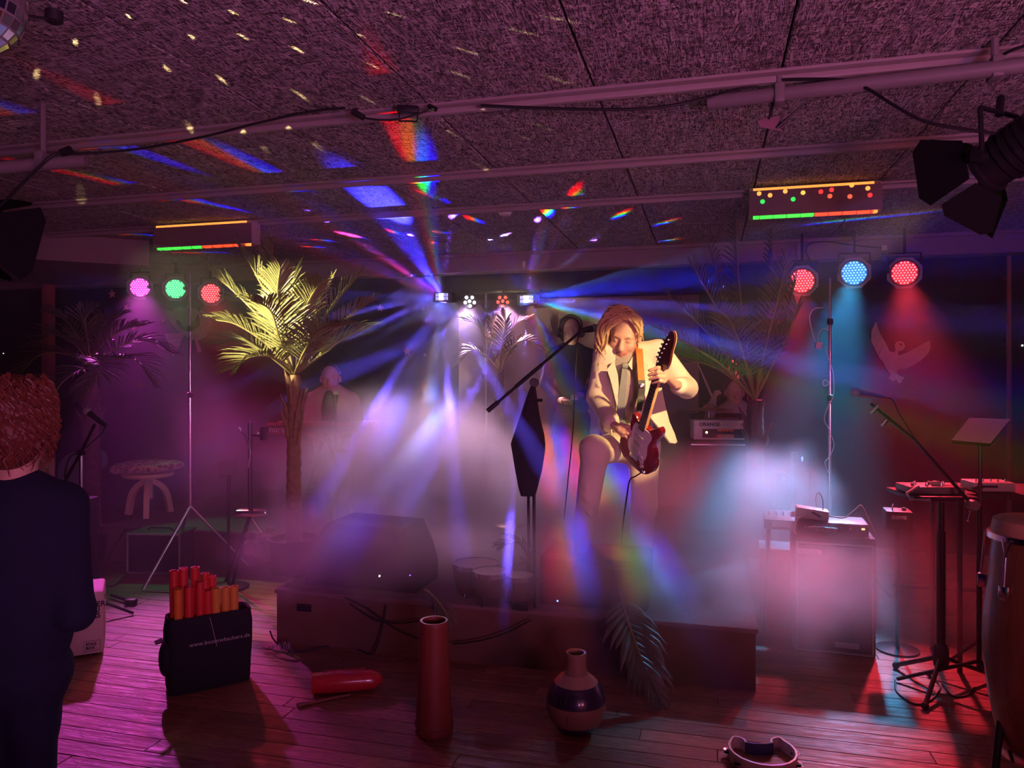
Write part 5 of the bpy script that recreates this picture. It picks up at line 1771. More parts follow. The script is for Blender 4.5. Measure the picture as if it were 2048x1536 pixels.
# small hand drums
def drum(px, py, dd, r, h, label, tilt=0.0, legs=0):
    p = P(px, py, dd)
    t = thing('hand_drum', label, 'drum', (p.x, p.y, ZS), 0, 'small drums on the stage edge')
    z1 = p.z - ZS
    MB().lathe([(r * .86, z1 - h), (r * .97, z1 - h * .5), (r, z1 - .012), (r * .9, z1 - .012)], 24, cap=False).build('shell', mat('drum_shell', (0.10, 0.045, 0.04), 0.5), t)
    MB().lathe([(r * 1.03, z1 - .02), (r * 1.03, z1 + .004), (r * .97, z1 + .004)], 24, cap=False).build('hoop', M_CHROME, t)
    MB().lathe([(r * .98, z1), (0, z1 + .002)], 24, cap=False).build('head', M_SKINHEAD, t)
    for k in range(6):
        a = 2 * PI * k / 6 + .3
        MB().bar((r * 1.03 * math.cos(a), r * 1.03 * math.sin(a), z1 - .01), (r * .97 * math.cos(a), r * .97 * math.sin(a), z1 - h * .6), .005, 6).build('tension_rod', M_CHROME, t)
    if z1 - h > .01:
        for k in range(3):
            a = 2 * PI * k / 3
            MB().bar((r * .7 * math.cos(a), r * .7 * math.sin(a), z1 - h + .01), (r * .9 * math.cos(a), r * .9 * math.sin(a), .0), .006, 6).build('leg', M_CHROME, t)
drum(952, 1126, 4.12, .125, .14, 'largest of the three small pale headed drums on the stage edge')
drum(982, 1142, 3.92, .095, .12, 'middle of the three small pale headed drums on the stage edge')
drum(1038, 1150, 3.95, .082, .12, 'rightmost of the three small pale headed drums on the stage edge')
p = P(1022, 1050, 4.7)
t = thing('cymbal', 'pale flat cymbal low behind the microphone stand', 'cymbal', (p.x, p.y, ZS))
MB().lathe([(.10, p.z - ZS), (.03, p.z - ZS + .012), (.012, p.z - ZS + .03), (0, p.z - ZS + .032)], 24, cap=False).build('plate', mat('brass', (0.72, 0.52, 0.3), 0.3, metal=0.9), t)
MB().bar((0, 0, 0), (0, 0, p.z - ZS + .05), .008).build('stand', M_BLACKM, t)

# cymbal, amplifier head on its cabinet by the drummer
d = 5.75
p = P(1442, 880, d)
w = 108 / F * d
t = thing('guitar_amplifier', 'cream amplifier head with orange control panel by the drummer', 'amplifier', (p.x, p.y, p.z), -.10)
hh_ = 40 / F * d
MB().box((0, .10, hh_ / 2), (w, .20, hh_), bev=.010).build('case', M_CREAM, t)
MB().box((0, -.002, hh_ * .5), (w * .93, .006, hh_ * .90), bev=.002).build('faceplate', mat('cream_face', (0.70, 0.62, 0.52), 0.5), t)
for x0, x1, m_, nm in ((-.34, -.07, M_BLACK, 'switch_panel'), (-.07, .23, mat('orange_panel', (0.75, 0.22, 0.06), 0.5), 'control_panel'), (.23, .44, M_BLACK, 'symbol_panel')):
    MB().box(((x0 + x1) / 2 * w, -.006, hh_ * .33), ((x1 - x0) * w, .004, hh_ * .44)).build(nm, m_, t)
for i in range(5):
    MB().lathe([(.014, 0), (.012, .012), (0, .012)], 14, ((-.045 + i * .062) * w, -.009, hh_ * .36), (0, -1, 0), cap=False).build('knob', M_BLACK, t)
MB().ball((-.265 * w, -.012, hh_ * .38), .008, 10).build('pilot_light', glow('pilot', (1.0, 0.6, 0.3), 10), t)
M_INK = mat('dark_ink', (0.03, 0.02, 0.02), 0.6)
q = put('lettering', text_mesh('lettering', 'ORANGE', .038, M_INK, .001, bold=.0012), t)
q.matrix_local = basis((1, 0, 0), (0, -1, 0), (-.40 * w, -.006, hh_ * .70))
q = put('small_print', text_mesh('small_print', '..... . ... ..', .02, M_INK, .0005), t)
q.matrix_local = basis((1, 0, 0), (0, -1, 0), (-.03 * w, -.006, hh_ * .76))
cr = MB().tube([(.40 * w + .018 * math.cos(a), -.006, hh_ * .72 + .018 * math.sin(a)) for a in [PI * k / 10 for k in range(-1, 12)]], .0022, 5)
cr.bar((.40 * w - .008, -.006, hh_ * .72), (.40 * w, -.006, hh_ * .72 + .010), .0018, 5).bar((.40 * w + .008, -.006, hh_ * .72), (.40 * w, -.006, hh_ * .72 + .010), .0018, 5).build('crest', M_INK, t)
for s in (-1, 1):
    MB().box((s * w * .475, -.004, hh_ * .5), (.012, .008, hh_ * .96), bev=.003).build('corner_trim', M_WHITE, t)
p2 = P(1442, 884, d)
t = thing('speaker_cabinet', 'speaker cabinet carrying the cream amplifier head in the fog', 'speaker', (p.x, p.y, ZS), -.10)
zc = p.z - ZS - .004
MB().box((0, .14, zc / 2), (w * 1.12, .30, zc), bev=.012).build('cabinet', M_TOLEX, t)
MB().box((0, -.013, zc * .48), (w * 1.0, .008, zc * .84), bev=.003).build('grille', M_GRILLE, t)
MB().box((0, -.014, zc * .955), (w * 1.10, .006, .010)).build('edge_trim', M_STEEL, t)
p = P(1418, 818, 5.95)
t = thing('cymbal', 'thin crash cymbal above the cream amplifier head', 'cymbal', (p.x, p.y, ZS))
zc = p.z - ZS
MB().lathe([(.19, zc - .008), (.05, zc + .012), (.04, zc + .03), (.015, zc + .042)], 32).build('plate', mat('brass', (0.72, 0.52, 0.3), 0.3, metal=0.9), t)
MB().bar((0, 0, 0), (0, 0, zc + .06), .009).build('stand', M_CHROME, t)
p = P(1440, 833, 5.98)
t = thing('drum_rack_bar', 'dark rack board between the drummer and the amplifier head', 'rack', (p.x, p.y, ZS), -.1)
MB().box((0, .16, p.z - ZS), (.44, .05, .03), bev=.004).build('board', M_TOLEX, t)
for s in (-1, 1):
    MB().bar((s * .19, .16, 0), (s * .19, .16, p.z - ZS - .01), .012).build('post', M_BLACKM, t)

# keyboard
d = 5.72
pa, pb3 = P(538, 845, d), P(745, 868, d - .05)
t = thing('stage_keyboard', 'red stage keyboard in front of the keyboard player', 'keyboard', ((pa + pb3) / 2), -.02)
L = (pb3 - pa).length
red = mat('keyboard_red', (0.55, 0.05, 0.05), 0.45)
MB().box((0, .14, -.005), (L, .30, .07), bev=.006).build('case', red, t)
MB().box((0, -.012, -.005), (L * .995, .006, .055), bev=.002).build('back_panel', mat('keyboard_dark', (0.10, 0.02, 0.02), 0.5), t)
MB().box((0, -.006, .034), (L, .02, .014), bev=.003).build('top_edge', red, t)
q = put('lettering', text_mesh('lettering', 'nord lead', .062, mat('white_ink', (0.85, 0.8, 0.8), 0.5), .001), t)
q.matrix_local = basis((1, 0, 0), (0, -1, 0), (-L / 2 + .015, -.016, -.028))
for k in range(20):
    MB().box((-L / 2 + .03 + k * (L - .06) / 19, .235, .033), ((L - .06) / 19 - .003, .11, .012), bev=.002).build('key', M_WHITE, t)
for s in (-1, 1):
    MB().bar((s * L * .3 - .25 * s, .14, -.04), (s * L * .3 + .05 * s, .14, -(pa.z + pb3.z) / 2 + ZS), .013).build('stand_leg', M_BLACKM, t)
o = Vector((P(671, 800, 5.6).x, 5.6, ZS))
t = thing('mic_stand', 'microphone stand in front of the keyboard player', 'mic stand', o)
MB().tube([(0, 0, .02), (0, 0, P(671, 800, 5.6).z - ZS)], .009, 8).build('upright', M_BLACKM, t)
MB().lathe([(.12, 0), (.12, .012), (.03, .022)], 20).build('base', M_BLACKM, t)
mic(t, P(672, 781, 5.64), P(671, 806, 5.60), o)

# dim instrument shapes left of the fog: flute case stand and percussion table
o = Vector((P(500, 900, 5.2).x, 5.2, 0.0))
t = thing('percussion_stand', 'dark percussion stand with small chrome fittings left of the bright palm', 'percussion stand', o)
MB().bar((0, 0, .5), (0, 0, P(0, 845, 5.2).z), .016).build('upright', M_BLACKM, t)
for k in range(3):
    a = 2 * PI * k / 3 + .4
    MB().bar((0, 0, .52), (.30 * math.cos(a), .30 * math.sin(a), .012), .011).build('leg', M_CHROME if k == 0 else M_BLACKM, t)
MB().box(P(505, 1025, 5.2) - o, (.22, .10, .05), bev=.015).build('pedal_block', M_CHROME, t)
MB().tube([q - o for q in curve([P(478, 862, 5.15), P(492, 875, 5.12), P(500, 905, 5.1), P(497, 935, 5.12)], 6)], .007, 8).build('horn', M_CHROME, t)
MB().ball(P(480, 858, 5.15) - o, .015, 10).build('bell', M_CHROME, t)
MB().ball(P(515, 866, 5.15) - o, .018, 10).build('bell', M_CHROME, t)
MB().lathe([(.026, 0), (.03, .02), (.03, .08), (.02, .095)], 16, P(528, 880, 5.2) - o).build('shaker', M_BLACK, t)
MB().bar((0, 0, P(0, 870, 5.2).z), P(528, 872, 5.2) - o, .008).build('arm', M_BLACKM, t)
p = P(455, 936, 5.25)
t = thing('music_desk', 'small dark music desk with a bright edge beside the percussion stand', 'music stand', (p.x, p.y, 0))
MB().box((0, 0, p.z), (.13, .012, .11), Matrix.Rotation(-.35, 3, 'X') @ Matrix.Rotation(-.18, 3, 'Y'), bev=.003).build('desk', M_GREYP, t)
MB().bar((0, .02, .02), (0, .02, p.z - .04), .010).build('upright', M_BLACKM, t)
MB().lathe([(.14, 0), (.14, .012), (.03, .03)], 20, (0, .02, 0)).build('base', M_BLACKM, t)
p = P(545, 1030, 4.9)
t = thing('rock_prop', 'knobbly coral rock prop behind the left palm trunk', 'rock', (p.x, p.y, ZS))
f = Field(.010)
rk = random.Random(21)
for k in range(46):
    f.egg(Vector((rk.uniform(-.17, .17), rk.uniform(-.08, .08), rk.uniform(.02, .20) * (1 - rk.random() * .3))), (rk.uniform(.025, .05), rk.uniform(.025, .05), rk.uniform(.02, .045)), k=.012)
put('stone', f.mesh('stone', [mat('pale_stone', (0.26, 0.19, 0.19), 0.9, var=0.4, scale=12, bump=0.8, bscale=25)]), t)

# chrome poles that carry the front lights
def pole(px, ytop, dd, label, rings):
    p = P(px, ytop, dd)
    t = thing('chrome_pole', label, 'light stand', (p.x, p.y, 0), 0, 'chrome light poles')
    zz_ = p.z
    MB().tube([(0, 0, .5), (0, 0, 1.35)], .013, 10).build('lower_tube', M_CHROME, t)
    MB().tube([(0, 0, 1.35), (0, 0, 1.85)], .0105, 10).build('middle_tube', M_CHROME, t)
    MB().tube([(0, 0, 1.85), (0, 0, zz_)], .008, 10).build('upper_tube', M_CHROME, t)
    for z in rings:
        MB().lathe([(.014, -.02), (.019, -.016), (.019, .016), (.014, .02)], 14, (0, 0, z)).build('clamp_collar', M_BLACK, t)
    for k in range(3):
        a = 2 * PI * k / 3 + .2
        MB().bar((0, 0, .52), (.45 * math.cos(a), .45 * math.sin(a), .012), .011).build('leg', M_CHROME, t)
    return t, Vector((p.x, p.y, 0))
t, o = pole(380, 548, 5.6, 'slim chrome light pole by the cowboy hat cut-out', (1.35, 1.85))
MB().lathe([(.02, -.14), (.004, 0)], 10, P(386, 668, 5.58) - o + Vector((.012, 0, 0)), (-.25, 0, 1)).build('paper_tag', mat('pink_tag', (0.6, 0.35, 0.35), 0.7), t)
t, o = pole(1660, 556, 4.9, 'slim chrome light pole below the turquoise stage light', (1.35, 1.85))
MB().box(P(1637, 691, 4.88) - o, (.038, .03, .045), Matrix.Rotation(.15, 3, 'Y'), bev=.005).build('power_box', M_WHITE, t)
MB().tube([q - o for q in curve([P(1646, 615, 4.88), P(1628, 618, 4.88), P(1619, 635, 4.88), P(1625, 665, 4.88), P(1631, 684, 4.88)], 6)], .003, 6).build('lead', M_WHITE, t)
MB().tube([q - o for q in curve([P(1658, 660, 4.88), P(1646, 658, 4.88), P(1638, 668, 4.88), P(1636, 682, 4.88)], 6)], .003, 6).build('lead', M_WHITE, t)
MB().tube([q - o for q in curve([P(1650, 692, 4.87), P(1658, 720, 4.86), P(1666, 745, 4.86), P(1667, 790, 4.86), P(1655, 815, 4.86), P(1649, 840, 4.86), P(1660, 860, 4.86)], 6)], .003, 6).build('lead', M_WHITE, t)
ring = [P(1651, 766, 4.87) - o + Vector((.018 * math.cos(a), 0, .020 * math.sin(a))) for a in [2 * PI * k / 16 for k in range(16)]]
MB().tube(ring, .003, 6, closed=True).build('cable_loop', M_WHITE, t)
MB().tube([q - o for q in curve([P(1662, 870, 4.86), P(1668, 890, 4.86), P(1660, 912, 4.86), P(1650, 925, 4.86), P(1656, 945, 4.86)], 6)], .003, 6).build('lead', M_WHITE, t)

# right speaker cabinet with clutter on top
A, B = G(1592, 1302), G(1748, 1318)
rz = math.atan2(B.y - A.y, B.x - A.x)
o = (A + B) / 2
W = (B - A).length
zt = P(1592, 1068, A.y).z
t = thing('speaker_cabinet', 'tall black speaker cabinet with grey piping at the right', 'speaker', o, rz)
MB().box((0, .19, zt / 2), (W + .02, .38, zt), bev=.012).build('cabinet', M_TOLEX, t)
MB().box((0, -.004, zt * .48), (W * .94, .012, zt * .88), bev=.004).build('grille', M_GRILLE, t)
for s in (-1, 1):
    MB().box((s * W * .485, -.006, zt * .48), (.010, .014, zt * .92), bev=.003).build('piping', M_PIPING, t)
    MB().box((0, -.006, zt * (.48 + s * .455)), (W * .98, .014, .010), bev=.003).build('piping', M_PIPING, t)
MB().box((-W * .33, -.012, zt * .86), (.12, .005, .03), bev=.002).build('badge', M_STEEL, t)
q = put('lettering', text_mesh('lettering', 'HUGHES', .024, M_INK, .001), t)
q.matrix_local = basis((1, 0, 0), (0, -1, 0), (-W * .33 - .05, -.0155, zt * .86 - .008))
MB().box((.06, -.01, .06), (.12, .004, .03), bev=.001).build('badge', M_PIPING, t)
top = lambda x, y: o + Matrix.Rotation(rz, 3, 'Z') @ Vector((x, y, zt))
# effects unit on top
t = thing('effects_box', 'small cream effects box tilted on the speaker cabinet', 'effects box', top(-.10, .16) + Vector((0, 0, .062)), rz)
MB().box((0, 0, .03), (.17, .10, .055), Matrix.Rotation(.12, 3, 'Y'), bev=.006).build('case', M_CREAM, t)
MB().box((.02, -.052, .03), (.05, .004, .012), Matrix.Rotation(.5, 3, 'Y')).build('slot', M_BLACK, t)
MB().box((-.10, -.01, .02), (.02, .03, .03)).build('jack', M_CHROME, t)
t = thing('amplifier', 'flat black amplifier lying on the tall speaker cabinet', 'amplifier', top(.0, .18), rz)
MB().box((0, 0, .03), (.36, .22, .058), bev=.008).build('case', M_BLACK, t)
MB().box((.0, -.112, .03), (.33, .004, .044), bev=.001).build('front_panel', M_BLACKM, t)
for k in range(6):
    MB().lathe([(.009, 0), (.008, .012), (0, .012)], 10, (-.14 + k * .045, -.114, .034), (0, -1, 0), cap=False).build('knob', M_GREYP, t)
MB().box((.15, -.114, .034), (.016, .004, .008)).build('display', glow('amber_display', (1.0, .55, .15), 4), t)
t = thing('sunglasses', 'shiny curved visor lying on the front of the speaker cabinet', 'visor', top(-.06, .035), rz)
sheet([[Vector((x, -.02 + .15 * x * x - yy, .012 + zq * .03 + .04 * (.1 - abs(x)))) for x in (-.07, -.035, 0, .035, .07)] for yy, zq in ((0, 0), (.008, .6), (.012, 1))], .003).build('visor', mat('iridescent', (0.6, 0.7, 0.75), 0.08, metal=1.0, var=0.4, scale=60), t)
MB().tube([(.07, -.01, .03), (.10, .02, .03), (.11, .06, .012)], .004, 6).build('temple', M_BLACK, t)
cable([top(-.05, .12) + Vector((0, 0, .07)), top(-.04, .18) + Vector((0, 0, .16)), top(-.06, .2) + Vector((0, 0, .20)), top(-.075, .2) + Vector((0, 0, .16)), top(-.05, .22) + Vector((0, 0, .06))], .0035, 'pale cable loop rising from the effects box', m=M_CREAM)
cable([top(-.02, .10) + Vector((0, 0, .09)), top(.06, .10) + Vector((0, 0, .085)), top(.12, .12) + Vector((0, 0, .13)), top(.15, .12) + Vector((0, 0, .15)), top(.19, .12) + Vector((0, 0, .07)), top(.21, .10) + Vector((0, 0, .02))], .0035, 'pale cable arching over the flat amplifier', m=M_CREAM)
cable([top(-.13, .08) + Vector((0, 0, .09)), top(-.18, .06) + Vector((0, 0, .07)), top(-.20, .02) + Vector((0, 0, .012)), top(-.19, -.0) + Vector((0, 0, .006))], .003, 'thin pale cable at the left corner of the cabinet top', m=M_CREAM)
# mixer left of the cabinet top, rack right of it
p = P(1575, 1035, 4.35)
t = thing('mixing_desk', 'compact mixing desk with small knobs left of the speaker cabinet top', 'mixer', (p.x, p.y, 0), rz)
zz_ = p.z
MB().box((0, .08, zz_ - .03), (.26, .22, .06), Matrix.Rotation(.1, 3, 'X'), bev=.008).build('case', M_GREYP, t)
for k in range(12):
    MB().lathe([(.006, 0), (.005, .016)], 8, (-.10 + (k % 6) * .04, .04 + (k // 6) * .06, zz_ + .002)).build('knob', M_WHITE, t)
MB().box((0.0, -.034, zz_ - .035), (.17, .004, .03)).build('front_strip', M_STEEL, t)
for sx in (-1, 1):
    for sy in (0, 1):
        MB().bar((sx * .10, .0 + sy * .16, zz_ - .05), (sx * .13, -.02 + sy * .2, 0), .011).build('leg', M_BLACKM, t)
p = P(1800, 1035, 4.0)
t = thing('pedal_unit', 'small black rack unit with silver lettering right of the speaker cabinet top', 'effects unit', (p.x, p.y, 0), rz)
MB().box((0, .07, p.z - .02), (.13, .14, .10), bev=.006).build('case', M_BLACK, t)
MB().box((-.005, -.003, p.z + .0), (.07, .004, .018)).build('name_plate', M_STEEL, t)
q = put('lettering', text_mesh('lettering', 'HF vogel', .016, M_INK, .0006), t)
q.matrix_local = basis((1, 0, 0), (0, -1, 0), (-.035, -.0055, p.z - .006))
MB().bar((-.03, .05, p.z + .03), (-.025, .045, p.z + .065), .004).build('switch', M_CHROME, t)
MB().lathe([(.012, 0), (.010, .014)], 12, (.03, .06, p.z + .03)).build('knob', M_GREYP, t)
MB().bar((0, .07, p.z - .06), (0, .07, .01), .010).build('pole', M_BLACKM, t)
MB().lathe([(.11, 0), (.11, .010), (.02, .02)], 20, (0, .07, 0)).build('base', M_BLACKM, t)
p = P(1558, 1100, 4.45)
t = thing('cardboard_box', 'pinkish box beside the speaker cabinet in the fog', 'box', (p.x, p.y, 0), rz)
MB().box((0, .12, p.z - .04), (.22, .24, .085), bev=.004).build('lid', mat('pink_card', (0.62, 0.35, 0.38), 0.8), t)
MB().box((0, .12, (p.z - .085) / 2), (.21, .23, p.z - .085), bev=.004).build('body', mat('brown_card', (0.3, 0.2, 0.17), 0.8), t)
# glowing dots in the haze behind
for x, y, lab in ((1568, 957, 'tiny blue pilot light in the fog right of the dark palm'), (1605, 918, 'small blue status light on the dark gear behind the mixing desk')):
    p = P(x, y, 5.2)
    t = thing('pilot_unit', lab, 'indicator', (p.x, p.y, 0))
    MB().box((0, .05, p.z / 2 + .02), (.10, .08, p.z + .04), bev=.006).build('case', M_BLACK, t)
    MB().ball((0, .006, p.z), .006 if x < 1600 else .008, 8, (1, 1, 1 if x < 1600 else 2.2)).build('led', glow('pilot_blue', (.05, .10, 1.0), 6), t)

# right microphone on its boom
d = 3.95
o = G(1958, 1395); 
jt = P(1945, 1010, o.y)
t = thing('boom_mic_stand', 'boom stand with a shiny microphone below the pelican cut-out', 'mic stand', o)
MB().tube([(0, 0, .14), (0, 0, jt.z)], .011, 10).build('upright', M_BLACKM, t)
MB().tube([jt - o, P(1830, 880, 3.75) - o, P(1742, 808, 3.9) - o], .0085, 8).build('boom_arm', M_BLACKM, t)
MB().lathe([(.024, -.02), (.024, .02)], 14, jt - o, (0, 1, 0)).build('swivel', M_GREYP, t)
MB().bar(jt - o + Vector((-.01, 0, -.03)), jt - o + Vector((-.035, -.02, -.07)), .006).build('clutch_lever', M_CHROME, t)
mic(t, P(1702, 783, 3.95), P(1766, 795, 3.95), o, True)
MB().tube([P(1742, 826, 3.88) - o, P(1756, 812, 3.88) - o], .012, 8).build('boom_clamp', M_STEEL, t)
MB().tube([P(1763, 852, 3.86) - o, P(1774, 838, 3.86) - o], .012, 8).build('boom_clamp', M_STEEL, t)
MB().tube([q - o for q in curve([P(1766, 795, 3.95), P(1785, 800, 3.93), P(1800, 830, 3.9), P(1840, 890, 3.8), P(1900, 960, 3.7), P(1935, 1010, o.y)], 5)], .0035, 6).build('mic_cable', M_CABLE, t)
for k, a in enumerate((.4, 2.6, 4.6)):
    MB().bar((0, 0, .17), (.34 * math.cos(a), .34 * math.sin(a), .014), .009).build('leg', M_BLACKM, t)

# gear tray on a tripod
o = G(1882, 1375)
zt = P(1882, 1000, o.y).z
t = thing('tripod_stand', 'black tripod stand carrying the gear tray at the right', 'stand', o)
MB().tube([(0, 0, .12), (0, 0, .75)], .020, 12).build('lower_tube', M_BLACKM, t)
MB().tube([(0, 0, .70), (0, 0, zt - .01)], .015, 12).build('upper_tube', M_BLACKM, t)
MB().lathe([(.03, 0), (.034, .02), (.034, .09), (.024, .11)], 14, (0, 0, .10)).build('hub', M_BLACK, t)
for k, tip in enumerate((G(1850, 1420), G(1792, 1338), G(1990, 1360))):
    MB().bar((0, 0, .15), tip - o + Vector((0, 0, .02)), .011).build('leg', M_BLACKM, t)
    MB().ball(tip - o + Vector((0, 0, .018)), .018, 10).build('rubber_foot', M_BLACK, t)
t = thing('gear_tray', 'black gear tray with pale triangular end on the tripod', 'tray', o + Vector((0, 0, zt)), -.06)
MB().box((0, .10, .012), (.30, .30, .022), bev=.004).build('tray_board', M_BLACK, t)
x0 = -.15
MB().tube([(x0 + .055, .02, .062), (x0 - .018, -.02, .034), (x0 - .015, -.045, .010), (x0 + .075, -.05, .008)], .007, 6).build('end_bracket', M_CREAM, t)
t = thing('effects_unit', 'grey effects unit with white knobs on the gear tray', 'effects unit', o + Vector((.0, .10, zt + .024)), -.06)
MB().box((0, 0, .018), (.26, .16, .034), bev=.005).build('case', M_GREYP, t)
for k in range(7):
    MB().lathe([(.008, 0), (.007, .016)], 10, (-.10 + k * .034, -.04 + .05 * (k % 2), .035)).build('knob', M_WHITE if k % 3 == 0 else M_CHROME, t)
MB().ball((.02, -.02, .045), .018, 12, (1.5, 1, .7)).build('dial', M_CREAM, t)
p = P(1995, 985, 3.75)
t = thing('gear_table', 'dark table at the right edge behind the tripod', 'table', (p.x, p.y, 0), -.1)
zt2 = P(1995, 985, 3.75).z
MB().box((.10, .15, zt2 - .015), (.62, .40, .03), bev=.004).build('table_top', M_TOLEX, t)
for sx in (-.18, .38):
    for sy in (0, .3):
        MB().bar((sx, sy, zt2 - .03), (sx, sy, 0), .013).build('leg', M_BLACKM, t)
t = thing('drum_machine', 'pale sampler with chrome switches on the dark table at the right', 'sampler', (p.x, p.y + .08, zt2), -.12)
MB().box((0, 0, .025), (.20, .14, .045), bev=.005).build('case', M_CREAM, t)
MB().box((-.03, -.071, .028), (.09, .004, .012)).build('slot', M_BLACK, t)
MB().box((-.08, -.072, .02), (.05, .006, .02), Matrix.Rotation(-.4, 3, 'Y')).build('slider_panel', M_BLACK, t)
for k in range(5):
    MB().bar((-.07 + k * .035, -.03, .047), (-.068 + k * .035, -.03, .062), .005).build('switch', M_CHROME, t)

# music stand with a sheet
q4 = [P(1938, 838, 3.78), P(2020, 841, 3.70), P(1980, 889, 3.55), P(1903, 882, 3.63)]
o = Vector(((q4[0].x + q4[1].x) / 2 - .02, 3.7, 0))
t = thing('music_stand', 'music stand at the right with a pale sheet on its desk', 'music stand', o)
dn = [p - Vector((0, 0, .008)) for p in q4]
sheet([[dn[0] - o, dn[1] - o], [dn[3] - o, dn[2] - o]], .006).build('desk', M_BLACKM, t)
c4 = sum(q4, Vector()) / 4 - o
MB().bar((c4.x, c4.y, c4.z - .01), (c4.x, c4.y, .18), .009).build('upright', M_BLACKM, t)
for k in range(3):
    a = 2 * PI * k / 3 + .9
    MB().bar((c4.x, c4.y, .20), (c4.x + .24 * math.cos(a), c4.y + .24 * math.sin(a), .010), .008).build('leg', M_BLACKM, t)
up_ = Vector((0, -.003, .006))
sh_ = sheet([[p0 + up_ - q4[0] for p0 in (q4[0], (q4[0] + q4[1]) / 2, q4[1])], [p0 + up_ - q4[0] for p0 in (q4[3], (q4[3] + q4[2]) / 2, q4[2])]], .0015)
tag(sh_.build('music_sheet', mat('paper', (0.70, 0.55, 0.50), 0.8), loc=q4[0]), 'pale music sheet lying on the right music stand', 'sheet')

# conga at the right edge
d = 2.62
p = P(2078, 1100, d)
o = Vector((p.x, p.y, 0))
t = thing('conga_drum', 'conga drum with chrome hardware cut by the right edge', 'conga', o)
zt = P(0, 1062, d).z
prof = [(.115, .16), (.128, .22), (.150, .34), (.166, .46), (.172, .56), (.168, .66), (.155, .78), (.142, zt - .03)]
MB().lathe(prof, 32, cap=False).build('shell', mat('conga_wood', (0.20, 0.10, 0.05), 0.35, var=0.4, scale=8, stretch=(6, 6, .8), coat=.3), t, smooth=60)
MB().lathe([(.118, .155), (.124, .16), (.124, .19), (.120, .20)], 32, cap=False).build('bottom_band', M_CHROME, t)
MB().lathe([(.150, zt - .035), (.158, zt - .03), (.156, zt - .01), (.146, zt - .008)], 32, cap=False).build('hoop', M_CHROME, t)
MB().lathe([(.146, zt - .02), (.138, zt + .035), (.125, zt + .042), (0, zt + .043)], 32, cap=False).build('head', mat('rawhide', (0.52, 0.30, 0.20), 0.6), t)
for k in range(6):
    a = 2 * PI * k / 6 + PI + .35
    c, s = math.cos(a), math.sin(a)
    MB().tube([(.158 * c + .016 * s, .158 * s - .016 * c, zt - .02), (.165 * c, .165 * s, zt - .08), (.158 * c - .016 * s, .158 * s + .016 * c, zt - .02)], .005, 8).bar((.165 * c, .165 * s, zt - .08), (.176 * c, .176 * s, zt - .21), .005).build('tension_rod', M_CHROME, t)
    MB().box((.170 * c, .170 * s, zt - .20), (.03, .03, .05), Matrix.Rotation(a, 3, 'Z'), bev=.006).build('lug_plate', M_CHROME, t)
for k in range(3):
    a = 2 * PI * k / 3 + PI * .98
    c, s = math.cos(a), math.sin(a)
    MB().bar((.13 * c, .13 * s, .28), (.20 * c, .20 * s - .06, .012), .013, 8).build('stand_leg', M_BLACKM, t)

# ---------------------------------------------------------------- left side: stool, combo amplifier, microphone, boards
d = 6.4
p = P(297, 1030, d)
t = thing('round_stool', 'pale wooden stool with a leopard cushion on the stage wing', 'stool', (p.x, p.y, ZS), .2)
wd_ = mat('pale_wood', (0.62, 0.43, 0.27), 0.5, var=0.2, scale=6)
hs_ = P(0, 945, d).z - ZS
MB().lathe([(.19, hs_ - .035), (.205, hs_ - .02), (.205, hs_), (.19, hs_ + .004)], 32).build('seat', wd_, t)
MB().bar((0, 0, hs_ - .22), (0, 0, hs_ - .03), .035, 12).build('hub', wd_, t)
for k in range(3):
    a = 2 * PI * k / 3 + PI * .95 - .2
    c, s = math.cos(a), math.sin(a)
    pts = curve([Vector((.02 * c, .02 * s, hs_ - .07)), Vector((.10 * c, .10 * s, hs_ - .12)), Vector((.155 * c, .155 * s, hs_ * .45)), Vector((.19 * c, .19 * s, 0.0))], 5)
    g = [[q + Vector((-s, c, 0)) * (-.022), q + Vector((-s, c, 0)) * .022] for q in pts]
    sheet(g, .045).build('leg', wd_, t)
leo = bpy.data.materials.new('leopard_plush'); leo.use_nodes = True
nt = leo.node_tree; bs = nt.nodes['Principled BSDF']
vo = nt.nodes.new('ShaderNodeTexVoronoi'); vo.inputs['Scale'].default_value = 24
tc = nt.nodes.new('ShaderNodeTexCoord'); nt.links.new(tc.outputs['Object'], vo.inputs['Vector'])
rp = nt.nodes.new('ShaderNodeValToRGB')
rp.color_ramp.elements[0].color = (.35, .16, .10, 1); rp.color_ramp.elements[0].position = .25
e_ = rp.color_ramp.elements.new(.38); e_.color = (.06, .03, .03, 1)
rp.color_ramp.elements[2].color = (.55, .30, .20, 1); rp.color_ramp.elements[2].position = .62
nt.links.new(vo.outputs['Distance'], rp.inputs[0]); nt.links.new(rp.outputs[0], bs.inputs['Base Color'])
bs.inputs['Roughness'].default_value = .95; bs.inputs['Sheen Weight'].default_value = .5
bpz = nt.nodes.new('ShaderNodeBump'); bpz.inputs['Distance'].default_value = .02; nt.links.new(vo.outputs['Distance'], bpz.inputs['Height']); nt.links.new(bpz.outputs[0], bs.inputs['Normal'])
f = Field(.016)
f.egg(Vector((-.01, 0, .055)), (.275, .24, .055), k=.02)
f.egg(Vector((-.20, -.02, .03)), (.10, .12, .035), k=.03)
f.egg(Vector((.20, -.02, .065)), (.09, .12, .030), k=.03)
cu = put('cushion', f.mesh('cushion', [leo], 2), None, (p.x, p.y, ZS + hs_ + .0), .2)
tag(cu, 'leopard print plush cushion on the pale stool', 'cushion')
A = G(252, 1148); B = G(362, 1150)
o = (A + B) / 2; W = (B - A).length
rz = math.atan2(B.y - A.y, B.x - A.x)
zt = P(300, 1066, o.y).z
t = thing('combo_amplifier', 'black combo amplifier on the floor before the stage wing', 'amplifier', o, rz)
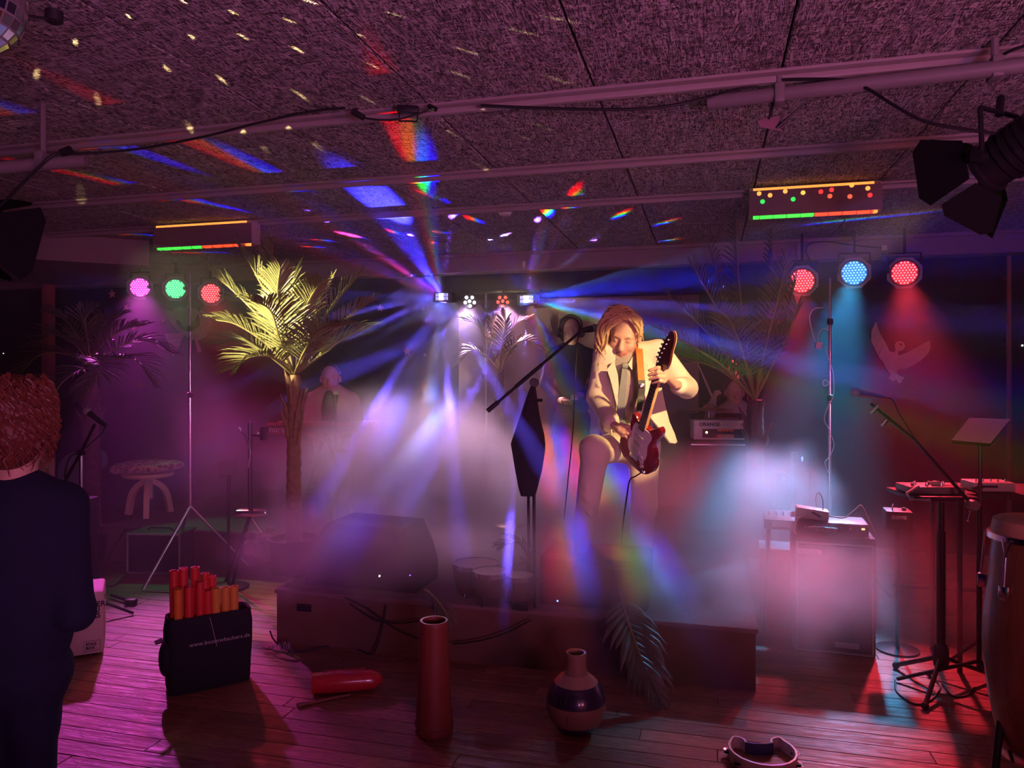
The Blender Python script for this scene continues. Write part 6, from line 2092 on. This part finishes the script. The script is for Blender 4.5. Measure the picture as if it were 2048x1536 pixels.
MB().box((0, .13, zt / 2), (W, .26, zt), bev=.012).build('cabinet', M_TOLEX, t)
MB().box((0, .002, zt * .49), (W * .88, .012, zt * .80), bev=.003).build('grille', mat('dark_grille', (.012, .012, .02), .9), t)
for s in (-1, 1):
    MB().box((s * W * .47, -.002, zt * .5), (.014, .014, zt * .98), bev=.004).build('frame_rail', M_PIPING, t)
    MB().box((0, -.002, zt * (.5 + s * .465)), (W * .96, .014, .014), bev=.004).build('frame_rail', M_PIPING, t)
MB().tube([(-.10, .10, zt), (-.08, .10, zt + .02), (.08, .10, zt + .02), (.10, .10, zt)], .008, 8).build('handle', M_BLACK, t)
cable([G(252, 1150) + Vector((-.02, .1, .01)), G(236, 1165, .006), G(222, 1172, .006), G(205, 1168, .006)], .005, 'black cable trailing from the combo amplifier')
cable([P(262, 1048, 6.1), P(245, 1068, 5.9), P(222, 1105, 5.75), P(214, 1118, 5.7)], .005, 'black cable running down beside the combo amplifier')
# left microphone on a boom
o = Vector((P(162, 980, 4.6).x, 4.6, 0))
t = thing('boom_mic_stand', 'boom stand with a dark microphone before the left palm', 'mic stand', o)
jt = P(162, 905, 4.6)
MB().tube([(0, 0, .12), (0, 0, jt.z)], .011, 10).build('upright', M_CHROME, t)
MB().tube([P(120, 980, 4.55) - o, jt - o, P(190, 848, 4.62) - o], .009, 8).build('boom_arm', M_BLACKM, t)
MB().lathe([(.02, -.016), (.02, .016)], 12, jt - o, (0, 1, 0)).build('swivel', M_BLACK, t)
mic(t, P(168, 818, 4.62), P(212, 852, 4.62), o)
MB().tube([q - o for q in curve([P(212, 852, 4.62), P(200, 870, 4.6), P(165, 900, 4.58), P(140, 915, 4.55), P(130, 950, 4.55), P(138, 985, 4.55)], 5)], .004, 6).build('mic_cable', M_CABLE, t)
for k in range(3):
    a = 2 * PI * k / 3 + .2
    MB().bar((0, 0, .15), (.30 * math.cos(a), .30 * math.sin(a), .012), .009).build('leg', M_BLACKM, t)
p = P(98, 1020, 5.0)
t = thing('equipment_case', 'black equipment case behind the onlooker at the left', 'case', (p.x, p.y, 0))
zt = P(0, 1010, 5.0).z
MB().box((0, .2, zt / 2), (.26, .36, zt), bev=.012).build('case_body', M_TOLEX, t)
MB().box((0, .2, zt - .06), (.27, .37, .012), bev=.003).build('lid_band', M_BLACKM, t)
MB().box((0, .012, zt - .06), (.04, .02, .05), bev=.004).build('latch', M_CHROME, t)
p = P(52, 955, 5.6)
t = thing('wooden_chair', 'cream wooden chair back beyond the onlooker shoulder', 'chair', (p.x, p.y, 0), .1)
zt = P(0, 912, 5.6).z
cr_ = mat('cream_wood', (0.62, 0.45, 0.32), 0.6)
g = [[Vector((x, .03 * (x / .2) ** 2, z)) for x in (-.19, -.1, 0, .1, .19)] for z in (zt - .30, zt - .15, zt - .02)]
sheet(g, .025).build('backrest', cr_, t)
MB().box((0, -.20, .45), (.40, .40, .035), bev=.01).build('seat', cr_, t)
MB().box((.055, -.012, zt - .15), (.035, .02, .30)).build('back_stile', M_BLACK, t)
for sx in (-.17, .17):
    MB().bar((sx, -.37, 0), (sx, -.36, .44), .018).build('leg', cr_, t)
    MB().bar((sx, .02, 0), (sx, .0, zt - .1), .018).build('leg', cr_, t)

# ---------------------------------------------------------------- things on the floor in front
# bag of tuned tubes
A, B = G(338, 1397), G(505, 1361)
o = (A + B) / 2; W = (B - A).length
rz = math.atan2(B.y - A.y, B.x - A.x)
t = thing('tote_bag', 'black cloth bag with a printed web address full of red and orange tubes', 'bag', o, rz)
hb = .355
M_BAG = mat('black_bag_cloth', (0.014, 0.014, 0.022), 0.85, var=0.2, bump=0.4, bscale=18)
dp = .16
def ringp(z, w, dd, wob):
    pts = []
    n = 28
    for k in range(n):
        a = 2 * PI * k / n
        c, s = math.cos(a), math.sin(a)
        x = (abs(c) ** .35) * (1 if c >= 0 else -1) * w / 2
        y = (abs(s) ** .35) * (1 if s >= 0 else -1) * dd / 2
        pts.append(Vector((x + wob * math.sin(3 * a + z * 9), y + dp / 2 + wob * math.cos(2 * a + z * 7), z)))
    return pts
lv_ = [(0.0, .97, .95, 0), (.02, 1.0, 1.0, .002), (.10, 1.01, 1.0, .005), (.20, 1.02, .98, .006), (.29, 1.02, .94, .006), (.335, 1.0, .90, .004), (hb, 1.0, .88, .002), (hb - .006, .95, .80, .002), (.22, .94, .80, .004)]
vs, fs = [], []
n = 28
for z, a, b_, wb in lv_:
    vs += ringp(z if z < .3 else z + 0.0, W * a, dp * b_, wb)
for i in range(len(lv_) - 1):
    for j in range(n):
        fs.append((i * n + j, i * n + (j + 1) % n, (i + 1) * n + (j + 1) % n, (i + 1) * n + j))
fs.append(tuple(range(n)))
MB().add(vs, fs).build('bag_body', M_BAG, t, smooth=50)
f = Field(.010)
f.egg(Vector((-W / 2 - .008, .05, .17)), (.03, .05, .085), k=.02)
put('side_bulge', f.mesh('side_bulge', [M_BAG]), t)
sheet([[Vector((-W / 2 + .0, .02, .24)), Vector((-W / 2 + .0, .06, .245))], [Vector((-W / 2 - .03, .01, .262)), Vector((-W / 2 - .03, .05, .268))], [Vector((-W / 2 - .055, .0, .262)), Vector((-W / 2 - .058, .03, .266))]], .006).build('tab', M_BAG, t)
q = put('lettering', text_mesh('lettering', 'www.boomwhackers.de', .0270, mat('silver_print', (0.55, 0.5, 0.5), 0.6), .0006, space=1.05), t)
q.matrix_local = basis((1, 0, 0), (0, -1, 0), (-W * .27, -.0075, .222))
MB().tube(curve([Vector((-.01, -.004, hb - .01)), Vector((.0, -.008, .30)), Vector((.012, -.008, .245)), Vector((.02, -.008, .205))], 5), .0012, 5).build('thread', mat('silver_print', (0.55, 0.5, 0.5), 0.6), t)
RT = mat('red_tube', (0.62, 0.035, 0.03), 0.4, spec=0.5); OT = mat('orange_tube', (0.72, 0.20, 0.03), 0.4); YT = mat('amber_tube', (0.70, 0.30, 0.05), 0.4)
tubes = [(348, 1141, .10, RT, 'tall red tube at the left back of the black bag'), (367, 1136, .11, RT, 'tall red tube second from the left at the back of the bag'), (390, 1134, .12, RT, 'tallest red tube at the back of the bag'), (410, 1146, .11, RT, 'red tube right of the tallest at the back of the bag'), (424, 1152, .12, RT, 'short red tube at the back right of the bag'),
         (356, 1178, .04, OT, 'orange tube at the left front of the bag'), (378, 1174, .04, RT, 'red tube at the front beside the left orange tube'), (400, 1163, .05, RT, 'long red tube in the front middle of the bag'), (416, 1180, .05, RT, 'red tube at the front right of the middle'), (432, 1176, .045, YT, 'amber tube left of the pair at the front right'), (451, 1174, .045, YT, 'amber tube in the middle of the front right'), (468, 1172, .05, YT, 'amber tube at the right end of the bag')]
for i, (x, y, off, m_, lab) in enumerate(tubes):
    f_ = min(.93, max(.09, (x - 338) / (505 - 338)))
    base = A.lerp(B, f_) + Matrix.Rotation(rz, 3, 'Z') @ Vector((0, off, 0))
    top_ = P(x, y, base.y)
    bb = Vector((top_.x + .004, base.y, .03))
    t = thing('tuned_tube', lab, 'percussion tube', bb, 0, 'tuned plastic tubes in the bag')
    ax = top_ - bb
    n_ = ax.normalized()
    MB().tube([Vector(), ax], .0205, 16, cap=False).tube([ax, ax - n_ * .05], .0185, 16, cap=False).build('tube', m_, t)
    ring_ = MB()
    x_, y_, _ = frame(n_)
    k = 16
    vs = [ax + (x_ * math.cos(2 * PI * j / k) + y_ * math.sin(2 * PI * j / k)) * r for r in (.0205, .0185) for j in range(k)]
    ring_.add(vs, [(j, (j + 1) % k, k + (j + 1) % k, k + j) for j in range(k)]).build('rim', m_, t)

# white box drum
A, B = G(128, 1322), G(208, 1310)
C_ = G(219, 1268)
rz = math.atan2(B.y - A.y, B.x - A.x)
o = B.copy()
zt = P(208, 1183, B.y).z
t = thing('box_drum', 'white box drum with printed lettering beside the onlooker', 'box drum', o, rz)
W = .30; dpt = .30
wb_ = mat('white_box_wood', (0.62, 0.50, 0.45), 0.6)
MB().box((-W / 2, dpt / 2, zt / 2 + .008), (W, dpt, zt - .008), bev=.016).build('box', wb_, t)
for sx in (-.04, -W + .04):
    for sy in (.04, dpt - .04):
        MB().lathe([(.015, 0), (.015, .012)], 12, (sx, sy, 0)).build('foot', M_BLACK, t)
for k, (s_, x_) in enumerate((('POWER', -.125), ('JU', -.055), ('LAS', -.078))):
    q = put('lettering', text_mesh('lettering', s_, .038, M_INK, .0008, bold=.0012), t)
    q.matrix_local = basis((1, 0, 0), (0, -1, 0), (x_, -.0015, zt - .075 - .030 * k))
for k, s_ in enumerate(('STAG', 'BOX')):
    q = put('lettering', text_mesh('lettering', s_, .020, M_INK, .0008, bold=.0008), t)
    q.matrix_local = basis((1, 0, 0), (0, -1, 0), (-.085, -.0015, .062 - .02 * k))
MB().tube([(-.095, -.001, .032), (-.018, -.001, .032), (-.018, -.001, .085), (-.095, -.001, .085)], .0012, 4, closed=True).build('logo_frame', M_INK, t)
MB().box((.001, .10, zt - .05), (.003, .03, .006), Matrix.Rotation(.6, 3, 'X')).build('mark', M_INK, t)
p = G(222, 1196, .0)
t = thing('floor_pedal', 'small black pedal with a rod lying behind the white box drum', 'pedal', p)
MB().bar(Vector((0, 0, .02)), G(262, 1203, .02) - p, .010).build('rod', M_BLACKM, t)
MB().box(G(262, 1203, .02) - p, (.07, .05, .035), bev=.008).build('footplate', M_BLACK, t)

# scraper gourd and its stick
A, B = G(620, 1396), G(764, 1386)
o = (A + B) / 2 + Vector((0, .04, 0)); rz = math.atan2(B.y - A.y, B.x - A.x)
L = (B - A).length
t = thing('scraper_gourd', 'glossy red ribbed scraper lying on the floor', 'scraper', o, rz)
M_GUI = mat('red_lacquer', (0.50, 0.02, 0.035), 0.22, spec=0.6, coat=0.5)
r_ = .052
prof = []
for i in range(33):
    f_ = i / 32
    x = -L / 2 + f_ * L
    rr_ = r_ * math.sqrt(max(.0, 1 - max(0, (f_ - .70) / .30) ** 2.4)) * (.90 + .10 * math.sin(PI * min(1, f_ * 1.4)))
    if .12 < f_ < .82 and i % 2:
        rr_ *= .965
    prof.append((max(rr_, .002), x))
MB().lathe(prof, 24, (0, 0, r_), (1, 0, 0)).build('gourd', M_GUI, t, smooth=50)
for k in range(22):
    x = -L * .36 + k * L * .028
    MB().box((x, -.006, r_ * 1.985), (.003, .045, .004), bev=.001).build('ridge', M_GUI, t)
MB().box((L * .30, -r_ * .80, r_ * 1.15), (.035, .004, .008), bev=.001).build('sound_slot', M_CREAM, t)
A, B = G(594, 1415), G(700, 1393)
st2 = MB().tube([Vector((0, 0, .009)), B - A + Vector((0, 0, .009))], [.009, .006], 10).bar(Vector((0, 0, .009)), (B - A) * .12 + Vector((0, 0, .009)), .0105)
tag(st2.build('scraper_stick', mat('stick_wood', (0.22, 0.07, 0.05), 0.5), loc=A), 'thin wooden stick lying beside the red scraper', 'stick')

# tall tapered tube drum
c = G(868, 1464)
zt = P(868, 1240, c.y).z
t = thing('tube_drum', 'tall tapered reddish wooden tube drum standing on the floor', 'drum', c)
M_TUB = mat('red_brown_wood', (0.19, 0.045, 0.028), 0.5, var=0.3, scale=8, stretch=(6, 6, .6), spec=.4)
MB().lathe([(.0, .002), (.074, .002), (.080, .012), (.078, .03), (.073, .12), (.066, .30), (.060, zt - .02), (.0615, zt - .006), (.058, zt), (.050, zt - .001), (.048, zt - .02), (.046, zt - .15), (0, zt - .16)], 36, cap=False).build('shell', M_TUB, t, smooth=50)
MB().lathe([(.0795, .036), (.0815, .042), (.0795, .048)], 36, cap=False).build('base_ring', M_TUB, t)
for k in range(14):
    a = 2 * PI * k / 14
    MB().ball((.080 * math.cos(a), .080 * math.sin(a), .030), .004, 6).build('stud', M_STEEL, t)

# clay pot drum
c = G(1152, 1462)
t = thing('clay_pot_drum', 'round clay vase drum with a dark band standing on the floor', 'vase', c)
zt = P(1155, 1304, c.y).z
M_CLAY = mat('clay', (0.24, 0.14, 0.095), 0.6, var=0.2, scale=10)
pf = [(0, .002), (.055, .002), (.075, .012), (.105, .05), (.124, .10), (.125, .135), (.112, .18), (.092, .21), (.072, .228), (.052, .245), (.043, .265), (.041, zt - .03), (.044, zt - .008), (.042, zt), (.034, zt - .002), (.032, zt - .03), (.034, .25), (0, .20)]
b = MB().lathe(pf, 40, cap=False)
pot_o = b.build('pot', [M_CLAY, mat('dark_glaze', (0.03, 0.02, 0.05), 0.3, coat=.4), mat('pale_clay', (0.34, 0.23, 0.17), 0.65)], t, smooth=60)
for pl in pot_o.data.polygons:
    z = pl.center.z; r2 = math.hypot(pl.center.x, pl.center.y)
    pl.material_index = 1 if .13 < z < .20 and r2 > .08 else (2 if .20 <= z < .25 and r2 > .045 else (1 if z < .04 else 0))
MB().lathe([(.015, 0), (.017, .004), (.013, .006), (0, .002)], 20, Vector((-.062, -.098, .165)), (-.53, -.80, .28), cap=False).build('sound_hole', M_BLACK, t)
MB().tube([(-.045 + .0 * k, -.112 - .004 * k, .135 - .03 * k) for k in range(3)], .0012, 5).build('crack_line', M_INK, t)

# half moon tambourine
c = G(1525, 1520)
t = thing('tambourine', 'white half-moon tambourine with a dark grip cut by the bottom edge', 'tambourine', c, -.05)
ws = mat('white_tambourine', (0.72, 0.58, 0.52), 0.4)
def arc(a0, a1, r, n=14):
    return [Vector((r * math.cos(a0 + (a1 - a0) * k / n), r * math.sin(a0 + (a1 - a0) * k / n), 0)) for k in range(n + 1)]
hz_ = .045
def band(pts):
    g = [[p_, p_ + Vector((0, 0, hz_))] for p_ in pts]
    return sheet(g, .008)
out_ = arc(PI * .82, PI * 2.18, .125)
band(out_).build('outer_frame', ws, t)
cl_ = curve([out_[0], out_[0] + Vector((.02, .028, 0)), out_[0] + Vector((.05, .014, 0)), Vector((-.05, .050, 0))], 4)
band(cl_).build('inner_frame', ws, t)
cr2 = curve([out_[-1], out_[-1] + Vector((-.012, .030, 0)), out_[-1] + Vector((-.045, .016, 0)), Vector((.05, .050, 0))], 4)
band(cr2).build('inner_frame', ws, t)
band([Vector((-.055, .050, 0)), Vector((-.02, .040, 0)), Vector((.02, .040, 0)), Vector((.055, .050, 0))]).build('grip', mat('navy_grip', (.02, .02, .06), .6), t)
for k in range(6):
    a = PI * (.95 + 1.1 * k / 5)
    pp_ = Vector((.131 * math.cos(a), .131 * math.sin(a), hz_ / 2))
    MB().lathe([(.017, -.004), (.006, -.002), (.017, .0), (.006, .003), (.017, .005)], 14, pp_, (0, 0, 1), cap=False).build('jingle', M_CHROME, t)

# cables along the stage front
zf = lambda x, y, dv=.05: PV(x, y, VS0 - dv)
cable([zf(540, 1262), zf(548, 1280, .08), zf(570, 1298, .10), G(600, 1302, .006), G(650, 1294, .006), G(690, 1288, .006), G(710, 1296, .006), G(740, 1308, .006), zf(752, 1296, .06), zf(764, 1255, .04), zf(772, 1210, .03)], .0045, 'black cable looping along the left foot of the stage')
cable([zf(690, 1195, .03), zf(730, 1215, .04), zf(765, 1240, .05), zf(800, 1262, .05), zf(836, 1277, .05)], .0045, 'black cable sagging across the stage front behind the tube drum')
cable([zf(700, 1208, .03), zf(750, 1240, .05), zf(800, 1246, .05), zf(845, 1240, .05)], .004, 'thin cable crossing the stage front beside the vent')
cable([zf(905, 1288, .05), zf(960, 1281, .05), zf(1010, 1266, .05), zf(1062, 1240, .04)], .004, 'cable rising to the right behind the tube drum')
cable([G(1790, 1360, .005), G(1795, 1385, .005), G(1830, 1408, .005), G(1862, 1400, .005), G(1880, 1372, .005), G(1850, 1345, .005)], .0045, 'black cable coiled around the tripod foot at the right')
cable([G(1885, 1368, .005), G(1905, 1392, .005), G(1935, 1390, .005), G(1950, 1375, .005)], .0045, 'short cable on the floor between the right stands')

# ---------------------------------------------------------------- pieces of parts go one level down
def base(n):
    return n.rsplit('.', 1)[0] if n[-3:].isdigit() and '.' in n else n
def nest(kind, pairs):
    for t in [o for o in bpy.data.objects if o.parent is None and base(o.name) == kind]:
        kids = list(t.children)
        for child, par in pairs:
            host = next((k for k in kids if base(k.name) == par), None)
            if host is None or host.location.length > 1e-6:
                continue
            for k in kids:
                if base(k.name) == child:
                    k.parent = host
nest('electric_guitar', [('fret', 'fretboard'), ('tuning_peg', 'headstock'), ('pickup', 'pickguard'), ('control_knob', 'pickguard'), ('jack_plate', 'guitar_body')])
nest('guitar_amplifier', [('switch_panel', 'faceplate'), ('control_panel', 'faceplate'), ('symbol_panel', 'faceplate'), ('knob', 'faceplate'), ('pilot_light', 'faceplate'), ('lettering', 'faceplate'), ('small_print', 'faceplate'), ('crest', 'faceplate')])
nest('speaker_cabinet', [('badge', 'grille'), ('lettering', 'grille')])
nest('tube_lamp_box', [('gel_dot', 'front_cover'), ('light_slit', 'front_cover')])
nest('theatre_spotlight', [('cooling_fin', 'body'), ('vent', 'body'), ('lens', 'body')])
nest('tuned_tube', [('rim', 'tube')])
nest('conga_drum', [('tension_rod', 'hoop'), ('lug_plate', 'shell')])
nest('hand_drum', [('tension_rod', 'shell')])
nest('box_drum', [('lettering', 'box'), ('logo_frame', 'box'), ('mark', 'box')])
nest('tote_bag', [('lettering', 'bag_body'), ('thread', 'bag_body')])
nest('stage_keyboard', [('key', 'case'), ('lettering', 'back_panel')])
nest('derby_light', [('lens_cell', 'lens_frame')])
nest('scraper_gourd', [('ridge', 'gourd'), ('sound_slot', 'gourd')])
nest('palm_tree', [('leaf_stub', 'trunk')])
nest('tube_drum', [('stud', 'shell'), ('base_ring', 'shell')])
nest('pelican_cutout', [('feather_ridge', 'board'), ('eye', 'board')])
nest('tambourine', [('jingle', 'outer_frame')])
nest('amplifier', [('knob', 'front_panel'), ('display', 'front_panel')])

# ---------------------------------------------------------------- two LED floods added behind the viewer for an overall mauve wash
def flood(loc, target, col, power, label):
    loc = Vector(loc)
    t = thing('led_flood', label, 'added fill light', (loc.x, loc.y, 0))
    MB().bar((0, 0, .02), (0, 0, loc.z - .06), .014).build('pole', M_BLACKM, t)
    for k in range(3):
        a = 2 * PI * k / 3
        MB().bar((0, 0, .30), (.35 * math.cos(a), .35 * math.sin(a), .012), .010).build('leg', M_BLACKM, t)
    d_ = (Vector(target) - loc).normalized()
    R_ = d_.to_track_quat('-Y', 'Z').to_matrix()
    MB().box((0, 0, loc.z), (.34, .06, .22), R_, bev=.01).build('housing', M_BLACKM, t)
    MB().box(Vector((0, 0, loc.z)) + d_ * .032, (.30, .008, .18), R_, bev=.003).build('lens', glow('flood_' + label[:6], col, .4), t)
    spot('flood_lamp', loc + d_ * .05, target, col, power, 100, .5, .30)
flood((0.9, -1.4, 1.10), (-0.8, 2.7, 3.8), (0.80, 0.25, 0.72), 290, 'purple LED flood on a stand behind the viewer nearer the middle')
flood((2.0, -1.4, 1.10), (0.6, 2.7, 3.8), (1.0, 0.20, 0.34), 210, 'rosy LED flood on a stand behind the viewer at the right')

HAZE = 0.038
PUFFS = [
    (800, 915, 4.95, (0.98, 0.66, 0.64), 6.0, 'tall fog bank in front of the keyboard player'),
    (960, 1010, 4.75, (1.05, 0.60, 0.62), 6.0, 'fog between the keyboard player and the guitarist'),
    (730, 1095, 3.95, (0.80, 0.34, 0.36), 6.0, 'low fog over the left stage monitor'),
    (1120, 1020, 4.65, (0.85, 0.45, 0.58), 5.5, 'fog behind the microphone stand'),
    (1180, 1120, 3.66, (0.92, 0.30, 0.36), 6.0, 'fog around the legs of the guitarist'),
    (1440, 1020, 4.5, (0.92, 0.60, 0.50), 5.5, 'fog to the right of the guitarist'),
    (1570, 1180, 3.62, (0.72, 0.36, 0.50), 5.0, 'fog in front of the speaker cabinet'),
    (500, 900, 5.3, (0.85, 0.6, 0.7), 0.45, 'faint fog by the left palm'),
    (1860, 1170, 3.75, (0.62, 0.34, 0.55), 1.0, 'thin fog around the stands at the right'),
    (975, 585, 6.45, (1.5, 0.40, 0.50), 0.40, 'thin fog glowing around the lighting bar'),
]

# ---------------------------------------------------------------- haze and smoke
def haze_box(name, lo, hi):
    bm = bmesh.new(); bmesh.ops.create_cube(bm, size=1)
    for q in bm.verts:
        q.co = Vector([lo[i] + (q.co[i] + 0.5) * (hi[i] - lo[i]) for i in range(3)])
    me = bpy.data.meshes.new(name); bm.to_mesh(me); bm.free()
    o = bpy.data.objects.new(name, me); COL.objects.link(o)
    return o
hz = haze_box('stage_haze', (-8.9, 3.0, 0.012), (3.5, 7.04, 2.555))
hz.rotation_euler = (0, 0, RZ)
m = bpy.data.materials.new('thin_haze'); m.use_nodes = True
nt = m.node_tree; nt.nodes.clear()
out = nt.nodes.new('ShaderNodeOutputMaterial'); vsct = nt.nodes.new('ShaderNodeVolumeScatter')
vsct.inputs['Density'].default_value = HAZE; vsct.inputs['Anisotropy'].default_value = 0.25
nt.links.new(vsct.outputs[0], out.inputs['Volume'])
hz.data.materials.append(m)
tag(hz, 'thin haze hanging in the air over the stage', 'haze', kind='stuff')

def puff_mat(name, amp, scale, rough):
    m = bpy.data.materials.new(name); m.use_nodes = True
    nt = m.node_tree; nt.nodes.clear()
    out = nt.nodes.new('ShaderNodeOutputMaterial'); sc = nt.nodes.new('ShaderNodeVolumeScatter')
    sc.inputs['Anisotropy'].default_value = 0.2
    tc = nt.nodes.new('ShaderNodeTexCoord'); ge = nt.nodes.new('ShaderNodeNewGeometry')
    ln = nt.nodes.new('ShaderNodeVectorMath'); ln.operation = 'LENGTH'
    nt.links.new(tc.outputs['Object'], ln.inputs[0])
    nz = nt.nodes.new('ShaderNodeTexNoise'); nz.inputs['Scale'].default_value = scale
    nz.inputs['Detail'].default_value = 2.0; nz.inputs['Roughness'].default_value = 0.62
    nt.links.new(ge.outputs['Position'], nz.inputs['Vector'])
    # distance from the puff's middle, frayed by the noise
    ml = nt.nodes.new('ShaderNodeMath'); ml.operation = 'MULTIPLY_ADD'; ml.inputs[1].default_value = -rough
    nt.links.new(nz.outputs['Fac'], ml.inputs[0]); nt.links.new(ln.outputs['Value'], ml.inputs[2])
    mr = nt.nodes.new('ShaderNodeMapRange'); mr.interpolation_type = 'SMOOTHSTEP'
    mr.inputs['From Min'].default_value = 0.95 - rough * 0.5 ; mr.inputs['From Max'].default_value = -rough * 0.5
    mr.inputs['To Max'].default_value = amp
    nt.links.new(ml.outputs[0], mr.inputs['Value'])
    nt.links.new(mr.outputs['Result'], sc.inputs['Density'])
    nt.links.new(sc.outputs[0], out.inputs['Volume'])
    return m
bm = bmesh.new(); bmesh.ops.create_icosphere(bm, subdivisions=3, radius=1.12)
PUFF = bpy.data.meshes.new('fog_puff'); bm.to_mesh(PUFF); bm.free()
def puff(px, py, d, r, amp, label, scale=2.4, rough=0.9):
    me = PUFF.copy(); me.materials.append(puff_mat('fog', amp, scale, rough))
    o = put('fog_puff', me, None, P(px, py, d))
    o.scale = r
    return tag(o, label, 'smoke', 'fog rolling over the stage', 'stuff')
for a in PUFFS:
    puff(*a)
